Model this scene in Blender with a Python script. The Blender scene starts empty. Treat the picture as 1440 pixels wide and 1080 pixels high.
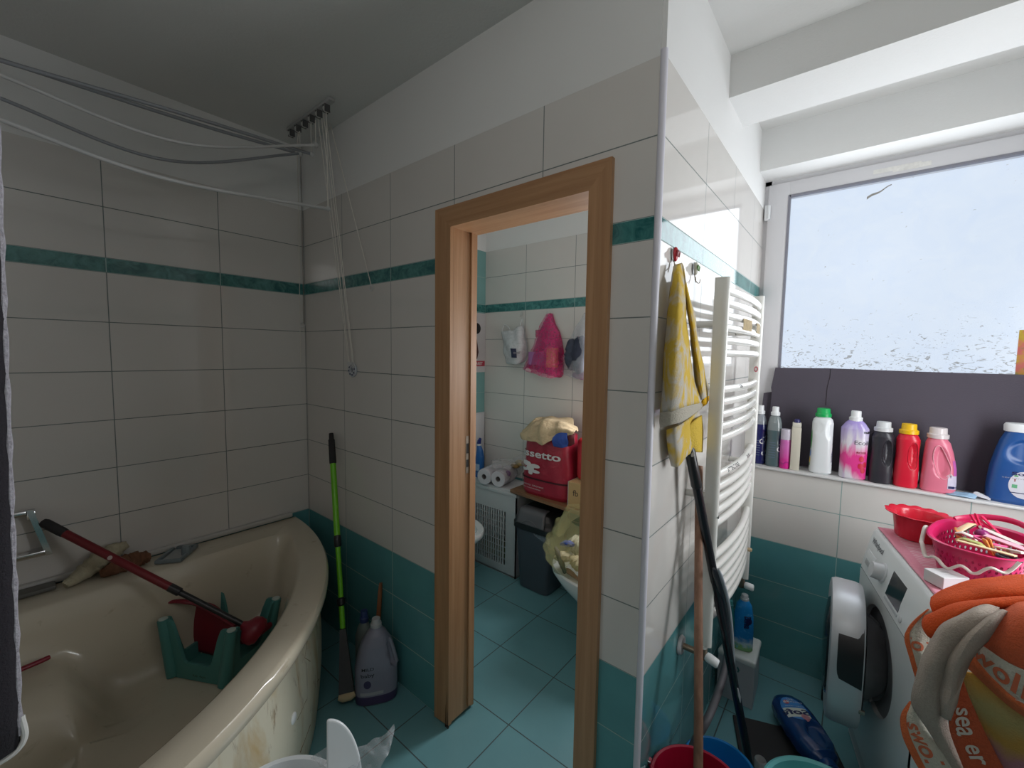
import bpy, bmesh, math, random
import numpy as np
from mathutils import Vector, Matrix
random.seed(7)
S = bpy.context.scene
COL = S.collection
PI = math.pi

# ------------------------------------------------------------------ camera
F_PX, CX, CY = 593.46, 720.0, 540.0
CAM = np.array([2.3675, -1.0924, 1.4997])
_yaw, _pitch, _roll = [math.radians(a) for a in (-39.1855, -4.1855, 0.8682)]
_f = np.array([math.sin(_yaw)*math.cos(_pitch), math.cos(_yaw)*math.cos(_pitch), math.sin(_pitch)])
_r0 = np.array([math.cos(_yaw), -math.sin(_yaw), 0.0])
_u0 = np.cross(_r0, _f)
_r = math.cos(_roll)*_r0 + math.sin(_roll)*_u0
_u = -math.sin(_roll)*_r0 + math.cos(_roll)*_u0
CAMF, CAMR, CAMU = _f.copy(), _r.copy(), _u.copy()
cd = bpy.data.cameras.new('camera')
cd.sensor_width = 36.0
cd.lens = F_PX/1440.0*36.0
cd.clip_start = 0.02
cam = bpy.data.objects.new('camera', cd)
COL.objects.link(cam)
cam.matrix_world = Matrix(((_r[0], _u[0], -_f[0], CAM[0]), (_r[1], _u[1], -_f[1], CAM[1]), (_r[2], _u[2], -_f[2], CAM[2]), (0, 0, 0, 1)))
S.camera = cam


def at(px, py, axis, val):
    """world point seen at a photo pixel on the plane axis = val"""
    d = CAMF + (px-CX)/F_PX*CAMR - (py-CY)/F_PX*CAMU
    t = (val-CAM[axis])/d[axis]
    return Vector(CAM + t*d)


# ------------------------------------------------------------------ world, daylight, added lights, exposure
S.view_settings.view_transform = 'Standard'
S.view_settings.look = 'None'
S.view_settings.exposure = 0.0
S.view_settings.gamma = 1.0
S.view_settings.use_curve_mapping = False
S.cycles.max_bounces = 10
S.cycles.diffuse_bounces = 6
S.cycles.glossy_bounces = 4
S.cycles.transparent_max_bounces = 12
S.cycles.caustics_reflective = False
S.cycles.caustics_refractive = False
S.cycles.sample_clamp_indirect = 6.0
W = bpy.data.worlds.new('sky')
S.world = W
W.use_nodes = True
W.node_tree.nodes['Background'].inputs[0].default_value = (0.80, 0.89, 1.0, 1)
W.node_tree.nodes['Background'].inputs[1].default_value = 0.98


def area(name, loc, rot, sx, sy, power, col):
    l = bpy.data.lights.new(name, 'AREA')
    l.shape = 'RECTANGLE'
    l.size, l.size_y = sx, sy
    l.energy = power
    l.color = col
    o = bpy.data.objects.new(name, l)
    o.location, o.rotation_euler = loc, rot
    COL.objects.link(o)
    return o


area('daylight_window', (2.49, 1.425, 1.87), (-PI/2, 0, 0), 0.84, 0.82, 5.4, (0.93, 0.97, 1.0))
area('unseen_toilet_daylight', (1.52, 1.262, 1.42), (-PI/2, 0, 0), 0.30, 0.38, 17.0, (0.96, 0.97, 1.0))  # added unseen source for the light out of the toilet room

area('fill_right_wall', (3.205, 0.62, 1.42), (0, PI/2, 0), 0.90, 0.46, 14.0, (0.95, 0.98, 1.0))  # added fill from the right, no window is known there

FILL_LOC = (2.42, -1.36, 2.36)  # added fill light behind the camera, no lamp stands for it
_l = bpy.data.lights.new('room_fill_light', 'POINT')
_l.energy, _l.shadow_soft_size, _l.color = 6.0, 0.14, (1.0, 0.98, 0.95)
_lo = bpy.data.objects.new('room_fill_light', _l)
_lo.location = FILL_LOC
COL.objects.link(_lo)

# ------------------------------------------------------------------ material helpers


class NT:
    def __init__(s, name):
        s.m = bpy.data.materials.new(name)
        s.m.use_nodes = True
        s.t = s.m.node_tree
        s.b = s.t.nodes['Principled BSDF']

    def n(s, typ, **k):
        x = s.t.nodes.new(typ)
        for a, v in k.items():
            setattr(x, a, v)
        return x

    def put(s, sock, v):
        if hasattr(v, 'is_linked'):
            s.t.links.new(v, sock)
        elif isinstance(v, (tuple, list)) and len(v) == 3 and sock.type == 'RGBA':
            sock.default_value = (*v, 1)
        else:
            sock.default_value = v

    def math(s, op, a, b=0.0, c=None):
        x = s.n('ShaderNodeMath', operation=op)
        s.put(x.inputs[0], a)
        s.put(x.inputs[1], b)
        if c is not None:
            s.put(x.inputs[2], c)
        return x.outputs[0]

    def mix(s, f, a, b):
        x = s.n('ShaderNodeMix', data_type='RGBA')
        s.put(x.inputs[0], f)
        s.put(x.inputs[6], a)
        s.put(x.inputs[7], b)
        return x.outputs[2]

    def noise(s, scale, detail=3.0, vec=None, rough=0.55, dist=0.0):
        x = s.n('ShaderNodeTexNoise')
        x.inputs['Scale'].default_value = scale
        x.inputs['Detail'].default_value = detail
        x.inputs['Roughness'].default_value = rough
        x.inputs['Distortion'].default_value = dist
        if vec is not None:
            s.put(x.inputs['Vector'], vec)
        return x.outputs['Fac']

    def ramp(s, f, lo, hi):
        x = s.n('ShaderNodeMapRange')
        s.put(x.inputs[0], f)
        x.inputs[1].default_value, x.inputs[2].default_value = lo, hi
        return x.outputs[0]

    def obj(s, scale=(1, 1, 1)):
        c = s.n('ShaderNodeTexCoord').outputs['Object']
        if scale != (1, 1, 1):
            m = s.n('ShaderNodeMapping')
            m.inputs['Scale'].default_value = scale
            s.put(m.inputs[0], c)
            return m.outputs[0]
        return c

    def pos(s):
        g = s.n('ShaderNodeNewGeometry').outputs['Position']
        x = s.n('ShaderNodeSeparateXYZ')
        s.put(x.inputs[0], g)
        return x.outputs[0], x.outputs[1], x.outputs[2], g

    def bump(s, h, dist, strength=1.0):
        x = s.n('ShaderNodeBump')
        x.inputs['Strength'].default_value = strength
        x.inputs['Distance'].default_value = dist
        s.put(x.inputs['Height'], h)
        s.put(s.b.inputs['Normal'], x.outputs[0])

    def set(s, **k):
        for a, v in k.items():
            s.put(s.b.inputs[a.replace('_', ' ')], v)


def sc(c, f):
    return tuple(min(1.0, x*f) for x in c)


def M(name, col, rough=0.5, metal=0.0, var=0.08, scale=9.0, bump=0.0, bscale=60.0, trans=0.0, alpha=1.0, coat=0.0, sheen=0.0):
    t = NT(name)
    f = t.noise(scale, 3, t.obj())
    t.set(Base_Color=t.mix(f, sc(col, 1-var), sc(col, 1+var)), Roughness=rough, Metallic=metal)
    if trans:
        t.b.inputs['Transmission Weight'].default_value = trans
    if alpha < 1:
        t.b.inputs['Alpha'].default_value = alpha
    if coat:
        t.b.inputs['Coat Weight'].default_value = coat
    if sheen:
        t.b.inputs['Sheen Weight'].default_value = sheen
    if bump:
        t.bump(t.noise(bscale, 4, t.obj()), bump)
    return t.m


TEAL = (0.098, 0.285, 0.30)


def tile_mat(name, axis, off, teal_all=False, grout=(0.155, 0.185, 0.178)):
    t = NT(name)
    p = t.pos()
    z, u = p[2], t.math('SUBTRACT', p[axis], off-3.95)
    above = t.math('GREATER_THAN', z, 1.829)
    zc = t.math('SUBTRACT', z, t.math('MULTIPLY', above, 0.058))
    gu = t.math('LESS_THAN', t.math('PINGPONG', u, 0.1975), 0.0016)
    gz = t.math('LESS_THAN', t.math('PINGPONG', zc, 0.1), 0.0016)
    g = t.math('MAXIMUM', gu, gz)
    stripe = t.math('MULTIPLY', t.math('GREATER_THAN', z, 1.8), t.math('LESS_THAN', z, 1.858))
    white = t.mix(t.noise(3.0, 3, p[3]), (0.60, 0.575, 0.545), (0.66, 0.635, 0.605))
    teal = t.mix(t.noise(7.0, 4, p[3]), sc(TEAL, 0.86), sc(TEAL, 1.16))
    marb = t.mix(t.ramp(t.noise(22, 5, p[3], 0.6, 1.2), 0.35, 0.68), (0.02, 0.115, 0.115), (0.085, 0.27, 0.255))
    if teal_all:
        body = t.mix(t.noise(7.0, 4, p[3]), (0.17, 0.36, 0.35), (0.22, 0.42, 0.41))
        tm = 1.0
    else:
        tm = t.math('LESS_THAN', z, 0.6)
        body = t.mix(tm, white, teal)
    body = t.mix(stripe, body, marb)
    gcol = t.mix(t.math('MAXIMUM', stripe, tm), grout, (0.30, 0.44, 0.42))
    col = t.mix(g, body, gcol)
    plas = t.math('GREATER_THAN', z, 2.25)
    pc = t.mix(t.noise(2.0, 3, p[3]), (0.70, 0.70, 0.69), (0.75, 0.75, 0.74))
    col = t.mix(plas, col, pc)
    ro = t.math('ADD', t.math('MULTIPLY', plas, 0.7), t.math('MULTIPLY', g, 0.5))
    t.set(Base_Color=col, Roughness=t.math('ADD', ro, 0.07))
    t.b.inputs['Specular IOR Level'].default_value = 0.55
    t.bump(t.math('MULTIPLY', t.math('SUBTRACT', 1.0, g), t.math('SUBTRACT', 1.0, plas)), 0.0012, 0.7)
    return t.m


def floor_mat():
    t = NT('floor_tiles')
    p = t.pos()
    gx = t.math('LESS_THAN', t.math('PINGPONG', t.math('SUBTRACT', p[0], 1.034-3.27), 0.1635), 0.0022)
    gy = t.math('LESS_THAN', t.math('PINGPONG', t.math('SUBTRACT', p[1], 0.154-3.27), 0.1635), 0.0022)
    g = t.math('MAXIMUM', gx, gy)
    a = t.mix(t.noise(5, 5, p[3]), (0.125, 0.285, 0.315), (0.16, 0.345, 0.375))
    dirt = t.ramp(t.noise(14, 5, p[3], 0.7), 0.64, 0.80)
    a = t.mix(t.math('MULTIPLY', dirt, 0.25), a, (0.16, 0.16, 0.12))
    t.set(Base_Color=t.mix(g, a, (0.05, 0.075, 0.08)), Roughness=t.math('ADD', 0.27, t.math('MULTIPLY', g, 0.5)))
    t.bump(t.math('SUBTRACT', 1.0, g), 0.001, 0.6)
    return t.m


def wood_mat(name, a, b, axis=2, rough=0.42):
    t = NT(name)
    s = [60, 60, 60]
    s[axis] = 2.2
    f = t.noise(1.0, 5, t.obj(tuple(s)), 0.6, 0.4)
    s2 = [9, 9, 9]
    s2[axis] = 0.7
    g = t.noise(1.0, 2, t.obj(tuple(s2)), 0.5, 1.5)
    c = t.mix(t.ramp(f, 0.35, 0.68), a, b)
    t.set(Base_Color=t.mix(t.math('MULTIPLY', t.ramp(g, 0.4, 0.7), 0.35), c, sc(a, 0.72)), Roughness=rough)
    t.bump(f, 0.0004, 0.5)
    return t.m


def film(name, col, alpha, rough=0.15):
    """thin translucent plastic film"""
    t = NT(name)
    f = t.noise(35, 4, t.obj(), 0.6, 1.0)
    t.set(Base_Color=t.mix(f, sc(col, 0.8), sc(col, 1.2)), Roughness=rough, Alpha=t.ramp(f, -0.8+alpha*0.6, 1.5-alpha*0.6))
    t.b.inputs['Alpha'].default_value = alpha
    t.put(t.b.inputs['Alpha'], t.math('ADD', alpha-0.12, t.math('MULTIPLY', f, 0.24)))
    t.bump(t.noise(16, 2, t.obj(), 0.4, 0.8), 0.001, 0.25)
    return t.m


def terry(name, a, b=None, zones=None):
    t = NT(name)
    f = t.noise(240, 3, t.obj(), 0.75)
    c = t.mix(f, sc(a, 0.72), sc(a, 1.22))
    t.set(Base_Color=c, Roughness=0.95)
    t.b.inputs['Specular IOR Level'].default_value = 0.15
    t.b.inputs['Sheen Weight'].default_value = 0.06
    h = t.math('ADD', f, t.math('MULTIPLY', t.noise(60, 3, t.obj()), 0.7))
    t.bump(h, 0.004, 0.9)
    return t.m


PLASTER = M('white_plaster', (0.72, 0.72, 0.71), 0.92, var=0.03, scale=3, bump=0.0008, bscale=120)
CEIL = M('ceiling_paint', (0.66, 0.66, 0.645), 0.95, var=0.03, scale=2.5, bump=0.001, bscale=90)
WHITE_PL = M('white_plastic', (0.74, 0.76, 0.77), 0.32, var=0.03)
WHITE_EN = M('white_enamel', (0.70, 0.695, 0.66), 0.22, var=0.03, coat=0.3)
CERAMIC = M('white_ceramic', (0.76, 0.77, 0.77), 0.08, var=0.02, coat=0.5)
CHROME = M('chrome', (0.72, 0.73, 0.75), 0.14, 1.0, var=0.05)
STEEL = M('dull_metal', (0.36, 0.31, 0.26), 0.4, 0.9, var=0.25, scale=40)
BLACK_PL = M('black_plastic', (0.012, 0.012, 0.014), 0.35, var=0.2)
BLACK_RB = M('black_rubber', (0.02, 0.019, 0.02), 0.75, var=0.3, bump=0.0006, bscale=150)
PVC = M('window_profile', (0.66, 0.655, 0.675), 0.3, var=0.03, scale=4)
TRIM_W = M('white_trim', (0.66, 0.65, 0.72), 0.35, var=0.03)
OAK = wood_mat('oak_veneer', (0.37, 0.19, 0.088), (0.47, 0.265, 0.135), 2)
OAK_H = wood_mat('oak_veneer_across', (0.37, 0.19, 0.088), (0.47, 0.265, 0.135), 0)
SHELF_W = wood_mat('brown_shelf_board', (0.20, 0.095, 0.045), (0.30, 0.16, 0.08), 0)
STICK_W = wood_mat('worn_wooden_stick', (0.19, 0.095, 0.06), (0.30, 0.17, 0.11), 2, 0.7)

# ------------------------------------------------------------------ mesh helpers


def mk(name, verts, faces, mat, parent=None, smooth=True, loc=None):
    me = bpy.data.meshes.new(name)
    me.from_pydata([tuple(v) for v in verts], [], faces)
    bm = bmesh.new()
    bm.from_mesh(me)
    bmesh.ops.recalc_face_normals(bm, faces=bm.faces[:])
    bm.to_mesh(me)
    bm.free()
    return fin(name, me, mat, parent, smooth, loc)


def fin(name, me, mat, parent=None, smooth=True, loc=None):
    if smooth:
        me.shade_smooth()
        try:
            me.set_sharp_from_angle(angle=math.radians(42))
        except Exception:
            pass
    me.materials.append(mat)
    o = bpy.data.objects.new(name, me)
    COL.objects.link(o)
    if parent is not None:
        o.parent = parent
    if loc is not None:
        o.location = loc
    return o


class MB:
    """collects shapes into one mesh"""
    def __init__(s):
        s.v, s.f = [], []

    def add(s, v, f):
        n = len(s.v)
        s.v += [Vector(x) for x in v]
        s.f += [tuple(i+n for i in q) for q in f]
        return s

    def box(s, a, b, rot=None, bev=0.0, seg=2, about=None):
        bm = bmesh.new()
        bmesh.ops.create_cube(bm, size=1.0)
        a, b = Vector(a), Vector(b)
        for v in bm.verts:
            v.co = Vector(((a.x+b.x)/2+v.co.x*(b.x-a.x), (a.y+b.y)/2+v.co.y*(b.y-a.y), (a.z+b.z)/2+v.co.z*(b.z-a.z)))
        if bev:
            bmesh.ops.bevel(bm, geom=bm.edges[:], offset=bev, segments=seg, profile=0.5, affect='EDGES')
        bm.verts.index_update()
        vs = [v.co.copy() for v in bm.verts]
        if rot is not None:
            c = Vector(about) if about is not None else (a+b)/2
            vs = [rot @ (v-c)+c for v in vs]
        fs = [tuple(v.index for v in f.verts) for f in bm.faces]
        bm.free()
        return s.add(vs, fs)

    def tube(s, pts, r, seg=10, flat=1.0, caps=True):
        pts = [Vector(p) for p in pts]
        n = len(pts)
        rs = r if isinstance(r, (list, tuple)) else [r]*n
        tan = [(pts[min(i+1, n-1)]-pts[max(i-1, 0)]).normalized() for i in range(n)]
        up = Vector((0, 0, 1)) if abs(tan[0].z) < 0.9 else Vector((1, 0, 0))
        nx = tan[0].cross(up).normalized()
        V, Fc = [], []
        for i in range(n):
            nx = (nx-tan[i]*nx.dot(tan[i])).normalized()
            ny = tan[i].cross(nx)
            for k in range(seg):
                a = 2*PI*k/seg
                V.append(pts[i]+nx*math.cos(a)*rs[i]+ny*math.sin(a)*rs[i]*flat)
        for i in range(n-1):
            for k in range(seg):
                k2 = (k+1) % seg
                Fc.append((i*seg+k, i*seg+k2, (i+1)*seg+k2, (i+1)*seg+k))
        if caps:
            Fc.append(tuple(range(seg-1, -1, -1)))
            Fc.append(tuple((n-1)*seg+k for k in range(seg)))
        return s.add(V, Fc)

    def cyl(s, a, b, r, r2=None, seg=20):
        return s.tube([a, b], [r, r if r2 is None else r2], seg)

    def lathe(s, prof, seg=36, cx=0, cy=0, sx=1.0, sy=1.0, rot=None, loc=(0, 0, 0)):
        V, Fc = [], []
        n = len(prof)
        for r, z in prof:
            for k in range(seg):
                a = 2*PI*k/seg
                V.append(Vector((cx+r*sx*math.cos(a), cy+r*sy*math.sin(a), z)))
        for i in range(n-1):
            for k in range(seg):
                k2 = (k+1) % seg
                Fc.append((i*seg+k, i*seg+k2, (i+1)*seg+k2, (i+1)*seg+k))
        if prof[0][0] > 1e-5:
            Fc.append(tuple(range(seg-1, -1, -1)))
        if prof[-1][0] > 1e-5:
            Fc.append(tuple((n-1)*seg+k for k in range(seg)))
        if rot is not None:
            V = [rot @ v for v in V]
        V = [v+Vector(loc) for v in V]
        return s.add(V, Fc)

    def grid(s, rows):
        nu, nv = len(rows), len(rows[0])
        V = [p for r in rows for p in r]
        Fc = [(i*nv+j, i*nv+j+1, (i+1)*nv+j+1, (i+1)*nv+j) for i in range(nu-1) for j in range(nv-1)]
        return s.add(V, Fc)

    def sphere(s, c, r, sx=1, sy=1, sz=1, seg=16):
        prof = [(r*math.sin(PI*i/10), -r*math.cos(PI*i/10)) for i in range(11)]
        prof[0] = (1e-6, -r)
        prof[-1] = (1e-6, r)
        m = MB().lathe(prof, seg)
        return s.add([Vector((v.x*sx, v.y*sy, v.z*sz))+Vector(c) for v in m.v], m.f)

    def build(s, name, mat, parent=None, smooth=True, loc=None, xf=None):
        vs = s.v if xf is None else [xf @ v for v in s.v]
        return mk(name, vs, s.f, mat, parent, smooth, loc)


def tag(o, label, cat, group=None):
    o['label'], o['category'] = label, cat
    if group:
        o['group'] = group
    return o


def thing(name, label, cat, loc=(0, 0, 0), rz=0.0, group=None):
    o = bpy.data.objects.new(name, None)
    o.empty_display_size = 0.05
    o.location, o.rotation_euler = loc, (0, 0, rz)
    COL.objects.link(o)
    return tag(o, label, cat, group)


def struct(o):
    o['kind'] = 'structure'
    return o


def sbox(name, a, b, mat, bev=0.0, parent=None):
    o = MB().box(a, b, bev=bev).build(name, mat, parent, smooth=bev > 0)
    return o if parent is not None else struct(o)


def cr(p0, p1, p2, p3, t):
    return 0.5*((2*p1)+(p2-p0)*t+(2*p0-5*p1+4*p2-p3)*t*t+(3*p1-p0-3*p2+p3)*t**3)


def spline(pts, n=8):
    pts = [Vector(p) for p in pts]
    out = []
    for i in range(len(pts)-1):
        p0 = pts[i-1] if i > 0 else pts[i]*2-pts[i+1]
        p3 = pts[i+2] if i+2 < len(pts) else pts[i+1]*2-pts[i]
        for k in range(n):
            out.append(cr(p0, pts[i], pts[i+1], p3, k/n))
    out.append(pts[-1])
    return out


def surface(ctrl, n=8):
    """smooth grid through a grid of control points"""
    rows = [spline(r, n) for r in ctrl]
    cols = [spline([r[j] for r in rows], n) for j in range(len(rows[0]))]
    return [[cols[j][i] for j in range(len(cols))] for i in range(len(cols[0]))]


def sheet(name, ctrl, mat, parent=None, thick=0.004, n=8, wob=0.0, freq=40.0, seed=0):
    g = surface(ctrl, n)
    if wob:
        rnd = random.Random(seed)
        ph = [rnd.uniform(0, 6.28) for _ in range(6)]
        for i, r in enumerate(g):
            for j, p in enumerate(r):
                w = math.sin(p.x*freq+ph[0]+p.z*freq*0.6)+math.sin(p.y*freq*1.3+ph[1]-p.z*freq*0.8)+math.sin((p.x-p.y+p.z)*freq*0.5+ph[2])
                d = Vector((math.sin(ph[3]+p.z*freq*0.4), math.cos(ph[4]+p.x*freq*0.3), math.sin(ph[5]+p.y*freq*0.5)))
                r[j] = p+d*w*wob
    o = MB().grid(g).build(name, mat, parent)
    if thick:
        md = o.modifiers.new('thickness', 'SOLIDIFY')
        md.thickness = thick
        md.offset = 0
    o['_g'] = 0
    del o['_g']
    return o, g


_tc = {}


def text_mesh(body, size, bold=0.0, sub=0):
    key = (body, size, bold)
    if key in _tc:
        return _tc[key]
    cu = bpy.data.curves.new('lettering', 'FONT')
    cu.body, cu.size, cu.offset = body, size, bold*size
    cu.align_x, cu.align_y = 'CENTER', 'CENTER'
    cu.resolution_u = 4
    ob = bpy.data.objects.new('lettering', cu)
    COL.objects.link(ob)
    dg = bpy.context.evaluated_depsgraph_get()
    me = bpy.data.meshes.new_from_object(ob.evaluated_get(dg))
    vs = [(v.co.x, v.co.y) for v in me.vertices]
    fs = [tuple(p.vertices) for p in me.polygons]
    bpy.data.objects.remove(ob)
    bpy.data.curves.remove(cu)
    bpy.data.meshes.remove(me)
    _tc[key] = (vs, fs)
    return vs, fs


def text_flat(name, body, size, origin, xdir, ydir, mat, parent, bold=0.0, lift=0.0):
    vs, fs = text_mesh(body, size, bold)
    o, x, y = Vector(origin), Vector(xdir).normalized(), Vector(ydir).normalized()
    n = x.cross(y).normalized()
    V = [o+x*a+y*b+n*lift for a, b in vs]
    me = bpy.data.meshes.new(name)
    me.from_pydata([tuple(v) for v in V], [], fs)
    return fin(name, me, mat, parent, False)


def text_on_grid(name, body, size, g, u0, v0, ang, mat, parent, toward, bold=0.0, lift=0.004):
    """letters laid on a smooth grid g around parameters (u0, v0), turned by ang"""
    vs, fs = text_mesh(body, size, bold)
    nu, nv = len(g), len(g[0])

    def P(u, v):
        u, v = min(max(u, 0), 0.9999)*(nu-1), min(max(v, 0), 0.9999)*(nv-1)
        i, j = int(u), int(v)
        a, b = u-i, v-j
        return g[i][j]*(1-a)*(1-b)+g[i+1][j]*a*(1-b)+g[i][j+1]*(1-a)*b+g[i+1][j+1]*a*b
    e = 0.02
    du = (P(u0+e, v0)-P(u0-e, v0)).length/(2*e)
    dv = (P(u0, v0+e)-P(u0, v0-e)).length/(2*e)
    ca, sa = math.cos(ang), math.sin(ang)
    V = []
    for x, y in vs:
        X, Y = x*ca-y*sa, x*sa+y*ca
        u, v = u0-Y/du, v0+X/dv
        p = P(u, v)
        n = (P(u+e, v)-P(u-e, v)).cross(P(u, v+e)-P(u, v-e)).normalized()
        if n.dot(Vector(toward)) < 0:
            n = -n
        V.append(p+n*lift)
    me = bpy.data.meshes.new(name)
    me.from_pydata([tuple(v) for v in V], [], fs)
    return fin(name, me, mat, parent, False)


class Surf:
    """bottle-like body: rings (z, rx, ry, squareness) with grip dents"""
    def __init__(s, secs, dents=()):
        s.z = np.array([q[0] for q in secs], float)
        s.q = np.array([q[1:4] for q in secs], float)
        s.c = np.array([(q[4] if len(q) > 4 else 0.0, q[5] if len(q) > 5 else 0.0) for q in secs])
        s.d = dents

    def P(s, th, z, off=0.0):
        rx, ry, n = [np.interp(z, s.z, s.q[:, k]) for k in range(3)]
        cx, cy = np.interp(z, s.z, s.c[:, 0]), np.interp(z, s.z, s.c[:, 1])
        c, sn = math.cos(th), math.sin(th)
        k = (abs(c)**n+abs(sn)**n)**(-1.0/n)
        sh = off
        for t0, z0, w, h, dep in s.d:
            dt = (th-t0+PI) % (2*PI)-PI
            q = (dt/w)**2+((z-z0)/h)**2
            if q < 1:
                e = 1-q
                sh -= dep*min(1.0, e*2.2)
        k2 = 1+sh/max(math.hypot(rx*c*k, ry*sn*k), 1e-4)
        return Vector((cx+rx*c*k*k2, cy+ry*sn*k*k2, z))

    def body(s, nz=44, nt=56):
        V, Fc = [], []
        z0, z1 = s.z[0], s.z[-1]
        zs = sorted(set([z0+(z1-z0)*i/nz for i in range(nz+1)]+list(s.z)))
        for z in zs:
            V += [s.P(2*PI*k/nt, z) for k in range(nt)]
        for i in range(len(zs)-1):
            for k in range(nt):
                k2 = (k+1) % nt
                Fc.append((i*nt+k, i*nt+k2, (i+1)*nt+k2, (i+1)*nt+k))
        Fc.append(tuple(range(nt-1, -1, -1)))
        Fc.append(tuple((len(zs)-1)*nt+k for k in range(nt)))
        return MB().add(V, Fc)

    def patch(s, th0, th1, z0, z1, off=0.0006, oval=False, n=20):
        rows = []
        for i in range(n+1):
            a = i/n
            z = z0+(z1-z0)*a
            w = math.sqrt(max(0.0, 1-(2*a-1)**2)) if oval else 1.0
            tm, hw = (th0+th1)/2, (th1-th0)/2*max(w, 0.02)
            rows.append([s.P(tm-hw+2*hw*j/n, z, off) for j in range(n+1)])
        return MB().grid(rows)

    def text(s, name, body, size, th0, z0, mat, parent, bold=0.0, off=0.0012, ang=0.0):
        vs, fs = text_mesh(body, size, bold)
        r = (s.P(th0, z0).xy-Vector((np.interp(z0, s.z, s.c[:, 0]), np.interp(z0, s.z, s.c[:, 1])))).length
        ca, sa = math.cos(ang), math.sin(ang)
        V = [s.P(th0+(x*ca-y*sa)/r, z0+x*sa+y*ca, off) for x, y in vs]
        me = bpy.data.meshes.new(name)
        me.from_pydata([tuple(v) for v in V], [], fs)
        return fin(name, me, mat, parent, False)


def cap(parent, z, r, h, mat, cx=0.0, cy=0.0, name='cap', skirt=1.22, ribs=True):
    m = MB()
    seg = 40
    prof = [(r*skirt, z), (r*skirt, z+h*0.36), (r*1.04, z+h*0.42), (r, z+h*0.46), (r*0.97, z+h*0.95), (r*0.9, z+h), (1e-5, z+h)]
    m.lathe(prof, seg)
    if ribs:
        for i, v in enumerate(m.v):
            if (i % seg) % 2 and math.hypot(v.x, v.y) > r*0.8:
                v.x *= 0.965
                v.y *= 0.965
    for v in m.v:
        v.x += cx
        v.y += cy
    return m.build(name, mat, parent)


def sm(z, lo, hi):
    t = min(1, max(0, (z-lo)/(hi-lo)))
    return t*t*(3-2*t)

# ================================================================== ROOM
XC, YD, HC = 1.954, 1.272, 2.575      # side wall plane, window wall plane, ceiling height
XR, YB = 3.24, -1.62
T_LEFT = tile_mat('tiles_left', 1, 0.0)
T_DOOR = tile_mat('tiles_door', 0, 0.007)
T_SIDE = tile_mat('tiles_side', 1, 0.006)
T_WIN = tile_mat('tiles_window', 0, 2.347, grout=(0.24, 0.36, 0.345))
T_WCB = tile_mat('tiles_toilet_back', 0, 0.553)
T_WCL = tile_mat('tiles_toilet_left', 1, 1.27, teal_all=True)
FLOOR_T = floor_mat()

sbox('floor', (-0.12, YB-0.1, -0.12), (XR+0.1, 1.6, 0.0), FLOOR_T)
sbox('ceiling', (-0.12, YB-0.1, HC), (XR+0.1, 1.6, HC+0.12), CEIL)
sbox('wall_left', (-0.12, YB, 0.0), (0.0, 0.11, HC), T_LEFT)
sbox('wall_back', (-0.12, YB-0.1, 0.0), (XR+0.1, YB, HC), T_WIN)
m = MB()
m.box((XR, YB, 0.0), (XR+0.1, 0.36, HC)).box((XR, 0.88, 0.0), (XR+0.1, 1.6, HC)).box((XR, 0.36, 0.0), (XR+0.1, 0.88, 0.95)).box((XR, 0.36, 1.89), (XR+0.1, 0.88, HC))
struct(m.build('wall_right', T_SIDE, smooth=False))

DX0, DX1, DZ = 1.165, 1.785, 1.985                # door opening
m = MB()
m.box((0.0, 0.0, 0.0), (DX0, 0.11, HC)).box((DX1, 0.0, 0.0), (XC-0.012, 0.11, HC)).box((DX0, 0.0, DZ), (DX1, 0.11, HC))
struct(m.build('wall_door', T_DOOR, smooth=False))
sbox('wall_side', (XC-0.10, 0.005, 0.0), (XC, 1.44, HC), T_SIDE)
SILL = 0.966
sbox('wall_window', (XC, YD, 0.0), (XR, 1.60, SILL-0.012), T_WIN)
sbox('wall_lintel', (XC, YD, 2.385), (XR, 1.60, HC), PLASTER)
sbox('wall_window_right', (3.06, YD, SILL-0.012), (XR, 1.6, 2.385), PLASTER)
sbox('ceiling_beam', (XC, 0.63, 2.43), (XR, 0.875, HC), PLASTER)
# toilet room shell
sbox('wall_toilet_left', (0.07, 0.11, 0.0), (0.172, 1.38, HC), T_WCL)
m = MB()
m.box((0.172, 1.27, 0), (1.34, 1.38, HC)).box((1.70, 1.27, 0), (XC-0.10, 1.38, HC)).box((1.34, 1.27, 0), (1.70, 1.38, 1.20)).box((1.34, 1.27, 1.64), (1.70, 1.38, HC))
struct(m.build('wall_toilet_back', T_WCB, smooth=False))
# corner profile, sill, bath sealing strip
o = MB()
o.cyl((XC-0.004, 0.004, 0.0), (XC-0.004, 0.004, 2.262), 0.0095, seg=16)
struct(o.build('trim_1', TRIM_W))
sbox('trim_2', (XC-0.01, YD-0.016, SILL-0.012), (3.07, 1.44, SILL), M('window_sill_white', (0.62, 0.62, 0.62), 0.35, var=0.04), bev=0.004)
sbox('trim_3', (0.0, -1.16, 0.588), (0.024, -0.098, 0.612), M('sealing_strip', (0.50, 0.49, 0.47), 0.4, var=0.1), bev=0.006)

# door lining and casing
DOOR = bpy.data.objects.new('door_1', None)
COL.objects.link(DOOR)
struct(DOOR)


def prism(pts, a, b, axis):
    """polygon pts in the plane normal to axis, between a and b"""
    n = len(pts)
    V = []
    for t in (a, b):
        for p in pts:
            q = list(p)
            q.insert(axis, t)
            V.append(q)
    Fc = [tuple(range(n)), tuple(range(2*n-1, n-1, -1))]+[(i, (i+1) % n, n+(i+1) % n, n+i) for i in range(n)]
    return V, Fc


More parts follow.
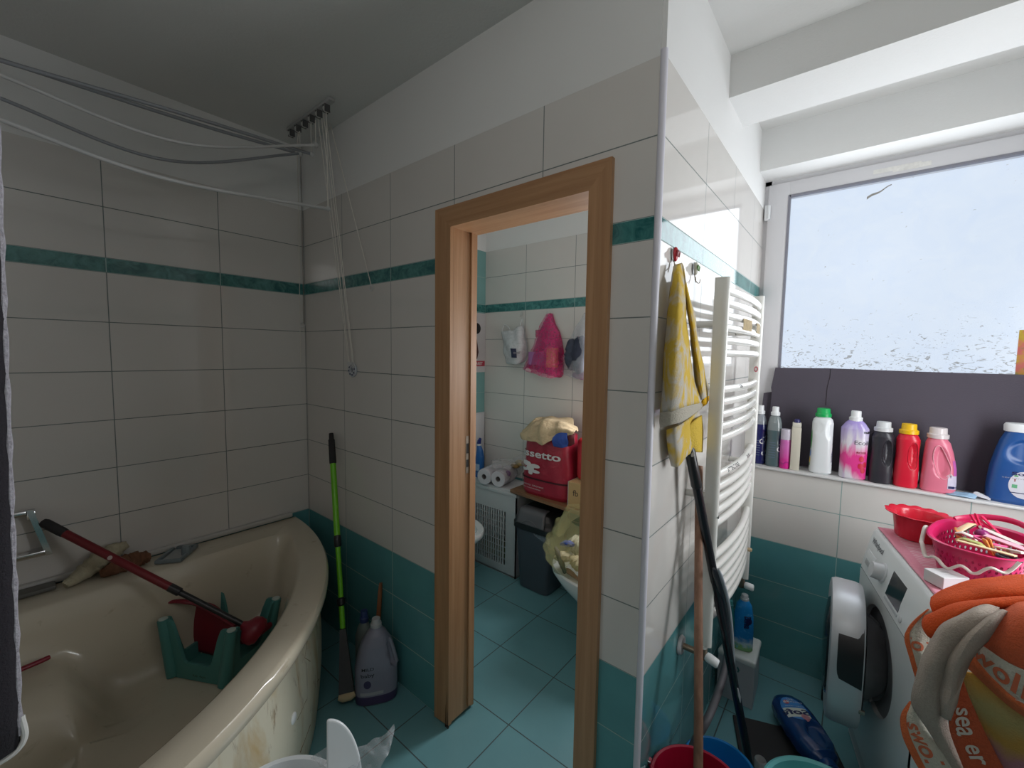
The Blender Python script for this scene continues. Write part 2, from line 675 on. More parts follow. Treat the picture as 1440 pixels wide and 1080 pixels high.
OXL, OXR, OZT = 1.104, 1.826, 2.032
IXL, IXR, IZT = 1.189, 1.757, 1.957
cas = [('casing_left', [(OXL, 0.004), (IXL, 0.012), (IXL, IZT), (OXL, OZT)], OAK),
       ('casing_right', [(OXR, 0.004), (OXR, OZT), (IXR, IZT), (IXR, 0.004)], OAK),
       ('casing_top', [(OXL, OZT), (IXL, IZT), (IXR, IZT), (OXR, OZT)], OAK_H)]
for nm, pts, mt in cas:
    v, f = prism(pts, -0.016, 0.0, 1)
    MB().add(v, f).build(nm, mt, DOOR, False)
    v, f = prism(pts, 0.11, 0.126, 1)
    MB().add(v, f).build(nm+'_inside', mt, DOOR, False)
MB().box((DX0, -0.001, 0.018), (IXL, 0.111, DZ)).build('lining_left', OAK, DOOR, False)
MB().box((IXR, -0.001, 0.004), (DX1, 0.111, DZ)).build('lining_right', OAK, DOOR, False)
MB().box((IXL, -0.001, IZT), (IXR, 0.111, DZ)).build('lining_top', OAK_H, DOOR, False)
MB().box((IXL, 0.088, 0.03), (IXL+0.007, 0.1085, IZT)).build('rebate_strip', OAK, DOOR, False)
MB().box((IXL, 0.0705, 1.02), (IXL+0.0015, 0.087, 1.17), bev=0.0006, seg=1).build('strike_plate', STEEL, DOOR)
MB().box((IXL+0.001, 0.073, 1.045), (IXL+0.0022, 0.0845, 1.075)).box((IXL+0.001, 0.073, 1.10), (IXL+0.0022, 0.0845, 1.14)).build('latch_slot', BLACK_PL, DOOR, False)
m = MB()
for i, (dx, h) in enumerate(((0.0, 0.10), (0.007, 0.16), (0.014, 0.085))):
    m.add([(IXL-0.018+dx, -0.0175, 0.0), (IXL-0.0145+dx, -0.0175, 0.0), (IXL-0.017+dx, -0.0168, h), (IXL-0.018+dx, -0.012, 0), (IXL-0.0145+dx, -0.012, 0)], [(0, 1, 2), (0, 2, 3), (1, 4, 2)])
m.build('swollen_crack', M('dark_swollen_wood', (0.03, 0.014, 0.008), 0.8, var=0.3), DOOR, False)

# window with frosted pane
WIN = bpy.data.objects.new('window_1', None)
COL.objects.link(WIN)
struct(WIN)
WX0, WX1, WZ0, WZ1 = XC, 3.06, SILL, 2.385
fy0, fy1 = 1.425, 1.50
m = MB()
m.box((WX0, fy0+0.014, WZ0), (WX0+0.028, fy1, WZ1)).box((WX1-0.045, fy0+0.014, WZ0), (WX1, fy1, WZ1)).box((WX0, fy0+0.014, WZ1-0.02), (WX1, fy1, WZ1)).box((WX0, fy0+0.014, WZ0), (WX1, fy1, WZ0+0.05))
m.build('frame', PVC, WIN, False)
GX0, GX1, GZ0, GZ1 = 2.064, 2.93, 1.10, 2.292
m = MB()
m.box((WX0+0.018, fy0, WZ0+0.03), (GX0, fy0+0.06, WZ1-0.022), bev=0.004).box((GX1, fy0, WZ0+0.03), (WX1-0.03, fy0+0.06, WZ1-0.022), bev=0.004).box((GX0-0.004, fy0, GZ1), (GX1+0.004, fy0+0.06, WZ1-0.022), bev=0.004).box((GX0-0.004, fy0, WZ0+0.03), (GX1+0.004, fy0+0.06, GZ0), bev=0.004)
m.build('sash', PVC, WIN)
m = MB()
g = 0.006
m.box((GX0-g, fy0-0.002, GZ0-g), (GX0+0.004, fy0+0.02, GZ1+g)).box((GX0, fy0-0.002, GZ1-0.004), (GX1, fy0+0.02, GZ1+g))
m.build('gasket', M('grey_gasket', (0.22, 0.22, 0.26), 0.6), WIN, False)


def pane_mat():
    t = NT('frosted_pane')
    p = t.pos()
    n1 = t.noise(9, 5, p[3], 0.6, 0.8)
    v = t.n('ShaderNodeTexNoise')
    mp = t.n('ShaderNodeMapping')
    mp.inputs['Scale'].default_value = (34, 1, 62)
    mp.inputs['Rotation'].default_value = (0, 0.35, 0)
    t.put(mp.inputs[0], p[3])
    t.put(v.inputs['Vector'], mp.outputs[0])
    v.inputs['Scale'].default_value = 1.0
    v.inputs['Detail'].default_value = 3.0
    v.inputs['Distortion'].default_value = 1.6
    h = t.math('SUBTRACT', 1.0, t.ramp(p[2], 1.46, 1.80))
    thr = t.math('SUBTRACT', v.outputs['Fac'], t.math('MULTIPLY', t.math('SUBTRACT', 1.0, h), 0.17))
    dirt = t.math('MULTIPLY', t.ramp(thr, 0.55, 0.66), 0.62)
    c = t.mix(n1, (0.93, 0.955, 1.0), (1.0, 1.0, 1.0))
    c = t.mix(dirt, c, (0.50, 0.47, 0.43))
    tr = t.n('ShaderNodeBsdfTransparent')
    t.put(tr.inputs[0], c)
    gl = t.n('ShaderNodeBsdfGlossy')
    gl.inputs['Roughness'].default_value = 0.3
    mx = t.n('ShaderNodeMixShader')
    mx.inputs[0].default_value = 0.04
    t.put(mx.inputs[1], tr.outputs[0])
    t.put(mx.inputs[2], gl.outputs[0])
    t.put(t.t.nodes['Material Output'].inputs[0], mx.outputs[0])
    return t.m


PANE = pane_mat()
MB().box((GX0-0.01, 1.452, GZ0-0.01), (GX1+0.01, 1.456, GZ1+0.01)).build('pane', PANE, WIN, False)
# worn label patch on the top rail, hinge, tape scrap
MB().box((2.375, fy0-0.0008, 2.318), (2.53, fy0+0.001, 2.336)).box((2.44, fy0-0.0012, 2.311), (2.56, fy0+0.001, 2.33)).build('label_residue', M('old_label', (0.74, 0.73, 0.70), 0.8, var=0.2, scale=60), WIN, False)
m = MB()
m.box((WX0+0.005, fy0-0.012, 2.19), (WX0+0.026, fy0+0.015, 2.265), bev=0.004)
m.cyl((WX0+0.024, fy0-0.008, 2.195), (WX0+0.024, fy0-0.008, 2.26), 0.008)
m.build('hinge', WHITE_PL, WIN)
q = MB()
a, b = at(1219, 279, 1, 1.449), at(1254, 260, 1, 1.449)
d = (b-a)
q.grid([[a+d*t+Vector((0, -0.001, w*(0.006-0.004*t)+0.003*math.sin(t*9)))for w in (-1, 0, 1)] for t in [i/9 for i in range(10)]])
q.build('tape_scrap', M('grey_tape', (0.30, 0.29, 0.27), 0.6, var=0.5, scale=90), WIN)
t_ = NT('coloured_sticker')
p_ = t_.pos()
c_ = t_.mix(t_.ramp(t_.noise(26, 2, p_[3]), 0.4, 0.6), (0.78, 0.32, 0.28), (0.75, 0.58, 0.12))
c_ = t_.mix(t_.ramp(t_.noise(17, 2, p_[3]), 0.55, 0.62), c_, (0.35, 0.62, 0.18))
t_.set(Base_Color=c_, Roughness=0.6)
t_.b.inputs['Transmission Weight'].default_value = 0.0
tl = t_.n('ShaderNodeBsdfTranslucent')
t_.put(tl.inputs[0], c_)
mx_ = t_.n('ShaderNodeMixShader')
mx_.inputs[0].default_value = 0.7
t_.put(mx_.inputs[1], t_.b.outputs[0])
t_.put(mx_.inputs[2], tl.outputs[0])
t_.put(t_.t.nodes['Material Output'].inputs[0], mx_.outputs[0])
a = at(1430, 500, 1, 1.45)
MB().box((a.x, 1.449, 1.36), (GX1, 1.4505, at(1434, 464, 1, 1.45).z)).build('sticker', t_.m, WIN, False)
# small unseen toilet room window, added for the light out of the doorway
W2 = bpy.data.objects.new('unseen_window_2', None)
COL.objects.link(W2)
struct(W2)
m = MB()
m.box((1.34, 1.30, 1.20), (1.37, 1.36, 1.64)).box((1.67, 1.30, 1.20), (1.70, 1.36, 1.64)).box((1.34, 1.30, 1.20), (1.70, 1.36, 1.23)).box((1.34, 1.30, 1.61), (1.70, 1.36, 1.64))
m.build('frame', PVC, W2, False)
MB().box((1.36, 1.325, 1.22), (1.68, 1.329, 1.62)).build('pane', PANE, W2, False)
W3 = bpy.data.objects.new('fill_window_3', None)  # made-up window out of view, goes with the right fill light
COL.objects.link(W3)
struct(W3)
m = MB()
m.box((3.25, 0.36, 0.95), (3.31, 0.405, 1.89)).box((3.25, 0.835, 0.95), (3.31, 0.88, 1.89)).box((3.25, 0.36, 0.95), (3.31, 0.88, 0.995)).box((3.25, 0.36, 1.845), (3.31, 0.88, 1.89))
m.build('frame', PVC, W3, False)
MB().box((3.275, 0.395, 0.985), (3.279, 0.845, 1.855)).build('pane', PANE, W3, False)
# ================================================================== BATHTUB AND WHAT IS IN IT
CREAM = NT('cream_acrylic')
_p = CREAM.pos()
_c = CREAM.mix(CREAM.noise(3, 4, _p[3]), (0.50, 0.45, 0.345), (0.57, 0.52, 0.42))
_st = CREAM.ramp(CREAM.noise(16, 5, _p[3], 0.65, 0.5), 0.62, 0.74)
_c = CREAM.mix(CREAM.math('MULTIPLY', _st, 0.35), _c, (0.20, 0.135, 0.07))
CREAM.set(Base_Color=_c, Roughness=0.2)
CREAM.b.inputs['Coat Weight'].default_value = 0.25
APR = NT('stained_apron')
_p = APR.pos()
_c = APR.mix(APR.noise(4, 4, _p[3]), (0.55, 0.52, 0.40), (0.63, 0.60, 0.49))
_v = APR.n('ShaderNodeMapping')
_v.inputs['Scale'].default_value = (7, 7, 2.6)
APR.put(_v.inputs[0], _p[3])
_n = APR.ramp(APR.noise(1.0, 5, _v.outputs[0], 0.6, 0.9), 0.48, 0.66)
_c = APR.mix(APR.math('MULTIPLY', _n, 0.8), _c, (0.42, 0.265, 0.08))
_n2 = APR.ramp(APR.noise(1.7, 5, _v.outputs[0], 0.7, 1.2), 0.58, 0.68)
_c = APR.mix(APR.math('MULTIPLY', _n2, 0.7), _c, (0.16, 0.09, 0.04))
APR.set(Base_Color=_c, Roughness=0.3)

tub = thing('corner_bathtub', 'large cream corner bathtub with a curved stained front', 'bathtub', (0.004, -1.60, 0.0))
TC = Vector((0.0, -1.5, 0))          # centre of the curved front, world
RZ = 0.586


def tw(v):
    return Vector((v[0]-0.004, v[1]+1.60, v[2]))


def outer_loop(R, k=0.0, n=56):
    """outline of the bath: along the left wall, the arc, along the end wall"""
    pts = []
    a0 = math.asin(min(1, 0.0))
    for i in range(n+1):
        a = PI/2*(1-i/n)
        rr = R*(1+0.012*math.sin(2*a)**2)
        pts.append(Vector((max(0.018+k, rr*math.cos(a)), max(-1.595+k, -1.5+rr*math.sin(a)), 0)))
    for i in range(1, 10):
        t = i/10
        pts.append(Vector((pts[n].x*(1-t)+(0.018+k)*t, -1.595+k, 0)))
    for i in range(0, 22):
        t = i/22
        pts.append(Vector((0.018+k, (-1.595+k)*(1-t)+pts[0].y*t, 0)))
    return pts


def blur(pts, it):
    n = len(pts)
    for _ in range(it):
        pts = [(pts[i-1]+pts[i]*2+pts[(i+1) % n])/4 for i in range(n)]
    return pts


OL = outer_loop(1.415)
IL = blur(outer_loop(1.325, 0.155), 26)
CEN = Vector((0.56, -0.98, 0))
n = len(OL)


def basin_z(p, z):
    # the moulded seat in the rear left corner
    s = sm(0.62-p.x, 0.0, 0.16)*sm(-0.86-p.y, 0.0, 0.16)
    return max(z, z*(1-s)+0.41*s)


rings = []


def ring(L, z, s=1.0, c=CEN, seat=False):
    out = []
    for p in L:
        q = c+(p-c)*s
        out.append(Vector((q.x, q.y, basin_z(q, z) if seat else z)))
    rings.append(out)


def off_loop(L, d):
    return [p+(p-CEN).normalized()*d for p in L]


ring(OL, RZ-0.055)
ring(off_loop(OL, 0.008), RZ-0.035)
ring(off_loop(OL, 0.008), RZ-0.012)
ring(OL, RZ-0.002)
ring(off_loop(OL, -0.012), RZ)
ring([(a*0.5+b*0.5) for a, b in zip(OL, IL)], RZ-0.002)
ring(IL, RZ-0.004)
ring(off_loop(IL, -0.012), RZ-0.012)
ring(off_loop(IL, -0.024), RZ-0.035, seat=True)
for s_, z_ in ((0.955, 0.50), (0.93, 0.42), (0.90, 0.34), (0.865, 0.27), (0.82, 0.222), (0.76, 0.198), (0.66, 0.190), (0.5, 0.186), (0.33, 0.183), (0.16, 0.181), (0.03, 0.18)):
    ring(off_loop(IL, -0.024), z_, s_, seat=True)
m = MB()
V = [tw(p) for r in rings for p in r]
Fc = [(i*n+k, i*n+(k+1) % n, (i+1)*n+(k+1) % n, (i+1)*n+k) for i in range(len(rings)-1) for k in range(n)]
Fc.append(tuple((len(rings)-1)*n+k for k in range(n)))
m.add(V, Fc).build('basin', CREAM.m, tub)
# curved apron panel under the rim
m = MB()
rows = []
for z in (0.0, 0.02, 0.10, 0.2, 0.3, 0.4, 0.48, 0.535):
    row = []
    for i in range(61):
        a = math.radians(1.0)+(PI/2-math.radians(2.0))*(1-i/60)
        R = (1.372+0.02*math.sin(PI*z/0.54))*(1+0.012*math.sin(2*a)**2)
        row.append(tw((max(0.01, R*math.cos(a)), -1.5+R*math.sin(a), z)))
    rows.append(row)
m.grid(rows)
o = m.build('apron_panel', APR.m, tub)
md = o.modifiers.new('thickness', 'SOLIDIFY')
md.thickness = 0.012
md.offset = -1


def on_apron(px, py):
    d = np.array(at(px, py, 2, 0.0))-CAM
    for k in range(400):
        t = 0.3+k*0.0025
        p = CAM+d*t
        a = math.atan2(p[1]+1.5, p[0])
        R = (1.372+0.02*math.sin(PI*max(0, p[2])/0.54))*(1+0.012*math.sin(2*a)**2)
        if math.hypot(p[0], p[1]+1.5) < R:
            return Vector(p), Vector((math.cos(a), math.sin(a), 0))
    return Vector(p), Vector((1, 0, 0))


p, nn = on_apron(412, 1010)
rot = nn.to_track_quat('Z', 'Y').to_matrix()
MB().lathe([(0.017, -0.002), (0.017, 0.003), (0.014, 0.0055), (1e-5, 0.006)], 24, rot=rot, loc=tw(p)).build('screw_cap', WHITE_PL, tub)
crk = M('apron_crack', (0.20, 0.13, 0.06), 0.8)
for pts in (((448, 955), (430, 985), (418, 1012)), ((456, 965), (436, 1020), (422, 1058)), ((432, 900), (428, 925), (436, 930))):
    MB().tube([tw(on_apron(*q)[0]+on_apron(*q)[1]*0.0006) for q in pts], 0.0012, 6).build('crack', crk, tub)
MB().lathe([(0.035, 0.0), (0.033, 0.004), (0.02, 0.006), (1e-5, 0.004)], 24, loc=tw((0.72, -1.10, 0.181))).build('drain', CHROME, tub)

RED_D = M('dark_red_plastic', (0.16, 0.006, 0.012), 0.35, var=0.15)
CRIM = M('crimson_plastic', (0.20, 0.008, 0.022), 0.4, var=0.15)
STOOL = M('sea_green_plastic', (0.06, 0.22, 0.20), 0.45, var=0.08)
# upturned step stool
st = thing('step_stool', 'sea green plastic step stool lying upside down in the bathtub', 'stool')
B = [Vector(p) for p in ((0.315, -0.705, 0.192), (0.535, -0.585, 0.192), (0.445, -0.395, 0.192), (0.225, -0.515, 0.192))]
Tp = [Vector(p) for p in ((0.265, -0.722, 0.412), (0.560, -0.562, 0.412), (0.462, -0.352, 0.412), (0.165, -0.512, 0.412))]
cen = sum(B, Vector())/4
m = MB()


def slab(P4, z0, z1):
    v = [Vector((p.x, p.y, z0)) for p in P4]+[Vector((p.x, p.y, z1)) for p in P4]
    return v, [(0, 1, 2, 3), (7, 6, 5, 4)]+[(i, (i+1) % 4, 4+(i+1) % 4, 4+i) for i in range(4)]


v, f = slab(B, 0.19, 0.203)
m.add(v, f).build('seat_board', STOOL, st, False)
for i in range(4):
    j = (i+1) % 4
    b0, b1, t0, t1 = B[i], B[j], Tp[i], Tp[j]
    e = (b1-b0).normalized()
    inn = (cen-(b0+b1)/2)
    inn.z = 0
    inn = inn.normalized()*0.011
    L = (b1-b0).length
    N = 26
    prof = []
    for k in range(N+1):
        t = k/N
        w = abs(2*t-1)
        h = 0.28+0.72*sm(w, 0.42, 0.72)
        prof.append((t, h))
    va, vb = [], []
    for t, h in prof:
        lo = b0.lerp(b1, t)
        hi = b0.lerp(b1, t).lerp(t0.lerp(t1, t), h)
        va += [lo, hi]
        vb += [lo+inn, hi+inn]
    V = va+vb
    K = len(va)
    Fc = []
    for k in range(N):
        a = 2*k
        Fc += [(a, a+2, a+3, a+1), (K+a, K+a+1, K+a+3, K+a+2), (a+1, a+3, K+a+3, K+a+1), (a, K+a, K+a+2, a+2)]
    Fc += [(0, 1, K+1, K), (2*N, K+2*N, K+2*N+1, 2*N+1)]
    MB().add(V, Fc).build('side_panel', STOOL, st)
for i in range(4):
    p, q = B[i]*0.15+Tp[i]*0.85, Tp[i]
    MB().tube([B[i]+(cen-B[i])*0.05, Tp[i]+(Vector((cen.x, cen.y, Tp[i].z))-Tp[i])*0.05], [0.024, 0.020], 14).build('leg', STOOL, st)
    MB().lathe([(0.0155, 0), (0.0155, 0.004), (0.012, 0.006), (1e-5, 0.006)], 14, loc=Tp[i]+(Vector((cen.x, cen.y, Tp[i].z))-Tp[i])*0.05).build('rubber_foot', M('pale_rubber', (0.42, 0.50, 0.46), 0.7), st)
e = (B[1]-B[0]).normalized()
nrm = Vector((e.y, -e.x, 0))
text_flat('size_marks', 'Xxb  4xpo', 0.014, (B[0]+B[1])/2+Vector((0.02, 0.01, 0.032))+nrm*0.013, e, (0, 0, 1), BLACK_PL, st)

# red pole lying across the bath
a = at(60, 734, 0, 0.055)
b = at(345, 880, 2, 0.395)
d = (b-a).normalized()
L = (b-a).length
pl = thing('mop', 'dark red telescopic mop lying across the bathtub into the green stool', 'mop')
MB().tube([a, a+d*0.01, a+d*0.07, a+d*0.085], [0.013, 0.0165, 0.0165, 0.0155], 16).build('handle_grip', BLACK_RB, pl)
MB().cyl(a+d*0.08, a+d*(L*0.62), 0.0145).build('outer_tube', RED_D, pl)
MB().tube([a+d*(L*0.61), a+d*(L*0.66), a+d*(L*0.665)], [0.0155, 0.0155, 0.011], 16).build('clamp', BLACK_PL, pl)
MB().cyl(a+d*(L*0.66), b, 0.0105).build('inner_tube', BLACK_PL, pl)
MB().lathe([(0.016, -0.002), (0.016, 0.001), (1e-5, 0.002)], 12, loc=(0, 0, 0)).build('sticker', M('pale_sticker', (0.5, 0.42, 0.4), 0.6), pl, xf=Matrix.Translation(a+d*0.27+Vector((0.012, -0.008, 0.006))) @ Vector((0.7, -0.5, 0.5)).to_track_quat('Z', 'Y').to_matrix().to_4x4() @ Matrix.Scale(0.5, 4))
# mop head: round red hub and base
hb = b+d*0.035
rot = d.to_track_quat('Z', 'Y').to_matrix()
MB().lathe([(0.012, -0.05), (0.02, -0.035), (0.045, -0.02), (0.052, 0.0), (0.05, 0.02), (0.036, 0.035), (1e-5, 0.036)], 28, rot=rot, loc=hb).build('mop_head', CRIM, pl)
MB().box((-0.055, -0.04, -0.012), (0.055, 0.04, 0.012), bev=0.01).build('mop_plate', CRIM, pl, xf=Matrix.Translation((0.462, -0.445, 0.30)) @ Matrix.Rotation(0.5, 4, 'Z') @ Matrix.Rotation(-0.5, 4, 'Y'))
# dustpan standing in the stool
dp = thing('dustpan', 'crimson plastic dustpan standing inside the upturned green stool', 'dustpan')
P0 = [[at(272, 848, 2, 0.40), at(300, 850, 2, 0.40), at(338, 884, 2, 0.385)],
      [at(268, 880, 2, 0.31), at(300, 885, 2, 0.31), at(332, 905, 2, 0.31)],
      [at(264, 912, 2, 0.215), at(296, 920, 2, 0.215), at(322, 928, 2, 0.225)]]
sheet('pan', P0, CRIM, dp, 0.006, 8)
a, b = at(229, 847, 2, 0.445), at(285, 852, 2, 0.415)
mid = (a+b)/2+Vector((0, 0, 0.012))
MB().tube(spline([a, mid, b, at(330, 880, 2, 0.40)], 6), [0.008+0.006*math.sin(PI*i/18) for i in range(19)], 12, 0.6).build('handle', CRIM, dp)
# small things on the rim and in the bath
LOOF = M('cream_net_fabric', (0.42, 0.38, 0.27), 0.9, var=0.3, scale=60, bump=0.004, bscale=120)


def lump(name, path, rad, mat, parent=None, wob=0.25, seed=1, flat=1.0):
    rnd = random.Random(seed)
    pts = spline(path, 8)
    rr = [rad*(0.35+0.65*math.sin(PI*(i+0.6)/(len(pts)+0.2)))*(1+rnd.uniform(-wob, wob)*0.5) for i in range(len(pts))]
    m = MB().tube(pts, rr, 18, flat)
    for v in m.v:
        v += Vector((rnd.uniform(-1, 1), rnd.uniform(-1, 1), rnd.uniform(-1, 1)))*rad*wob*0.3
    return m.build(name, mat, parent)


tag(lump('bath_scrubber', [Vector((0.10, -0.965, 0.60)), Vector((0.065, -0.90, 0.622)), Vector((0.045, -0.83, 0.66)), Vector((0.04, -0.775, 0.675))], 0.034, LOOF, seed=3), 'cream net bath scrubber on the bathtub rim beside the tiled wall', 'scrubber')
tag(lump('bath_sponge', [Vector((0.105, -0.865, 0.605)), Vector((0.085, -0.80, 0.612)), Vector((0.075, -0.745, 0.612)), Vector((0.08, -0.71, 0.606))], 0.034, M('brown_orange_sponge', (0.17, 0.075, 0.04), 0.95, var=0.7, scale=28, bump=0.004, bscale=70), seed=5), 'brown and orange bath sponge on the rim under the red pole', 'sponge')
sd = thing('soap_dish', 'grey blue open soap dish on the bathtub rim', 'soap dish', (0.092, -0.622, RZ), math.radians(-38))
GB = M('grey_blue_plastic', (0.17, 0.21, 0.225), 0.35, var=0.1)
m = MB()
m.box((-0.075, -0.05, 0.0), (-0.06, 0.05, 0.016), bev=0.004).box((0.06, -0.05, 0.0), (0.075, 0.05, 0.016), bev=0.004).box((-0.07, 0.037, 0.0), (0.07, 0.05, 0.016), bev=0.004).box((-0.07, -0.05, 0.0), (0.07, -0.037, 0.016), bev=0.004)
m.build('frame', GB, sd)
MB().box((-0.07, -0.045, 0.0), (0.07, 0.045, 0.004)).build('tray', M('pale_grey_plastic', (0.34, 0.36, 0.36), 0.3), sd)
MB().lathe([(0.018, 0.004), (0.018, 0.03), (0.013, 0.04), (1e-5, 0.042)], 20, loc=(0.0, 0.035, 0.0)).build('knob', GB, sd)
tag(MB().box((0.028, -1.10, 0.588), (0.085, -0.985, 0.604), bev=0.005).build('flat_brush', M('dark_grey_plastic', (0.10, 0.10, 0.09), 0.5, var=0.2)), 'dark grey flat scrubbing brush on the bathtub rim', 'brush')
tag(MB().tube(spline([(0.30, -1.16, 0.428), (0.285, -1.10, 0.43), (0.27, -1.045, 0.427), (0.262, -1.02, 0.426)], 5), [0.008]*15+[0.007], 10).build('toothbrush_handle', CRIM), 'short red plastic handle on the seat of the bathtub', 'handle')
tag(lump('washing_sponge', [Vector((0.60, -0.60, 0.222)), Vector((0.64, -0.585, 0.225)), Vector((0.675, -0.565, 0.226))], 0.032, M('ochre_sponge', (0.30, 0.15, 0.035), 0.95, var=0.3, scale=50, bump=0.003, bscale=90), seed=9), 'ochre washing sponge on the bathtub floor behind the rim', 'sponge')
tag(lump('soap_bar', [Vector((0.70, -0.72, 0.212)), Vector((0.74, -0.70, 0.214)), Vector((0.78, -0.675, 0.212))], 0.026, M('white_soap', (0.55, 0.52, 0.46), 0.5), seed=11, wob=0.05), 'white oval soap bar on the bathtub floor near the rim', 'soap')

# chrome holder on the left wall
ch = thing('towel_holder', 'square chrome towel holder on the tiled wall above the bathtub', 'towel holder', (0.0, -1.10, 0.80))
for nm, a, b in (('top_bar', (0.03, -0.12, 0.075), (0.042, 0.055, 0.095)), ('bottom_bar', (0.03, -0.12, -0.082), (0.058, 0.095, -0.062)), ('end_bar', (0.0, 0.055, 0.06), (0.042, 0.078, 0.09))):
    MB().box(a, b, bev=0.003).build(nm, CHROME, ch)
v = [(0.03, 0.055, 0.095), (0.042, 0.055, 0.095), (0.058, 0.095, -0.082), (0.03, 0.095, -0.082), (0.03, 0.072, 0.095), (0.042, 0.072, 0.095), (0.058, 0.112, -0.082), (0.03, 0.112, -0.082)]
MB().add(v, [(0, 1, 2, 3), (7, 6, 5, 4), (0, 4, 5, 1), (1, 5, 6, 2), (2, 6, 7, 3), (3, 7, 4, 0)]).build('side_bar', CHROME, ch, False)
MB().box((0.0, -0.12, 0.06), (0.034, -0.10, 0.09)).box((0.0, 0.06, -0.08), (0.034, 0.10, -0.064)).build('wall_bracket', CHROME, ch, False)

# dark curtain at the left edge of the view
CUR = M('dark_violet_cloth', (0.013, 0.011, 0.016), 0.95, var=0.3, scale=80, bump=0.002, bscale=300)
cu_ = thing('shower_curtain', 'dark violet shower curtain with a pale fuzzy edge hanging beside the bathtub', 'curtain', (1.35, -1.112, 0.0))
rows = []
for i in range(25):
    z = 0.852+(HC-0.02-0.852)*i/24
    row = []
    for j in range(41):
        t = j/40
        row.append(Vector((0.035*math.sin(t*21)*(0.4+0.6*t), 0.0155-0.44*t+0.022*(z-0.85), z)))
    rows.append(row)
o = MB().grid(rows).build('cloth', CUR, cu_)
md = o.modifiers.new('thickness', 'SOLIDIFY')
md.thickness = 0.006
md.offset = 0
EDG = M('pale_fuzzy_hem', (0.34, 0.33, 0.37), 0.95, var=0.6, scale=160, bump=0.003, bscale=250)
MB().tube([(0.0, 0.0165+0.022*(HC-0.9)*i/60, 0.87+(HC-0.03-0.87)*i/60) for i in range(61)], [0.0042+0.0012*math.sin(i*2.3) for i in range(61)], 8).build('hem', EDG, cu_)
MB().tube(spline([(0.0, 0.02, 0.90), (0.004, 0.022, 0.865), (0.004, 0.008, 0.845), (0.004, -0.03, 0.838)], 6), 0.004, 8, 1.0).build('bottom_hem', M('white_hem', (0.6, 0.6, 0.58), 0.8), cu_)
MB().cyl((0, 0.05, HC-0.03), (0, -0.52, HC-0.03), 0.011).build('curtain_rod', CHROME, cu_)

# ================================================================== CLOTHES AIRER UNDER THE CEILING
ROD = M('white_rod', (0.55, 0.55, 0.55), 0.4, var=0.05)
ROD_G = M('grey_rod', (0.27, 0.28, 0.30), 0.45, var=0.08)
CORD = M('white_cord', (0.70, 0.67, 0.61), 0.8, var=0.1)
air = thing('ceiling_clothes_airer', 'white pulley clothes airer with sagging rods hanging under the ceiling', 'clothes airer', (0.36, -0.13, HC))


def aw(p):
    return Vector(p)-Vector((0.36, -0.13, HC))


MB().box((-0.205, -0.014, -0.014), (0.21, 0.014, 0.0), bev=0.002).build('ceiling_bracket', M('grey_white_bracket', (0.40, 0.40, 0.40), 0.5), air)
xs = [0.18+0.068*i for i in range(6)]
for i, x in enumerate(xs):
    MB().lathe([(0.004, -0.006), (0.0145, -0.006), (0.0115, 0), (0.0145, 0.006), (0.004, 0.006)], 18, rot=Matrix.Rotation(PI/2, 3, 'Y'), loc=aw((x, -0.13, HC-0.03))).build('pulley', M('pulley_white', (0.5, 0.5, 0.48), 0.4), air)
    MB().box(aw((x-0.010, -0.142, HC-0.045)), aw((x-0.0075, -0.118, HC-0.010))).box(aw((x+0.0075, -0.142, HC-0.045)), aw((x+0.010, -0.118, HC-0.010))).build('pulley_cheek', M('pulley_dark', (0.09, 0.09, 0.09), 0.5), air, False)
rods = [((0.42, -0.13, 2.432), (0.42, -0.657, 2.30), (0.42, -1.044, 2.31), (0.42, -1.45, 2.36), ROD, 0.0058),
        ((0.378, -0.13, 2.394), (0.378, -0.62, 2.365), (0.378, -1.041, 2.33), (0.378, -1.45, 2.30), ROD_G, 0.0066),
        ((0.251, -0.14, 2.432), (0.251, -0.57, 2.40), (0.251, -1.037, 2.385), (0.251, -1.45, 2.37), ROD_G, 0.0066),
        ((0.266, -0.13, 2.428), (0.266, -0.625, 2.222), (0.266, -1.044, 2.263), (0.266, -1.45, 2.34), ROD_G, 0.0058),
        ((0.519, -0.13, 2.122), (0.519, -0.684, 2.071), (0.519, -1.052, 2.114), (0.519, -1.45, 2.19), ROD, 0.0066)]
rods[0] = ((0.42, -0.13, 2.422), (0.42, -0.62, 2.245), (0.42, -1.044, 2.272), (0.42, -1.45, 2.33), ROD, 0.0058)
for a, b, c, d, mt, r in rods:
    g = thing  # noqa
    ro = MB().tube([aw(p) for p in spline([a, b, c, d], 10)], r, 10).build('rod', mt, air)
    MB().sphere(aw(a), 0.011, seg=12).build('end_knob', ROD, ro)
    MB().tube([aw(a), aw((a[0], -0.13, HC-0.045))], 0.0019, 6).build('cord', CORD, air)
    MB().tube([aw(d), aw((d[0], d[1], HC))], 0.0019, 6).build('cord', CORD, air)
cl = at(494, 519, 1, -0.012)
tops = [0.42, 0.45, 0.47, 0.49]
ends = [(-0.02, 0.03), (-0.012, 0.032), (0.016, 0.034), (0.024, 0.03)]
for x, (dx, dz) in zip(tops, ends):
    MB().tube([aw((x, -0.118, HC-0.03)), aw((cl.x+dx, -0.014, cl.z+dz))], 0.0019, 6).build('cord', CORD, air)
MB().lathe([(0.012, 0.0), (0.034, 0.0), (0.036, 0.005), (0.033, 0.009), (0.012, 0.010), (0.012, 0.0)], 28, rot=Matrix.Rotation(PI/2, 3, 'X'), loc=aw((cl.x, -0.001, cl.z-0.004))).build('cord_cleat', M('clear_white_plastic', (0.50, 0.52, 0.56), 0.25), air)
m = MB()
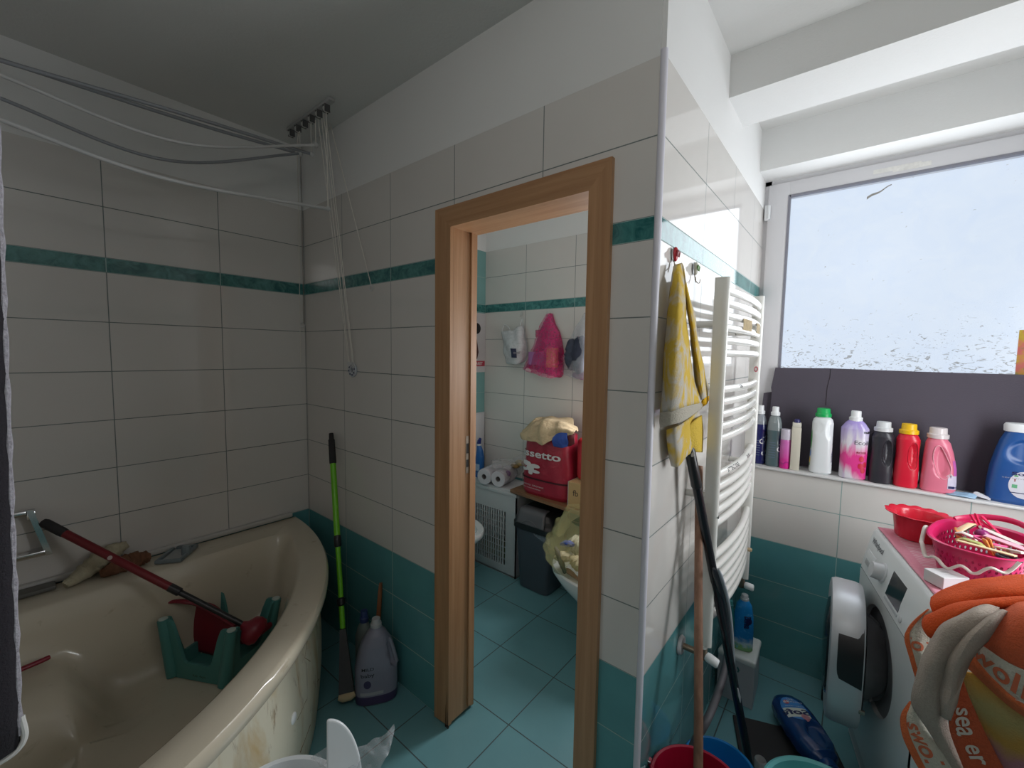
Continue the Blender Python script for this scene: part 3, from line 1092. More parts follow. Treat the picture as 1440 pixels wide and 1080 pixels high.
for k in range(8):
    a = 2*PI*k/8+0.2
    m.cyl(aw((cl.x+0.024*math.cos(a), -0.010, cl.z-0.004+0.024*math.sin(a))), aw((cl.x+0.024*math.cos(a), -0.0125, cl.z-0.004+0.024*math.sin(a))), 0.0042, seg=10)
m.build('cleat_holes', M('navy_hole', (0.05, 0.06, 0.13), 0.5), air)


def ringm(c, R, r, nrm=(0, -1, 0)):
    rot = Vector(nrm).to_track_quat('Z', 'Y').to_matrix()
    V, Fc = [], []
    for i in range(18):
        a = 2*PI*i/18
        for k in range(8):
            b = 2*PI*k/8
            V.append(rot @ Vector(((R+r*math.cos(b))*math.cos(a), (R+r*math.cos(b))*math.sin(a), r*math.sin(b)))+Vector(c))
    for i in range(18):
        for k in range(8):
            Fc.append((i*8+k, ((i+1) % 18)*8+k, ((i+1) % 18)*8+(k+1) % 8, i*8+(k+1) % 8))
    return MB().add(V, Fc)


for dx, dz in ends:
    ringm(aw((cl.x+dx, -0.014, cl.z+dz-0.008)), 0.010, 0.0017).build('pull_ring', ROD, air)
rp = at(522, 405, 1, -0.006)
MB().tube([aw(at(464, 173, 2, HC-0.012)), aw(rp+Vector((0, 0, 0.012)))], 0.0019, 6).build('cord', CORD, air)
ringm(aw(rp), 0.012, 0.0022).build('pull_ring', ROD, air)
for px, py0, py1 in ((426, 292, 455), (429.5, 292, 470), (420, 292, 510)):
    a, b = at(px, py0, 0, 0.012), at(px+2.5, py1, 0, 0.012)
    MB().tube([aw(Vector((a.x, min(a.y, -0.012), HC-0.002))), aw(Vector((a.x, min(a.y, -0.012), a.z))), aw(Vector((b.x, min(b.y, -0.012), b.z)))], 0.0017, 6).build('cord', CORD, air)
ringm(aw(Vector((0.014, -0.02, 1.635))), 0.012, 0.002, (1, -1, 0)).build('pull_ring', ROD, air)

# ================================================================== CORNER BETWEEN BATH AND DOOR
GREEN = M('lime_green_paint', (0.15, 0.50, 0.012), 0.3, var=0.05)
p0, p1 = Vector((0.800, -0.150, 0.03)), Vector((0.30, -0.018, 1.075))
p0 = at(488, 985, 2, 0.035)
d = (p1-p0).normalized()
L = (p1-p0).length
gm = thing('window_squeegee', 'lime green pole squeegee leaning in the corner beside the bathtub', 'squeegee')


def gp(t):
    return p0+d*(L*t)


MB().tube([gp(0.865), gp(0.87), gp(0.97), gp(0.975), gp(1.0)], [0.015, 0.0165, 0.0155, 0.012, 0.011], 16).build('handle_grip', BLACK_RB, gm)
MB().cyl(gp(0.56), gp(0.868), 0.0138).build('upper_tube', GREEN, gm)
MB().tube([gp(0.525), gp(0.53), gp(0.565), gp(0.57)], [0.0125, 0.016, 0.016, 0.0145], 16).build('clamp', BLACK_PL, gm)
MB().cyl(gp(0.22), gp(0.53), 0.0112).build('lower_tube', GREEN, gm)
MB().tube([gp(0.31), gp(0.315), gp(0.335), gp(0.34)], [0.012, 0.018, 0.018, 0.012], 14).build('clip', BLACK_PL, gm)
hx = Vector((0.5, 0.86, 0)).normalized()
q = [gp(0.235)-hx*0.012, gp(0.235)+hx*0.012, gp(0.03)+hx*0.030, gp(0.03)-hx*0.030]
th = Vector((0.86, -0.5, 0.15)).normalized()*0.018
MB().add([p-th for p in q]+[p+th for p in q], [(0, 1, 2, 3), (7, 6, 5, 4), (0, 4, 5, 1), (1, 5, 6, 2), (2, 6, 7, 3), (3, 7, 4, 0)]).build('head', BLACK_PL, gm, False)
MB().tube([gp(0.018)-hx*0.032, gp(0.014)-hx*0.015, gp(0.014)+hx*0.015, gp(0.018)+hx*0.032], [0.014, 0.020, 0.020, 0.014], 14).build('foam_pad', M('beige_foam', (0.47, 0.36, 0.22), 0.95, bump=0.002, bscale=120), gm)

jug = thing('detergent_jug', 'large translucent lilac detergent jug with a handle on the floor by the door casing', 'bottle', (0.825, -0.104, 0.0), math.radians(56))
js = Surf([(0.0, 0.080, 0.052, 3.2), (0.008, 0.086, 0.058, 3.2), (0.06, 0.089, 0.061, 3.0), (0.15, 0.088, 0.060, 2.8), (0.20, 0.078, 0.056, 2.6), (0.25, 0.064, 0.05, 2.4), (0.29, 0.042, 0.038, 2.1), (0.312, 0.024, 0.024, 2), (0.322, 0.020, 0.020, 2)], ((math.radians(-35), 0.205, 0.30, 0.062, 0.020),))
js.body().build('body', M('lilac_translucent', (0.24, 0.235, 0.30), 0.3, var=0.1), jug)
js.patch(-PI, PI, 0.001, 0.045, 0.0007, n=60).build('liquid_base', M('violet_liquid', (0.055, 0.035, 0.10), 0.3), jug)
cap(jug, 0.318, 0.018, 0.034, M('milky_cap', (0.45, 0.45, 0.46), 0.4), skirt=1.3)
js.text('lettering', 'MILD', 0.017, math.radians(-112), 0.165, BLACK_PL, jug, 0.01, ang=0.1)
js.text('lettering', 'baby', 0.022, math.radians(-112), 0.140, BLACK_PL, jug, 0.01, ang=0.1)
o = js.patch(math.radians(-121), math.radians(-103), 0.083, 0.118, 0.001, True)
o.build('label_drop', M('violet_drop', (0.05, 0.04, 0.10), 0.4), jug)
js.patch(math.radians(-130), math.radians(-72), 0.052, 0.066, 0.001).build('label_band', M('lilac_label', (0.38, 0.37, 0.40), 0.5), jug)
MB().tube([js.P(math.radians(-16), z, -0.004) for z in (0.15, 0.18, 0.21, 0.24, 0.262)], [0.010, 0.0095, 0.0095, 0.0095, 0.008], 12).build('handle', M('lilac_handle', (0.26, 0.255, 0.31), 0.3), jug)

bb = thing('spray_bottle', 'pale bottle hidden in the dark behind the green squeegee pole', 'bottle', (0.70, -0.085, 0.0))
Surf([(0, 0.04, 0.03, 2.6), (0.01, 0.044, 0.033, 2.6), (0.20, 0.044, 0.033, 2.6), (0.25, 0.03, 0.025, 2.2), (0.28, 0.013, 0.013, 2)]).body(24, 32).build('body', M('dim_grey_plastic', (0.16, 0.19, 0.18), 0.35), bb)
cap(bb, 0.275, 0.016, 0.05, M('dark_blue_cap', (0.03, 0.05, 0.16), 0.4))
br = thing('hand_brush', 'orange handled brush standing behind the lilac detergent jug', 'brush', (0.735, -0.032, 0.0))
MB().tube([(0, 0, 0.18), (0.0, 0.0, 0.30), (0, 0.008, 0.40), (0, 0.012, 0.44)], [0.010, 0.012, 0.011, 0.008], 12, 0.6).build('handle', M('orange_brown_wood', (0.26, 0.085, 0.03), 0.5), br)
MB().box((-0.02, -0.012, 0.0), (0.02, 0.012, 0.18), bev=0.004).build('bristles', M('dark_bristles', (0.05, 0.04, 0.05), 0.95, var=0.4, scale=120, bump=0.003, bscale=200), br)

# white bin in the foreground
wb = thing('pedal_bin', 'white round bin with its lid open in front of the bathtub', 'bin', (1.405, -0.743, 0.0))
WB = M('white_bin_plastic', (0.66, 0.70, 0.72), 0.35, var=0.03)
MB().lathe([(1e-5, 0.0), (0.108, 0.0), (0.113, 0.006), (0.138, 0.43), (0.147, 0.435), (0.147, 0.448), (0.143, 0.452), (0.133, 0.450), (0.130, 0.44), (0.106, 0.012), (1e-5, 0.010)], 48).build('body', WB, wb)
rgt, fwd = Vector((0.5, 0.866, 0)), Vector((0.866, -0.5, 0))
m = MB()
R = 0.135
base = Vector((0.005, 0.122, 0.40))
up = (Vector((0, 0, 1))-fwd*0.28).normalized()
nn = rgt.cross(up).normalized()
arc = [base+rgt*(R*0.62*math.cos(a))+up*(0.165*math.sin(a)) for a in [PI/2*k/16 for k in range(17)]]
poly = [base]+arc
V = [p-nn*0.006 for p in poly]+[p+nn*0.006 for p in poly]
K = len(poly)
m.add(V, [tuple(range(K)), tuple(range(2*K-1, K-1, -1))]+[(i, (i+1) % K, K+(i+1) % K, K+i) for i in range(K)])
o = m.build('lid', WB, wb, False)
bmx = o.modifiers.new('bevel', 'BEVEL')
bmx.width = 0.004
bmx.segments = 2
BAGC = film('clear_bin_liner', (0.62, 0.66, 0.70), 0.33)
lw = Vector((1.405, -0.743, 0.0))
ctrl = [[at(478, 1100, 2, 0.43)-lw, at(494, 1060, 2, 0.46)-lw, at(512, 1046, 2, 0.47)-lw, at(540, 1033, 2, 0.48)-lw, at(554, 1018, 2, 0.49)-lw],
        [at(490, 1105, 2, 0.43)-lw, at(512, 1075, 2, 0.45)-lw, at(524, 1060, 2, 0.47)-lw, at(546, 1044, 2, 0.475)-lw, at(555, 1024, 2, 0.487)-lw],
        [at(510, 1110, 2, 0.42)-lw, at(528, 1092, 2, 0.44)-lw, at(536, 1076, 2, 0.455)-lw, at(548, 1056, 2, 0.465)-lw, at(554, 1032, 2, 0.48)-lw]]
sheet('bin_liner', ctrl, BAGC, wb, 0.0, 8, 0.0022, 130, 4)
ctrl = [[at(437, 1066, 2, 0.455)-lw, at(452, 1055, 2, 0.465)-lw, at(466, 1046, 2, 0.475)-lw], [at(450, 1078, 2, 0.452)-lw, at(458, 1072, 2, 0.455)-lw, at(468, 1066, 2, 0.46)-lw]]
sheet('bin_liner', ctrl, BAGC, wb, 0.0, 8, 0.002, 110, 8)
# ================================================================== TOILET ROOM
HAMP = M('grey_white_plastic', (0.52, 0.535, 0.55), 0.4, var=0.04)
hx0, hx1, hy0, hy1, hz = 0.19, 0.690, 1.03, 1.262, 0.585
lh = thing('laundry_hamper', 'white plastic laundry hamper with a grid front in the toilet room', 'laundry hamper', (0.44, 1.146, 0.0))
hc = Vector((0.44, 1.146, 0))
m = MB()


def hb(a, b, bev=0.0):
    m.box(Vector(a)-hc, Vector(b)-hc, bev=bev)


gx0, gx1, gz0, gz1 = 0.23, 0.60, 0.065, 0.435
hb((hx0, hy0, 0), (hx1, hy0+0.008, gz0))
hb((hx0, hy0, gz1), (hx1, hy0+0.008, hz-0.03))
hb((gx1, hy0, gz0), (hx1, hy0+0.008, gz1))
hb((hx0, hy0, gz0), (gx0, hy0+0.008, gz1))
hb((hx1-0.008, hy0, 0), (hx1, hy1, hz-0.03))
hb((hx0, hy0, 0), (hx0+0.008, hy1, hz-0.03))
hb((hx0, hy1-0.008, 0), (hx1, hy1, hz-0.03))
hb((hx0, hy0, 0.004), (hx1, hy1, 0.012))
m.build('body', HAMP, lh, False)
m = MB()
nx = 17
for i in range(1, nx):
    x = gx0+(gx1-gx0)*i/nx
    hb((x-0.0052, hy0+0.001, gz0), (x+0.0052, hy0+0.007, gz1))
for i in range(1, 9):
    z = gz0+(gz1-gz0)*i/9
    hb((gx0, hy0+0.002, z-0.0025), (gx1, hy0+0.006, z+0.0025))
m.build('front_grid', HAMP, lh, False)
MB().box(Vector((hx0-0.004, hy0-0.008, hz-0.034))-hc, Vector((hx1+0.006, hy1, hz-0.008))-hc, bev=0.006).box(Vector((hx0+0.02, hy0+0.006, hz-0.012))-hc, Vector((hx1-0.04, hy1, hz+0.004))-hc, bev=0.005).build('lid', HAMP, lh)
tag(lump('folded_laundry', [Vector((0.26, 1.13, 0.27)), Vector((0.36, 1.13, 0.29)), Vector((0.48, 1.13, 0.30)), Vector((0.62, 1.13, 0.25))], 0.072, M('olive_laundry', (0.20, 0.22, 0.12), 0.95, var=0.6, scale=14), seed=21, flat=0.9), 'olive and dark laundry showing through the hamper grid', 'laundry')
bpy.data.objects['folded_laundry'].location.z -= 0.185
SH = 0.612
shf = thing('shelf_board', 'brown wooden shelf board behind the laundry hamper in the toilet room', 'shelf', (1.24, 1.12, SH-0.02))
v = [(0.66, 1.00), (1.20, 0.952), (1.62, 0.93), (1.62, 1.269), (0.66, 1.269)]
V, Fc = prism([(x-1.24, y-1.12) for x, y in v], 0.0, 0.02, 2)
MB().add(V, Fc).build('board', SHELF_W, shf, False)
MB().box((-0.12, 0.12, -0.14), (-0.10, 0.145, 0.0)).box((-0.12, -0.08, -0.02), (-0.10, 0.145, 0.0)).build('bracket', M('dark_bracket', (0.04, 0.035, 0.03), 0.5), shf, False)

# big red shopping bag
REDB = NT('red_shopping_bag')
_p = REDB.obj()
REDB.set(Base_Color=REDB.mix(REDB.noise(5, 4, _p), (0.27, 0.012, 0.03), (0.40, 0.022, 0.05)), Roughness=0.3)
REDB.bump(REDB.noise(11, 4, _p, 0.6, 1.4), 0.006, 0.8)
sb = thing('shopping_bag', 'big red shopping bag with white lettering on the wooden shelf', 'bag', (0.915, 1.10, SH))
bs = Surf([(0.0, 0.165, 0.085, 5), (0.02, 0.178, 0.095, 4.5), (0.10, 0.178, 0.10, 4), (0.20, 0.175, 0.10, 3.6), (0.30, 0.165, 0.098, 3.4), (0.37, 0.158, 0.096, 3.4), (0.395, 0.155, 0.094, 3.4)])
o = bs.body(30, 64)
rnd = random.Random(3)
for v in o.v:
    a = math.atan2(v.y, v.x)
    w = 0.0035*math.sin(a*9+v.z*22)+0.003*math.sin(a*5-v.z*31)
    v.x *= 1+w*3
    v.y *= 1+w*4
o.build('body', REDB.m, sb)
WLET = M('white_print', (0.62, 0.60, 0.60), 0.5, var=0.05)
T0 = math.radians(-98)
bs.text('lettering', 'rossetto', 0.064, math.radians(-108), 0.268, WLET, sb, 0.022, 0.010)
m = MB()
for (tx, tz, rx, rz_) in ((-0.02, 0.218, 0.030, 0.020), (0.03, 0.208, 0.028, 0.016), (0.005, 0.183, 0.022, 0.026), (-0.03, 0.168, 0.020, 0.012), (0.036, 0.165, 0.022, 0.013), (0.008, 0.150, 0.012, 0.016), (-0.012, 0.228, 0.016, 0.008)):
    tx, rx, rz_, tz = tx*0.8-0.040, rx*0.8, rz_*0.8, 0.19+(tz-0.19)*0.8-0.012
    q = bs.patch(T0+(tx-rx)/0.11, T0+(tx+rx)/0.11, tz-rz_, tz+rz_, 0.0095, True, 10)
    m.add(q.v, q.f)
m.build('flower_print', WLET, sb)
bs.patch(math.radians(-166), math.radians(-20), 0.106, 0.116, 0.009).build('black_band', M('black_print', (0.05, 0.004, 0.008), 0.4), sb)
bs.text('small_print', 'CASA  ROSSETTO  ORIGINALE', 0.012, math.radians(-120), 0.066, WLET, sb, 0.0, 0.010)
bs.text('small_print', 'qualita e convenienza', 0.012, math.radians(-116), 0.048, WLET, sb, 0.0, 0.010)
bs.text('small_print', 'IT', 0.03, math.radians(-121), 0.352, WLET, sb, 0.02, 0.008)
TAN = M('tan_cloth', (0.50, 0.385, 0.235), 0.9, var=0.22, scale=9, bump=0.012, bscale=22)
X = lambda px, py, y: at(px, py, 1, y)
ctrl = [[X(735, 606, 1.20), X(752, 590, 1.22), X(775, 586, 1.22), X(800, 592, 1.20), X(811, 598, 1.16)],
        [X(735, 606, 1.08), X(752, 596, 1.08), X(774, 590, 1.08), X(798, 596, 1.08), X(811, 602, 1.08)],
        [X(731, 612, 1.00), X(748, 608, 0.985), X(772, 603, 0.98), X(794, 603, 0.985), X(809, 606, 1.0)],
        [X(734, 618, 0.985), X(749, 619, 0.97), X(762, 619, 0.965), X(781, 611, 0.975), X(806, 609, 0.99)],
        [X(738, 617, 0.985), X(751, 620.5, 0.968), X(762, 625, 0.965), X(777, 619, 0.972), X(803, 611, 0.99)]]
oo, _g = sheet('tan_cloth_bag', ctrl, TAN, None, 0.004, 10, 0.0065, 48, 2)
tag(oo, 'crumpled tan cloth bag lying on top of the red shopping bag', 'cloth')
ctrl = [[X(779, 612, 0.99), X(789, 607, 0.985), X(799, 607, 0.99)], [X(777, 619, 0.975), X(789, 617, 0.965), X(799, 618, 0.975)], [X(779, 627, 0.985), X(789, 629, 0.98), X(798, 628, 0.985)]]
oo, _g = sheet('blue_cloth', ctrl, M('royal_blue_cloth', (0.035, 0.085, 0.36), 0.85, var=0.3, scale=25, bump=0.004, bscale=40), None, 0.012, 6, 0.002, 90, 5)
tag(oo, 'royal blue cloth peeping out of the top of the red shopping bag', 'cloth')
ctrl = [[X(796, 609, 0.995), X(803, 608, 0.995), X(809, 610, 1.0)], [X(797, 617, 0.985), X(803, 616, 0.98), X(809, 618, 0.99)], [X(799, 627, 0.99), X(804, 626, 0.985), X(808, 624, 0.99)]]
oo, _g = sheet('maroon_cloth', ctrl, M('maroon_cloth', (0.12, 0.02, 0.025), 0.9, var=0.4, scale=25, bump=0.004, bscale=40), None, 0.012, 6, 0.002, 90, 6)
tag(oo, 'maroon cloth beside the blue cloth in the red shopping bag', 'cloth')
# red packages and tan carton at the right
RB = M('bright_red_bag', (0.46, 0.018, 0.03), 0.4, var=0.2, scale=8, bump=0.003, bscale=20)
tag(MB().box((1.118, 1.04, SH+0.150), (1.34, 1.20, SH+0.40), bev=0.03, seg=4).build('red_parcel', RB), 'bright red soft parcel on the tan carton beside the big red shopping bag', 'parcel')
cb = thing('carton', 'tan cardboard carton under the bright red parcel on the wooden shelf', 'carton', (1.20, 1.10, SH))
MB().box((-0.095, -0.11, 0.0), (0.13, 0.10, 0.148), bev=0.002, seg=1).build('box', M('tan_card', (0.50, 0.34, 0.16), 0.8, var=0.1), cb, False)
MB().box((-0.0975, -0.11, 0.001), (-0.095, 0.10, 0.147)).build('white_end', M('white_card', (0.55, 0.54, 0.55), 0.8), cb, False)
text_flat('lettering', 'fb', 0.05, (-0.045, -0.1105, 0.085), (1, 0, 0), (0, 0, 1), M('dark_print', (0.06, 0.04, 0.03), 0.6), cb)
# toilet paper pack
tp = thing('toilet_paper_pack', 'pack of white toilet rolls in clear wrap on top of the laundry hamper', 'toilet paper', (0.50, 1.12, hz+0.004), math.radians(12))
TPW = M('toilet_paper', (0.60, 0.58, 0.62), 0.9, var=0.08, scale=30)
for i, (dx, lz) in enumerate(((-0.105, 0), (0.005, 0))):
    for k in range(2):
        rot = Matrix.Rotation(PI/2, 3, 'X')
        r = MB().lathe([(0.019, -0.045), (0.052, -0.045), (0.0545, -0.042), (0.0545, 0.042), (0.052, 0.045), (0.019, 0.045), (0.019, -0.045)], 32, rot=rot, loc=(dx, -0.045+0.094*k, 0.055)).build('roll', TPW, tp)
        if k == 0:
            MB().lathe([(0.0185, -0.046), (0.0185, 0.044), (0.0165, 0.044), (0.0165, -0.046), (0.0185, -0.046)], 20, rot=rot, loc=(dx, -0.045, 0.055)).build('core', M('grey_card_core', (0.25, 0.23, 0.23), 0.9), r)
WRAP = film('clear_wrap', (0.66, 0.64, 0.66), 0.30)
g = []
for i in range(13):
    a = PI*i/12
    g.append([Vector((-0.05+0.115*math.cos(a)*(1-0.03*math.sin(3*a)), -0.096+0.196*j/8, 0.056+0.062*math.sin(a)**0.6+0.004*math.sin(j*2.1+i))) for j in range(9)])
MB().grid(g).build('wrap', WRAP, tp)
ctrl = [[(-0.06, -0.06, 0.12), (0.0, -0.05, 0.125), (0.06, -0.03, 0.115)], [(-0.09, 0.0, 0.15), (0.0, 0.02, 0.165), (0.09, 0.02, 0.14)], [(-0.14, 0.06, 0.13), (0.0, 0.08, 0.145), (0.12, 0.07, 0.13)]]
sheet('wrap_tail', ctrl, WRAP, tp, 0.0, 6, 0.004, 120, 12)
MB().lathe([(0.020, 0.0), (0.020, 0.001), (1e-5, 0.0015)], 20).build('printed_mark', M('violet_print', (0.16, 0.07, 0.20), 0.5), tp, xf=Matrix.Translation((0.052, -0.03, 0.088)) @ Vector((0.75, -0.3, 0.6)).to_track_quat('Z', 'Y').to_matrix().to_4x4())
tb = thing('tissue_bundle', 'clear bag with yellow and brown sweets behind the toilet rolls', 'bag', (0.60, 1.20, hz+0.004))
sheet('film', [[(-0.12, -0.02, 0.10), (0, -0.04, 0.155), (0.12, -0.03, 0.12)], [(-0.11, 0.03, 0.15), (0, 0.03, 0.205), (0.12, 0.03, 0.17)], [(-0.1, 0.055, 0.0), (0, 0.058, 0.10), (0.11, 0.055, 0.02)]], WRAP, tb, 0.0, 6, 0.004, 100, 14)
for i, (x, z, c) in enumerate(((-0.06, 0.12, (0.34, 0.22, 0.08)), (-0.02, 0.145, (0.42, 0.30, 0.12)), (0.03, 0.15, (0.30, 0.14, 0.06)))):
    MB().sphere((x, 0.0, z), 0.03, 1.2, 0.7, 0.7).build('contents', M('contents_%d' % i, c, 0.7, var=0.3), tb)
fl = thing('snack_packet', 'small yellow and red packet beside the red shopping bag', 'packet', (0.715, 1.16, SH))
MB().box((-0.03, -0.02, 0), (0.03, 0.02, 0.15), bev=0.008).build('body', M('violet_grey_film', (0.25, 0.18, 0.28), 0.4, var=0.3, scale=25), fl)
MB().box((-0.036, -0.022, 0.145), (0.022, 0.018, 0.20), bev=0.012).build('top', M('yellow_film', (0.70, 0.42, 0.02), 0.5, var=0.2), fl)
MB().sphere((0.004, -0.022, 0.175), 0.013).build('red_dot', M('red_film', (0.5, 0.04, 0.03), 0.5), fl)
# toilet duck bottle
td = thing('toilet_cleaner', 'blue toilet cleaner bottle with a slanted neck on the laundry hamper', 'bottle', (0.262, 1.125, hz+0.004))
BLU = M('cleaner_blue', (0.02, 0.13, 0.40), 0.3, var=0.1)
Surf([(0, 0.032, 0.022, 3), (0.008, 0.036, 0.026, 3), (0.10, 0.036, 0.026, 3), (0.15, 0.034, 0.024, 2.6, 0.006, 0), (0.20, 0.024, 0.02, 2.2, 0.004, 0), (0.235, 0.015, 0.015, 2, -0.006, 0)]).body(24, 32).build('body', BLU, td)
MB().tube([(-0.006, 0, 0.232), (-0.006, 0, 0.246)], 0.016, 16).build('collar', WHITE_PL, td)
MB().tube([(-0.006, 0, 0.246), (-0.002, 0, 0.268), (0.008, 0, 0.285)], [0.016, 0.014, 0.010], 16).build('cap', M('navy_cap', (0.015, 0.03, 0.20), 0.3), td)
MB().box((-0.024, -0.0275, 0.05), (0.026, -0.0245, 0.10), bev=0.001, seg=1).build('label', M('pale_blue_label', (0.35, 0.45, 0.62), 0.5, var=0.4, scale=50), td)
# white panel, calendar
cal_p = thing('wall_cabinet', 'flat white cabinet on the teal tiled wall of the toilet room', 'cabinet', (0.172, 1.12, 0.62))
MB().box((0.0, -0.12, 0.0), (0.012, 0.142, 0.43), bev=0.003).build('body', M('cabinet_white', (0.58, 0.58, 0.60), 0.4), cal_p)
MB().box((0.012, -0.10, 0.01), (0.017, 0.13, 0.415), bev=0.002).build('door', M('cabinet_white_door', (0.62, 0.62, 0.64), 0.35), cal_p)
ca = thing('calendar', 'glossy wall calendar with a dark haired figure on the teal tiles', 'calendar', (0.172, 1.15, 1.353))
MB().box((0.0, -0.13, 0.0), (0.005, 0.118, 0.44)).build('sheet', M('calendar_paper', (0.55, 0.52, 0.53), 0.4, var=0.06), ca, False)
v, f = prism([(0.06, 0.10), (0.075, 0.15), (0.062, 0.21), (0.045, 0.28), (0.028, 0.32), (-0.03, 0.33), (-0.07, 0.28), (-0.08, 0.18), (-0.04, 0.10)], 0.0052, 0.006, 0)
MB().add([Vector((a, y-0.03, z)) for a, y, z in v], f).build('printed_figure', M('figure_brown', (0.10, 0.035, 0.03), 0.5, var=0.4, scale=20), ca, False)
MB().sphere((0.006, 0.025, 0.325), 0.04, 0.04, 1, 1.0).build('printed_hair', M('figure_black', (0.01, 0.008, 0.01), 0.5), ca)
MB().box((0.005, -0.13, 0.045), (0.0058, 0.112, 0.085)).build('red_strip', M('calendar_red', (0.42, 0.03, 0.06), 0.5), ca, False)
text_flat('lettering', 'MARET', 0.03, (0.0062, 0.04, 0.064), (0, 1, 0), (0, 0, 1), WLET, ca, 0.02)

# grey bin with swing lid
GBN = M('blue_grey_bin', (0.065, 0.078, 0.098), 0.45, var=0.06)
BLID = M('bin_lid_black', (0.014, 0.014, 0.016), 0.35, var=0.1)
sw = thing('swing_bin', 'dark grey rubbish bin with a black swing lid under the wooden shelf', 'bin', (0.858, 1.085, 0.0))
Surf([(0.0, 0.105, 0.09, 7), (0.006, 0.112, 0.096, 7), (0.20, 0.126, 0.106, 7), (0.40, 0.140, 0.116, 7)]).body(16, 64).build('body', GBN, sw)
Surf([(0.392, 0.150, 0.124, 6), (0.397, 0.155, 0.130, 6), (0.43, 0.155, 0.130, 6), (0.445, 0.148, 0.124, 5), (0.475, 0.138, 0.118, 5), (0.505, 0.120, 0.108, 5), (0.52, 0.10, 0.095, 5)]).body(20, 64).build('lid', BLID, sw)
FL = M('flap_grey', (0.11, 0.105, 0.115), 0.4, var=0.08)
fp = spline([(0, -0.135, 0.436), (0, -0.127, 0.462), (0, -0.120, 0.490), (0, -0.111, 0.512), (0, -0.088, 0.527), (0, -0.05, 0.530)], 4)
g = [[Vector(((-0.105+0.21*j/10)*(1-0.12*i/(len(fp)-1)), q.y, q.z)) for j in range(11)] for i, q in enumerate(fp)]
o = MB().grid(g).build('flap', FL, sw)
md = o.modifiers.new('thickness', 'SOLIDIFY')
md.thickness = 0.006
MB().tube(spline([(-0.062, -0.138, 0.442), (-0.03, -0.132, 0.460), (0.01, -0.131, 0.464), (0.05, -0.135, 0.450)], 6), 0.002, 6).build('flap_rib', M('flap_rib', (0.12, 0.12, 0.13), 0.4), sw)
g = []
for i in range(7):
    t = i/6
    g.append([Vector((0.012+0.135*j/6, -0.1215-0.002*math.sin(j+i), 0.394-0.05*t*(j/6)**0.7)) for j in range(7)])
o = MB().grid(g).build('bin_liner', film('grey_liner', (0.30, 0.34, 0.40), 0.5), sw)

# toilet with a rubbish bag, bidet
tl_ = thing('toilet', 'white ceramic toilet behind the door casing in the toilet room', 'toilet', (1.52, 0.80, 0.0))


def bowl(parent, cx, sgn, L=0.5, Wd=0.18, zr=0.395):
    prof = [(0.0, 0.27, 0.105, 0.10), (0.03, 0.25, 0.098, 0.10), (0.14, 0.24, 0.092, 0.10), (0.20, 0.27, 0.105, 0.08), (0.25, 0.34, 0.13, 0.05), (0.32, 0.44, 0.165, 0.0), (0.365, 0.485, 0.180, -0.02), (0.39, 0.49, 0.182, -0.02), (0.398, 0.48, 0.175, -0.02), (0.395, 0.42, 0.135, -0.01), (0.36, 0.38, 0.12, 0.0), (0.30, 0.30, 0.10, 0.02)]
    V, Fc = [], []
    seg = 44
    for z, l, w, sh in prof:
        for k in range(seg):
            a = 2*PI*k/seg
            x = -sgn*(l/2)*math.cos(a)
            V.append(Vector((cx+x+sgn*sh, w*math.sin(a)*(1-0.10*math.cos(a)), z*zr/0.395)))
    for i in range(len(prof)-1):
        for k in range(seg):
            Fc.append((i*seg+k, i*seg+(k+1) % seg, (i+1)*seg+(k+1) % seg, (i+1)*seg+k))
    Fc.append(tuple(range(seg)))
    Fc.append(tuple((len(prof)-1)*seg+k for k in range(seg)))
    return MB().add(V, Fc).build('bowl', CERAMIC, parent)


bowl(tl_, -0.105, 1)
MB().box((0.13, -0.17, 0.02), (0.33, 0.17, 0.78), bev=0.02).build('cistern', CERAMIC, tl_)
MB().box((0.12, -0.175, 0.78), (0.333, 0.175, 0.80), bev=0.006).build('cistern_lid', CERAMIC, tl_)
bd = thing('bidet', 'white ceramic bidet behind the left door lining in the toilet room', 'bidet', (0.40, 0.74, 0.0))
bowl(bd, -0.035, -1, zr=0.375)
MB().cyl((-0.17, 0, 0.36), (-0.17, 0, 0.47), 0.02).build('tap', CHROME, bd)
rb = thing('rubbish_bag', 'translucent yellow rubbish bag full of waste standing on the toilet', 'rubbish bag', (1.325, 0.755, 0.392))
YB_ = film('yellow_bag_film', (0.52, 0.50, 0.24), 0.36)
V = [[], []]
rows = []
for i in range(15):
    t = i/14
    z = 0.004+0.285*t
    r = 0.175*(0.80+0.34*math.sin(PI*min(1, t*1.25))) if t < 0.55 else 0.172*(1-0.42*sm(t, 0.5, 1.0))
    row = []
    for k in range(41):
        a = 2*PI*k/40
        w = 1+0.05*math.sin(a*5+i*0.8)+0.035*math.sin(a*11-i*1.3)
        row.append(Vector((r*w*math.cos(a)+0.02*t, r*0.82*w*math.sin(a), z-(0.06*math.cos(a+0.5) if t > 0.6 else 0)*(t-0.6)*1.5)))
    rows.append(row)
rows.insert(0, [Vector((p.x*0.5, p.y*0.5, 0.003)) for p in rows[0]])
MB().grid(rows).build('bag', YB_, rb)
sheet('bag_tail', [[(-0.14, -0.05, 0.19), (-0.10, -0.10, 0.20), (-0.04, -0.12, 0.20)], [(-0.11, -0.05, 0.25), (-0.07, -0.08, 0.26), (-0.02, -0.09, 0.25)], [(-0.06, -0.03, 0.305), (-0.02, -0.05, 0.33), (0.05, -0.05, 0.345)]], YB_, rb, 0.0, 6, 0.004, 90, 3)
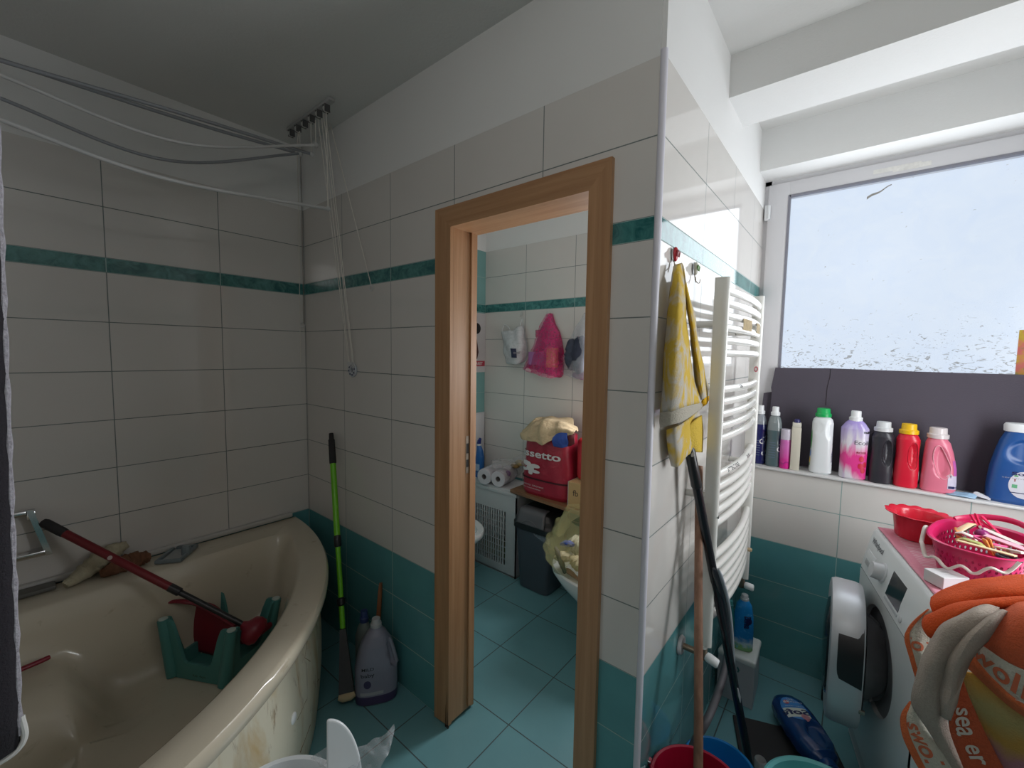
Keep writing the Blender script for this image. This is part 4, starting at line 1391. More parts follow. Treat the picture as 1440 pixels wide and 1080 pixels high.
for i, (p, q, r, c) in enumerate((((-0.05, -0.10, 0.16), (0.03, -0.115, 0.185), 0.02, (0.02, 0.06, 0.30)), ((-0.09, -0.09, 0.13), (-0.01, -0.12, 0.03), 0.016, (0.03, 0.02, 0.018)), ((-0.10, -0.06, 0.06), (0.0, -0.09, 0.10), 0.035, (0.52, 0.45, 0.28)), ((0.0, -0.08, 0.10), (0.08, -0.09, 0.06), 0.04, (0.50, 0.42, 0.24)), ((-0.06, -0.08, 0.03), (0.06, -0.11, 0.02), 0.015, (0.36, 0.14, 0.08)), ((-0.06, 0.0, 0.12), (0.06, 0.0, 0.14), 0.06, (0.45, 0.42, 0.30)))):
    lump('waste', [Vector(p), (Vector(p)+Vector(q))/2+Vector((0, 0, 0.006)), Vector(q)], r, M('waste_%d' % i, c, 0.7, var=0.3, scale=30), rb, 0.3, i, 0.7)

# three bags on hooks
HOOKM = M('clear_hook', (0.52, 0.52, 0.50), 0.3)


def hook(pos, label):
    h = thing('wall_hook', label, 'hook', pos, 0, 'adhesive hooks on the toilet room wall')
    MB().lathe([(1e-5, -0.001), (0.013, -0.001), (0.013, -0.004), (1e-5, -0.006)], 18, rot=Matrix.Rotation(-PI/2, 3, 'X')).build('base', HOOKM, h)
    MB().tube(spline([(0, -0.003, -0.004), (0, -0.010, -0.016), (0, -0.020, -0.020), (0, -0.024, -0.008)], 5), 0.0022, 8).build('prong', HOOKM, h)


def Q(px, py, y):
    return at(px, py, 1, y)


hook(Q(734, 441, 1.268), 'adhesive hook holding the small white bag on the toilet room wall')
hook(Q(771, 440, 1.268), 'clear adhesive hook holding the pink bag on the toilet room wall')
hook((1.068, 1.268, 1.79), 'adhesive hook of the clear bag, partly behind the right door casing')
WBAG = film('white_carrier_film', (0.66, 0.66, 0.68), 0.82)
b1 = thing('plastic_bag', 'small crumpled white plastic bag with a navy square hanging on a hook', 'bag', Q(734, 445, 1.245))
o1 = Q(734, 445, 1.245)
R_ = lambda px, py, y: Q(px, py, y)-o1
ctrl = [[R_(705, 466, 1.235), R_(715, 465, 1.225), R_(722, 464, 1.23), R_(731, 459, 1.235), R_(735, 457, 1.245)],
        [R_(707, 480, 1.225), R_(716, 479, 1.19), R_(725, 478, 1.19), R_(733, 474, 1.205), R_(738, 474, 1.245)],
        [R_(709, 494, 1.225), R_(718, 494, 1.17), R_(727, 494, 1.175), R_(734, 492, 1.20), R_(741, 490, 1.245)],
        [R_(712, 511, 1.235), R_(720, 512, 1.20), R_(728, 513, 1.20), R_(734, 511, 1.215), R_(739, 507, 1.25)]]
_, g1 = sheet('bag_front', ctrl, WBAG, b1, 0.002, 8, 0.002, 70, 1)
ctrl2 = [[p+Vector((0, 1.258-p.y-o1.y, 0)) for p in r] for r in ctrl]
sheet('bag_back', ctrl2, WBAG, b1, 0.002, 4)
MB().tube(spline([R_(706, 465, 1.24), R_(709, 457, 1.24), R_(715, 460, 1.24), R_(718, 466, 1.235)], 6), 0.003, 8).build('bag_handle', WBAG, b1)
MB().tube(spline([R_(731, 460, 1.24), Vector((0, 0, -0.02)), R_(736, 458, 1.25)], 6), 0.0025, 8).build('bag_handle', WBAG, b1)
a, b, c, d = g1[14][9], g1[14][16], g1[20][9], g1[20][16]
off = Vector((0, -0.006, 0))
V = []
for i in range(14, 21):
    for j in range(9, 17):
        V.append(g1[i][j]+off)
MB().add(V, [(i*8+j, i*8+j+1, (i+1)*8+j+1, (i+1)*8+j) for i in range(6) for j in range(7)]).build('navy_square', M('navy_print', (0.018, 0.022, 0.06), 0.5), b1)
text_on_grid('small_print', 'Lesoir', 0.024, g1, 0.70, 0.47, 0.0, M('grey_print', (0.2, 0.2, 0.22), 0.5), b1, (0, -1, 0), 0.02, 0.006)

PBAG = film('pink_bag_film', (0.62, 0.05, 0.20), 0.56)
b2 = thing('plastic_bag', 'bright pink translucent plastic bag hanging on the middle hook', 'bag', Q(771, 446, 1.245))
o1 = Q(771, 446, 1.245)
mid = [[R_(768, 441, 1.240), R_(770, 440, 1.236), R_(772, 440, 1.236), R_(775, 441, 1.240)],
       [R_(761, 455, 1.238), R_(768, 453, 1.225), R_(774, 453, 1.225), R_(779, 455, 1.238)],
       [R_(755, 468, 1.235), R_(765, 468, 1.205), R_(776, 468, 1.205), R_(785, 468, 1.235)],
       [R_(749, 487, 1.235), R_(761, 488, 1.165), R_(778, 488, 1.165), R_(789, 487, 1.235)],
       [R_(742, 505, 1.235), R_(757, 507, 1.14), R_(777, 508, 1.14), R_(791, 506, 1.235)],
       [R_(735, 519, 1.24), R_(753, 526, 1.16), R_(774, 532, 1.16), R_(790, 527, 1.24)]]
_, g2 = sheet('bag_front', mid, PBAG, b2, 0.0, 7, 0.003, 60, 7)
sheet('bag_back', [[p+Vector((0, 1.26-p.y-o1.y, 0)) for p in r] for r in mid], PBAG, b2, 0.001, 4)
sheet('bag_top_fold', [[R_(753, 464, 1.238), R_(760, 464, 1.225), R_(766, 466, 1.215)], [R_(753, 474, 1.236), R_(760, 473, 1.22), R_(766, 474, 1.205)]], PBAG, b2, 0.001, 5)
MB().box(R_(769, 490, 1.20), R_(784, 516, 1.225), bev=0.004).build('yellow_sponge_inside', M('yellow_sponge', (0.70, 0.40, 0.05), 0.9, bump=0.002, bscale=80), b2)
MB().box(R_(744, 496, 1.19), R_(768, 512, 1.23), bev=0.006).build('lilac_box_inside', M('lilac_card', (0.35, 0.16, 0.36), 0.6), b2)
MB().tube([R_(741, 520, 1.20), R_(754, 523, 1.19)], 0.014, 14).build('roll_inside', M('pale_pink_roll', (0.62, 0.35, 0.40), 0.5), b2)

CBAG = film('clear_bag_film', (0.58, 0.60, 0.66), 0.24)
b3 = thing('plastic_bag', 'clear plastic bag with dark grey contents hanging beside the right door casing', 'bag', (1.06, 1.245, 1.76))
o1 = Vector((1.06, 1.245, 1.76))
g3 = [[R_(822, 440, 1.24), R_(825, 440, 1.235), R_(829, 440, 1.24)],
      [R_(806, 466, 1.235), R_(820, 462, 1.20), R_(836, 466, 1.235)],
      [R_(797, 492, 1.235), R_(818, 492, 1.15), R_(842, 492, 1.235)],
      [R_(790, 512, 1.235), R_(814, 514, 1.14), R_(846, 514, 1.235)],
      [R_(792, 526, 1.24), R_(812, 533, 1.17), R_(846, 531, 1.24)]]
sheet('bag_front', g3, CBAG, b3, 0.001, 7, 0.003, 60, 9)
lump('dark_contents', [R_(804, 478, 1.22), R_(806, 500, 1.21), R_(804, 520, 1.215)], 0.055, M('slate_cloth', (0.05, 0.06, 0.09), 0.9), b3, 0.2, 3)
lump('dark_contents', [R_(816, 474, 1.22), R_(818, 500, 1.205), R_(816, 526, 1.215)], 0.062, M('slate_cloth_dark', (0.035, 0.042, 0.07), 0.9), b3, 0.2, 4)
lump('mauve_contents', [R_(806, 527, 1.22), R_(818, 528, 1.21), R_(832, 528, 1.22)], 0.026, M('mauve_cloth', (0.22, 0.08, 0.16), 0.9), b3, 0.2, 5)

# ================================================================== SIDE WALL: HOOKS, TOWEL, TOWEL RADIATOR
def fruit_hook(px, py, label, top, body, green):
    p = at(px, py, 0, XC+0.002)
    h = thing('wall_hook', label, 'hook', p)
    MB().sphere((0.002, 0, 0), 0.018, 0.18, 0.8, 1.15).build('back_plate', M('clear_plate', (0.55, 0.56, 0.58), 0.2), h)
    m = MB().sphere((0.007, 0.0, 0.0), 0.016, 0.45, 0.72, 1.25, 18)
    for v in m.v:
        v.y *= 1-0.25*sm(-v.z, 0.0, 0.02)
    m.build('ornament', body, h)
    m = MB()
    for k in range(5):
        a = (k-2)*0.5
        m.tube([(0.012, 0.002*math.sin(a), 0.010), (0.015, 0.010*math.sin(a), 0.006-abs(a)*0.002), (0.014, 0.013*math.sin(a), -0.008)], [0.0022, 0.003, 0.0008], 8)
    m.build('leaf_relief', green, h)
    m = MB()
    for s in (-1, 1):
        m.tube(spline([(0.004, 0.0015*s, -0.018), (0.006, 0.002*s, -0.034), (0.012, 0.010*s, -0.044), (0.014, 0.020*s, -0.040), (0.014, 0.023*s, -0.030)], 5), 0.0012, 8)
    m.build('wire_prongs', STEEL, h)
    return p


hp = fruit_hook(946.5, 358, 'red ornamental wall hook holding the yellow towel', None, M('hook_red', (0.50, 0.02, 0.035), 0.25, var=0.3, scale=80), M('hook_red_dark', (0.25, 0.01, 0.02), 0.3))
fruit_hook(975.5, 378, 'green and cream ornamental wall hook with nothing on it', None, M('hook_cream', (0.52, 0.50, 0.42), 0.3, var=0.2, scale=80), M('hook_green', (0.10, 0.22, 0.05), 0.35))

YT = NT('yellow_white_towel')
_p = YT.obj((9, 9, 6.5))
_n = YT.ramp(YT.noise(1.6, 3, _p, 0.5, 1.2), 0.45, 0.60)
_f = YT.noise(300, 3, YT.obj(), 0.7)
_c = YT.mix(_n, (0.60, 0.40, 0.035), (0.50, 0.48, 0.45))
YT.set(Base_Color=YT.mix(YT.math('MULTIPLY', _f, 0.3), _c, (0.34, 0.27, 0.1)), Roughness=0.95)
YT.bump(_f, 0.0025, 0.8)
YTB = terry('yellow_towel_reverse', (0.62, 0.43, 0.06))
HEM = terry('grey_towel_hem', (0.44, 0.41, 0.34))
yt = thing('hand_towel', 'yellow and grey patterned hand towel hanging from the red hook', 'towel', hp)


def K(px, py, x):
    return at(px, py, 0, x)-hp


main = [[K(947, 374, 1.972), K(951, 372, 1.977), K(955, 371, 1.979), K(958, 370, 1.976)],
        [K(943, 410, 1.968), K(950, 410, 1.990), K(956, 410, 1.998), K(962, 408, 1.988)],
        [K(938, 460, 1.968), K(948, 460, 1.996), K(957, 460, 2.006), K(966, 458, 1.994)],
        [K(933, 520, 1.968), K(945, 522, 2.000), K(958, 522, 2.012), K(973, 520, 1.998)],
        [K(929, 580, 1.968), K(944, 578, 2.000), K(962, 572, 2.014), K(985, 566, 2.002)]]
_, gt = sheet('front_panel', main, YT.m, yt, 0.005, 8, 0.0012, 40, 3)
hem = [[p for p in main[4]], [K(928, 592, 1.968), K(944, 590, 2.0), K(962, 583, 2.014), K(987, 570, 2.003)], [K(929, 601, 1.968), K(944, 597, 2.0), K(962, 591, 2.014), K(986, 574, 2.003)]]
sheet('hem', hem, HEM, yt, 0.005, 6)
right = [[K(957, 371, 1.974), K(960, 378, 1.982), K(962, 392, 1.980)],
         [K(965, 425, 1.99), K(970, 430, 2.004), K(974, 440, 1.990)],
         [K(972, 480, 1.99), K(978, 482, 2.010), K(983, 490, 1.992)],
         [K(978, 540, 1.99), K(986, 540, 2.014), K(993, 535, 1.994)],
         [K(982, 566, 1.99), K(990, 560, 2.012), K(997, 556, 1.994)]]
sheet('side_panel', right, YT.m, yt, 0.005, 8, 0.0012, 40, 4)
sheet('side_lining', [[K(985, 568, 1.994), K(991, 558, 2.006), K(997, 557, 1.998)], [K(987, 572, 1.994), K(993, 568, 2.006), K(997, 561, 1.998)]], terry('deep_yellow_lining', (0.72, 0.40, 0.01)), yt, 0.004, 6)
low = [[K(938, 604, 1.968), K(950, 600, 1.992), K(965, 592, 2.0), K(982, 578, 1.992)],
       [K(939, 622, 1.968), K(951, 620, 1.994), K(964, 614, 2.0), K(983, 600, 1.992)],
       [K(941, 640, 1.968), K(952, 640, 1.994), K(963, 632, 2.0), K(985, 628, 1.992)],
       [K(945, 655, 1.970), K(953, 656, 1.990), K(961, 646, 1.996), K(968, 636, 1.992)]]
sheet('lower_panel', low, YT.m, yt, 0.005, 8, 0.0012, 40, 5)
sheet('lower_lining', [[K(966, 600, 1.996), K(978, 590, 2.006), K(986, 584, 1.994)], [K(968, 622, 1.996), K(980, 612, 2.006), K(988, 608, 1.994)], [K(973, 634, 1.996), K(982, 636, 2.006), K(987, 636, 1.994)]], YTB, yt, 0.005, 8)

# towel radiator
RX, RYF, RYB = 2.029, 0.338, 0.945
tr = thing('towel_radiator', 'white ladder towel radiator with bowed bars on the side wall', 'radiator', (RX, 0.64, 0.55))


def rw(p):
    return Vector(p)-Vector((RX, 0.64, 0.55))


def d_bar(y, z0, z1, nm):
    pr = [(0.018*math.cos(a), 0.0115*math.sin(a)) for a in [PI*k/10-PI/2 for k in range(11)]]
    pr = [(0.006+x*1.1, yy) for x, yy in pr]+[(-0.016, 0.0115), (-0.016, -0.0115)]
    V, Fc = prism([(x+RX, yy+y) for x, yy in pr], z0, z1, 2)
    MB().add([rw(v) for v in V], Fc).build(nm, WHITE_EN, tr)


d_bar(RYF, 0.555, 1.742, 'upright')
d_bar(RYB, 0.53, 1.752, 'upright')
zs = [1.705, 1.667, 1.628, 1.59, 1.55, 1.51, 1.394, 1.354, 1.314, 1.275, 1.236, 1.118, 1.076, 1.037, 0.998, 0.957, 0.845, 0.802, 0.76, 0.72, 0.68, 0.64]
for i, z in enumerate(zs):
    pts = []
    for k in range(17):
        t = k/16
        pts.append(rw((RX+0.006+0.022*math.sin(PI*t)**0.8, RYF+0.012+(RYB-RYF-0.024)*t, z)))
    MB().tube(pts, 0.0125, 12).build('bar', WHITE_EN, tr)
for y in (RYF, RYB):
    for z in (1.05, 1.60):
        MB().cyl(rw((XC+0.001, y, z)), rw((RX, y, z)), 0.011).build('wall_bracket', WHITE_EN, tr)
BRASS = M('brown_fitting', (0.28, 0.21, 0.15), 0.35, 0.8, var=0.2)
for y, z in ((RYF+0.03, 0.538), (RYB, 0.515)):
    pass
p = rw((RX, RYF, 0.555))
MB().cyl(p+Vector((0, 0, 0.0)), p+Vector((0, 0, -0.03)), 0.014).build('valve_joint', WHITE_EN, tr)
MB().tube([p+Vector((0, 0, -0.01)), p+Vector((0, 0, -0.035)), p+Vector((0.0, 0, -0.05))], [0.0145, 0.0145, 0.011], 16).build('valve_body', BRASS, tr)
MB().cyl(p+Vector((-0.072, 0, -0.035)), p+Vector((0.014, 0, -0.035)), 0.010).build('valve_pipe', BRASS, tr)
MB().lathe([(0.012, -0.004), (0.030, -0.004), (0.032, 0.0), (0.028, 0.008), (0.012, 0.009)], 28, rot=Matrix.Rotation(PI/2, 3, 'Y'), loc=p+Vector((-0.0705, 0, -0.035))).build('rosette', M('rosette_white', (0.58, 0.56, 0.58), 0.35), tr)
MB().tube([p+Vector((0.012, 0, -0.035)), p+Vector((0.02, -0.002, -0.037)), p+Vector((0.046, -0.006, -0.042)), p+Vector((0.05, -0.006, -0.043))], [0.013, 0.0155, 0.0145, 0.011], 18).build('valve_knob', WHITE_PL, tr)
p = rw((RX, RYB, 0.53))
MB().tube([p+Vector((0, 0, 0.005)), p+Vector((0, 0, -0.03)), p+Vector((0, 0, -0.045))], [0.013, 0.014, 0.010], 16).build('valve_body', BRASS, tr)
MB().cyl(p+Vector((-0.072, 0, -0.03)), p+Vector((0.014, 0, -0.03)), 0.009).build('valve_pipe', BRASS, tr)
MB().tube([p+Vector((0.012, 0, -0.03)), p+Vector((0.018, 0, -0.03)), p+Vector((0.044, 0, -0.032)), p+Vector((0.048, 0, -0.032))], [0.012, 0.015, 0.0145, 0.011], 18).build('valve_knob', WHITE_PL, tr)
# paper label scraps left on the bars
LBL = M('kraft_label', (0.33, 0.25, 0.13), 0.8, var=0.6, scale=70)
for y0, y1 in ((0.50, 0.62), (0.72, 0.84)):
    g = []
    for k in range(7):
        t = (y0+(y1-y0)*k/6-RYF-0.012)/(RYB-RYF-0.024)
        x = RX+0.006+0.022*math.sin(PI*t)**0.8
        g.append([rw((x+0.0135, y0+(y1-y0)*k/6, 1.628-0.038*j/2-0.001)) for j in range(3)])
    MB().grid(g).build('bar_label', LBL, tr)


def bar_text(s, z, t0, size, dz=0.0):
    vs, fs = text_mesh(s, size, 0.02)
    V = []
    for a, b in vs:
        t = t0+a/(RYB-RYF-0.024)
        ang = 0.4+b/0.0125
        V.append(rw((RX+0.006+0.022*math.sin(PI*min(max(t, 0.001), 0.999))**0.8+0.0131*math.cos(ang), RYF+0.012+(RYB-RYF-0.024)*t, z+0.0131*math.sin(ang))))
    me = bpy.data.meshes.new('bar_lettering')
    me.from_pydata([tuple(v) for v in V], [], fs)
    fin('bar_lettering', me, M('bar_print', (0.05, 0.05, 0.05), 0.6), tr, False)


bar_text('ATTENZIONE', 1.118, 0.24, 0.020)
bar_text('EN 442', 1.118, 0.62, 0.016)
bar_text('IDEA', 1.394, 0.30, 0.016)
MB().lathe([(1e-5, -0.008), (0.011, -0.005), (0.012, 0.004), (1e-5, 0.008)], 10, loc=rw((RX+0.028, 0.905, 0.68))).build('bar_knot', M('tan_knot', (0.45, 0.34, 0.2), 0.8, var=0.4, scale=90), tr)
v0 = rw((RX+0.0265, RYF, 0.99))
MB().add([v0+Vector((0, -0.008, 0)), v0+Vector((0, 0.008, 0.008)), v0+Vector((0, 0.006, -0.010)), v0+Vector((-0.0004, 0, 0))], [(0, 1, 2)]).build('chip', BLACK_PL, tr, False)
# little red key ring on the radiator
kr = ringm(Vector((RX+0.012, RYB-0.018, 1.448)), 0.010, 0.0018, (1, -0.5, 0)).build("key_ring", M("red_ring", (0.35, 0.03, 0.05), 0.4))
MB().tube(spline([(RX+0.012, RYB-0.018, 1.458), (RX+0.016, RYB-0.014, 1.48), (RX+0.02, RYB-0.012, 1.499)], 4), 0.0012, 6).build("string", CORD, kr)
tag(kr, "small red ring hanging on a string from the towel radiator", "ring")
# ================================================================== WINDOW SILL
BOARD = M('dark_cardboard', (0.072, 0.062, 0.082), 0.85, var=0.10, scale=4, bump=0.0006, bscale=200)
bo = thing('cardboard_panel', 'long dark violet grey cardboard panel leaning on the window behind the bottles', 'cardboard', (2.45, 1.40, SILL))
bz = SILL


def bpt(px, py, y=1.392):
    p = at(px, py, 1, y)
    return (p.x-2.45, p.z-bz)


out1 = [(2.043-2.45, 0.002), bpt(1082, 585), bpt(1085, 553), bpt(1084, 545), bpt(1090, 517), bpt(1168, 518), bpt(1300, 523), bpt(1440, 527), (0.60, 0.474), (0.60, 0.002)]
V, Fc = prism(out1, -0.012, -0.007, 1)
tilt = Matrix.Rotation(-0.03, 4, 'X')
MB().add(V, Fc).build('panel', BOARD, bo, False, xf=tilt)
out2 = [(1.985-2.45, 0.002), bpt(1073, 553), bpt(1086, 551), (2.06-2.45, 0.36), (2.06-2.45, 0.002)]
V, Fc = prism(out2, 0.002, 0.007, 1)
MB().add(V, Fc).build('back_flap', BOARD, bo, False, xf=tilt)
cp = [bpt(*q) for q in ((1168, 519), (1167, 530), (1163, 545), (1162, 558), (1161, 570))]
MB().tube([(x, -0.0125, z) for x, z in cp], 0.0012, 6).build('crack', M('cardboard_tear', (0.02, 0.016, 0.02), 0.9), bo, xf=tilt)

SILLG = 'bottles on the window sill'


def bottle(name, label, x, y, rz=0.0, group=SILLG):
    return thing(name, label, 'bottle', (x, y, SILL), rz, group)


def pet_bottle(label, x, y, fill, clear, fillz, rz):
    b = bottle('cleaner_bottle', label, x, y, rz)
    su = Surf([(0.0, 0.028, 0.028, 3), (0.006, 0.0315, 0.031, 3), (0.05, 0.0315, 0.031, 2.8), (0.13, 0.028, 0.028, 2.6), (0.175, 0.0315, 0.031, 2.6), (0.215, 0.029, 0.029, 2.4), (0.24, 0.022, 0.021, 2.1), (0.252, 0.013, 0.013, 2)])
    su.body(40, 40).build('body', clear, b)
    su.patch(-PI, PI, 0.002, fillz, 0.0006, n=48).build('liquid', fill, b)
    m = MB()
    for k in range(7):
        q = su.patch(math.radians(-128), math.radians(-78), 0.045+0.012*k, 0.0475+0.012*k, 0.0011, n=8)
        m.add(q.v, q.f)
    m.build('level_ribs', M('rib_glint', (0.10, 0.13, 0.20), 0.25), b)
    cap(b, 0.250, 0.0145, 0.042, WHITE_PL, skirt=1.35)
    return b, su


LBLUE = M('deep_blue_liquid', (0.014, 0.016, 0.10), 0.15, var=0.1, coat=0.3)
LGREY = M('grey_green_liquid', (0.075, 0.115, 0.125), 0.18, var=0.12, coat=0.3)
CLR1 = M('clear_bottle_plastic', (0.26, 0.28, 0.31), 0.1, var=0.1, coat=0.3)
CLR2 = M('smoky_bottle_plastic', (0.19, 0.22, 0.225), 0.1, var=0.1, coat=0.3)
NAVY = M('navy_label', (0.012, 0.016, 0.085), 0.3, var=0.2)
WHT = M('white_label', (0.66, 0.66, 0.68), 0.5, var=0.03)
b, su = pet_bottle('clear bottle of deep blue liquid with a white cap beside the towel radiator', 2.008, 1.325, LBLUE, CLR1, 0.20, 0.1)
su.patch(math.radians(-62), math.radians(10), 0.02, 0.165, 0.001).build('label', NAVY, b)
su.text('lettering', 'Clin', 0.032, math.radians(-45), 0.125, WHT, b, 0.02, ang=0.9)
su.text('lettering', 'C', 0.04, math.radians(-45), 0.055, WHT, b, 0.02)
b, su = pet_bottle('smoky bottle of grey green liquid with a white cap, second from the radiator', 2.073, 1.315, LGREY, CLR2, 0.178, 0.15)
su.patch(math.radians(-52), math.radians(20), 0.02, 0.155, 0.001).build('label', NAVY, b)
su.text('lettering', 'Clin', 0.034, math.radians(-33), 0.10, WHT, b, 0.02, ang=1.3)
b = bottle('aerosol_can', 'small pink spray can with a clear lid between the smoky bottle and the cream bottle', 2.124, 1.300)
su = Surf([(0, 0.0205, 0.0205, 2), (0.003, 0.022, 0.022, 2), (0.135, 0.022, 0.022, 2), (0.142, 0.020, 0.020, 2)])
t_ = NT('pink_magenta_can')
_pp = t_.obj()
_sx = t_.n('ShaderNodeSeparateXYZ')
t_.put(_sx.inputs[0], _pp)
_w = t_.math('ADD', _sx.outputs[2], t_.math('MULTIPLY', t_.noise(30, 2, _pp), 0.06))
t_.set(Base_Color=t_.mix(t_.ramp(_w, 0.05, 0.13), (0.58, 0.015, 0.24), (0.56, 0.14, 0.42)), Roughness=0.25)
su.body(20, 36).build('can', t_.m, b)
MB().tube(spline([su.P(math.radians(-130), 0.03, 0.0005), su.P(math.radians(-100), 0.022, 0.0005), su.P(math.radians(-70), 0.034, 0.0005), su.P(math.radians(-40), 0.028, 0.0005)], 5), 0.0011, 6).build('violet_swirl', M('violet_swirl', (0.12, 0.01, 0.14), 0.4), b)
MB().lathe([(0.0225, 0.14), (0.0225, 0.165), (0.022, 0.188), (0.020, 0.19), (1e-5, 0.19)], 32).build('lid', M('pale_lilac_lid', (0.52, 0.48, 0.56), 0.15, var=0.15, scale=60), b)
b = bottle('slim_bottle', 'slim square cream bottle with a dark blue top, fourth from the radiator', 2.164, 1.300, 0.12)
MB().box((-0.0185, -0.0185, 0), (0.0185, 0.0185, 0.205), bev=0.003).build('body', M('cream_plastic', (0.56, 0.53, 0.44), 0.45), b)
MB().box((-0.017, -0.017, 0.205), (0.017, 0.017, 0.226), bev=0.002).build('neck', M('cream_neck', (0.60, 0.58, 0.50), 0.45), b)
MB().tube([(0, 0, 0.226), (0, 0, 0.237), (0, 0, 0.243)], [0.0125, 0.0125, 0.009], 18).build('top', M('navy_top', (0.02, 0.02, 0.10), 0.3), b)
b = bottle('softener_bottle', 'white bottle with a bright green cap on the window sill', 2.262, 1.312, 0.15)
MW = M('glossy_white_bottle', (0.68, 0.71, 0.72), 0.25, var=0.03)
su = Surf([(0, 0.034, 0.026, 3), (0.008, 0.0425, 0.032, 3.2), (0.05, 0.0425, 0.033, 3), (0.12, 0.0405, 0.032, 2.8), (0.20, 0.040, 0.031, 2.6), (0.235, 0.040, 0.030, 2.6), (0.252, 0.036, 0.027, 2.4), (0.262, 0.027, 0.024, 2.1), (0.268, 0.024, 0.022, 2)], ((math.radians(-120), 0.215, 0.5, 0.03, 0.003), (math.radians(-55), 0.205, 0.4, 0.045, 0.003)))
su.body(44, 52).build('body', MW, b)
cap(b, 0.264, 0.0255, 0.038, M('bright_green_cap', (0.005, 0.36, 0.085), 0.35), skirt=1.2)
su.patch(math.radians(-172), math.radians(-150), 0.11, 0.20, 0.0008, True).build('label_leaf', M('green_print', (0.05, 0.30, 0.08), 0.5, var=0.5, scale=60), b)
su.patch(math.radians(-168), math.radians(-150), 0.075, 0.11, 0.0008, True).build('label_flower', M('blue_print', (0.06, 0.20, 0.50), 0.5, var=0.4, scale=60), b)
su.patch(math.radians(-168), math.radians(-150), 0.045, 0.075, 0.0008, True).build('label_flower', M('yellow_print', (0.60, 0.42, 0.04), 0.5, var=0.4, scale=60), b)
su.patch(math.radians(-170), math.radians(-152), 0.032, 0.047, 0.0008, True).build('label_leaf', M('green_print_dark', (0.02, 0.20, 0.05), 0.5), b)
su.text('lettering', 'coccolino', 0.018, math.radians(-28), 0.075, NAVY, b, 0.02, ang=PI/2)
su.text('lettering', 'Sensitive', 0.012, math.radians(-38), 0.080, NAVY, b, 0.0, ang=PI/2)

# white, pink and violet bottle
b = bottle('softener_bottle', 'white bottle with a pink splash and a lilac shoulder on the window sill', 2.378, 1.308, 0.1)
t_ = NT('pink_splash_sleeve')
_pp = t_.obj()
_sx = t_.n('ShaderNodeSeparateXYZ')
t_.put(_sx.inputs[0], _pp)
z_ = _sx.outputs[2]
mp_ = t_.n('ShaderNodeMapping')
mp_.inputs['Scale'].default_value = (55, 55, 9)
mp_.inputs['Rotation'].default_value = (0, 0.35, 0)
t_.put(mp_.inputs[0], _pp)
st_ = t_.noise(1.0, 3, mp_.outputs[0], 0.5, 0.6)
lil = t_.ramp(t_.math('ADD', z_, t_.math('MULTIPLY', st_, 0.09)), 0.22, 0.29)
c_ = t_.mix(lil, (0.66, 0.63, 0.68), (0.34, 0.27, 0.60))
c_ = t_.mix(t_.math('MULTIPLY', t_.ramp(st_, 0.52, 0.66), 0.45), c_, (0.42, 0.30, 0.55))
band = t_.math('MULTIPLY', t_.ramp(t_.math('SUBTRACT', t_.math('ADD', 0.165, t_.math('MULTIPLY', st_, 0.10)), z_), 0.06, 0.11), t_.ramp(t_.math('ADD', t_.math('ADD', z_, _sx.outputs[0]), t_.math('MULTIPLY', st_, 0.06)), 0.03, 0.075))
c_ = t_.mix(band, c_, (0.70, 0.05, 0.26))
t_.set(Base_Color=c_, Roughness=0.22)
su = Surf([(0, 0.040, 0.028, 3), (0.007, 0.047, 0.034, 3.2), (0.10, 0.047, 0.034, 3), (0.20, 0.049, 0.034, 2.8), (0.225, 0.049, 0.034, 2.6), (0.25, 0.034, 0.028, 2.3), (0.262, 0.022, 0.021, 2)])
su.body(44, 52).build('body', t_.m, b)
cap(b, 0.257, 0.0185, 0.045, WHITE_PL, skirt=1.3)
su.text('lettering', 'Ecolina', 0.026, math.radians(-48), 0.165, M('dark_grey_print', (0.07, 0.07, 0.09), 0.5), b, 0.0)
su.text('lettering', 'noir', 0.017, math.radians(-42), 0.213, BLACK_PL, b, 0.03)
su.text('lettering', 'ROSE', 0.012, math.radians(-62), 0.122, M('dark_red_print', (0.32, 0.01, 0.05), 0.5), b, 0.02)
RRED = M('rose_red', (0.55, 0.01, 0.045), 0.4, var=0.3, scale=70)
for a_, z0 in ((-60, 0.095), (-63, 0.063), (-44, 0.070), (-52, 0.045)):
    su.patch(math.radians(a_-10), math.radians(a_+10), z0-0.013, z0+0.013, 0.0009, True, 10).build('printed_rose', RRED, b)


def handle_bottle(label, x, body, capm, rz=0.0, h=0.245):
    b = bottle('detergent_bottle', label, x, 1.308, rz)
    k = h/0.245
    su = Surf([(0, 0.033, 0.028, 3), (0.007, 0.0385, 0.033, 3), (0.05, 0.039, 0.034, 2.8), (0.085, 0.0385, 0.033, 2.7), (0.13, 0.0355, 0.031, 2.6), (0.17, 0.0365, 0.031, 2.5), (0.20, 0.0375, 0.031, 2.4), (0.218, 0.030, 0.027, 2.2), (0.226, 0.024, 0.023, 2)], ((math.radians(-64), 0.135, 0.46, 0.056, 0.0135),))
    su.body(60, 72).build('body', body, b)
    pts = [su.P(math.radians(-64+26.5*math.cos(t)), 0.135+0.057*math.sin(t), 0.0004) for t in [2*PI*i/30 for i in range(31)]]
    MB().tube(pts, 0.0012, 6).build('grip_edge', body, b)
    cap(b, 0.224, 0.0245, 0.041, capm, skirt=1.28)
    return b, su


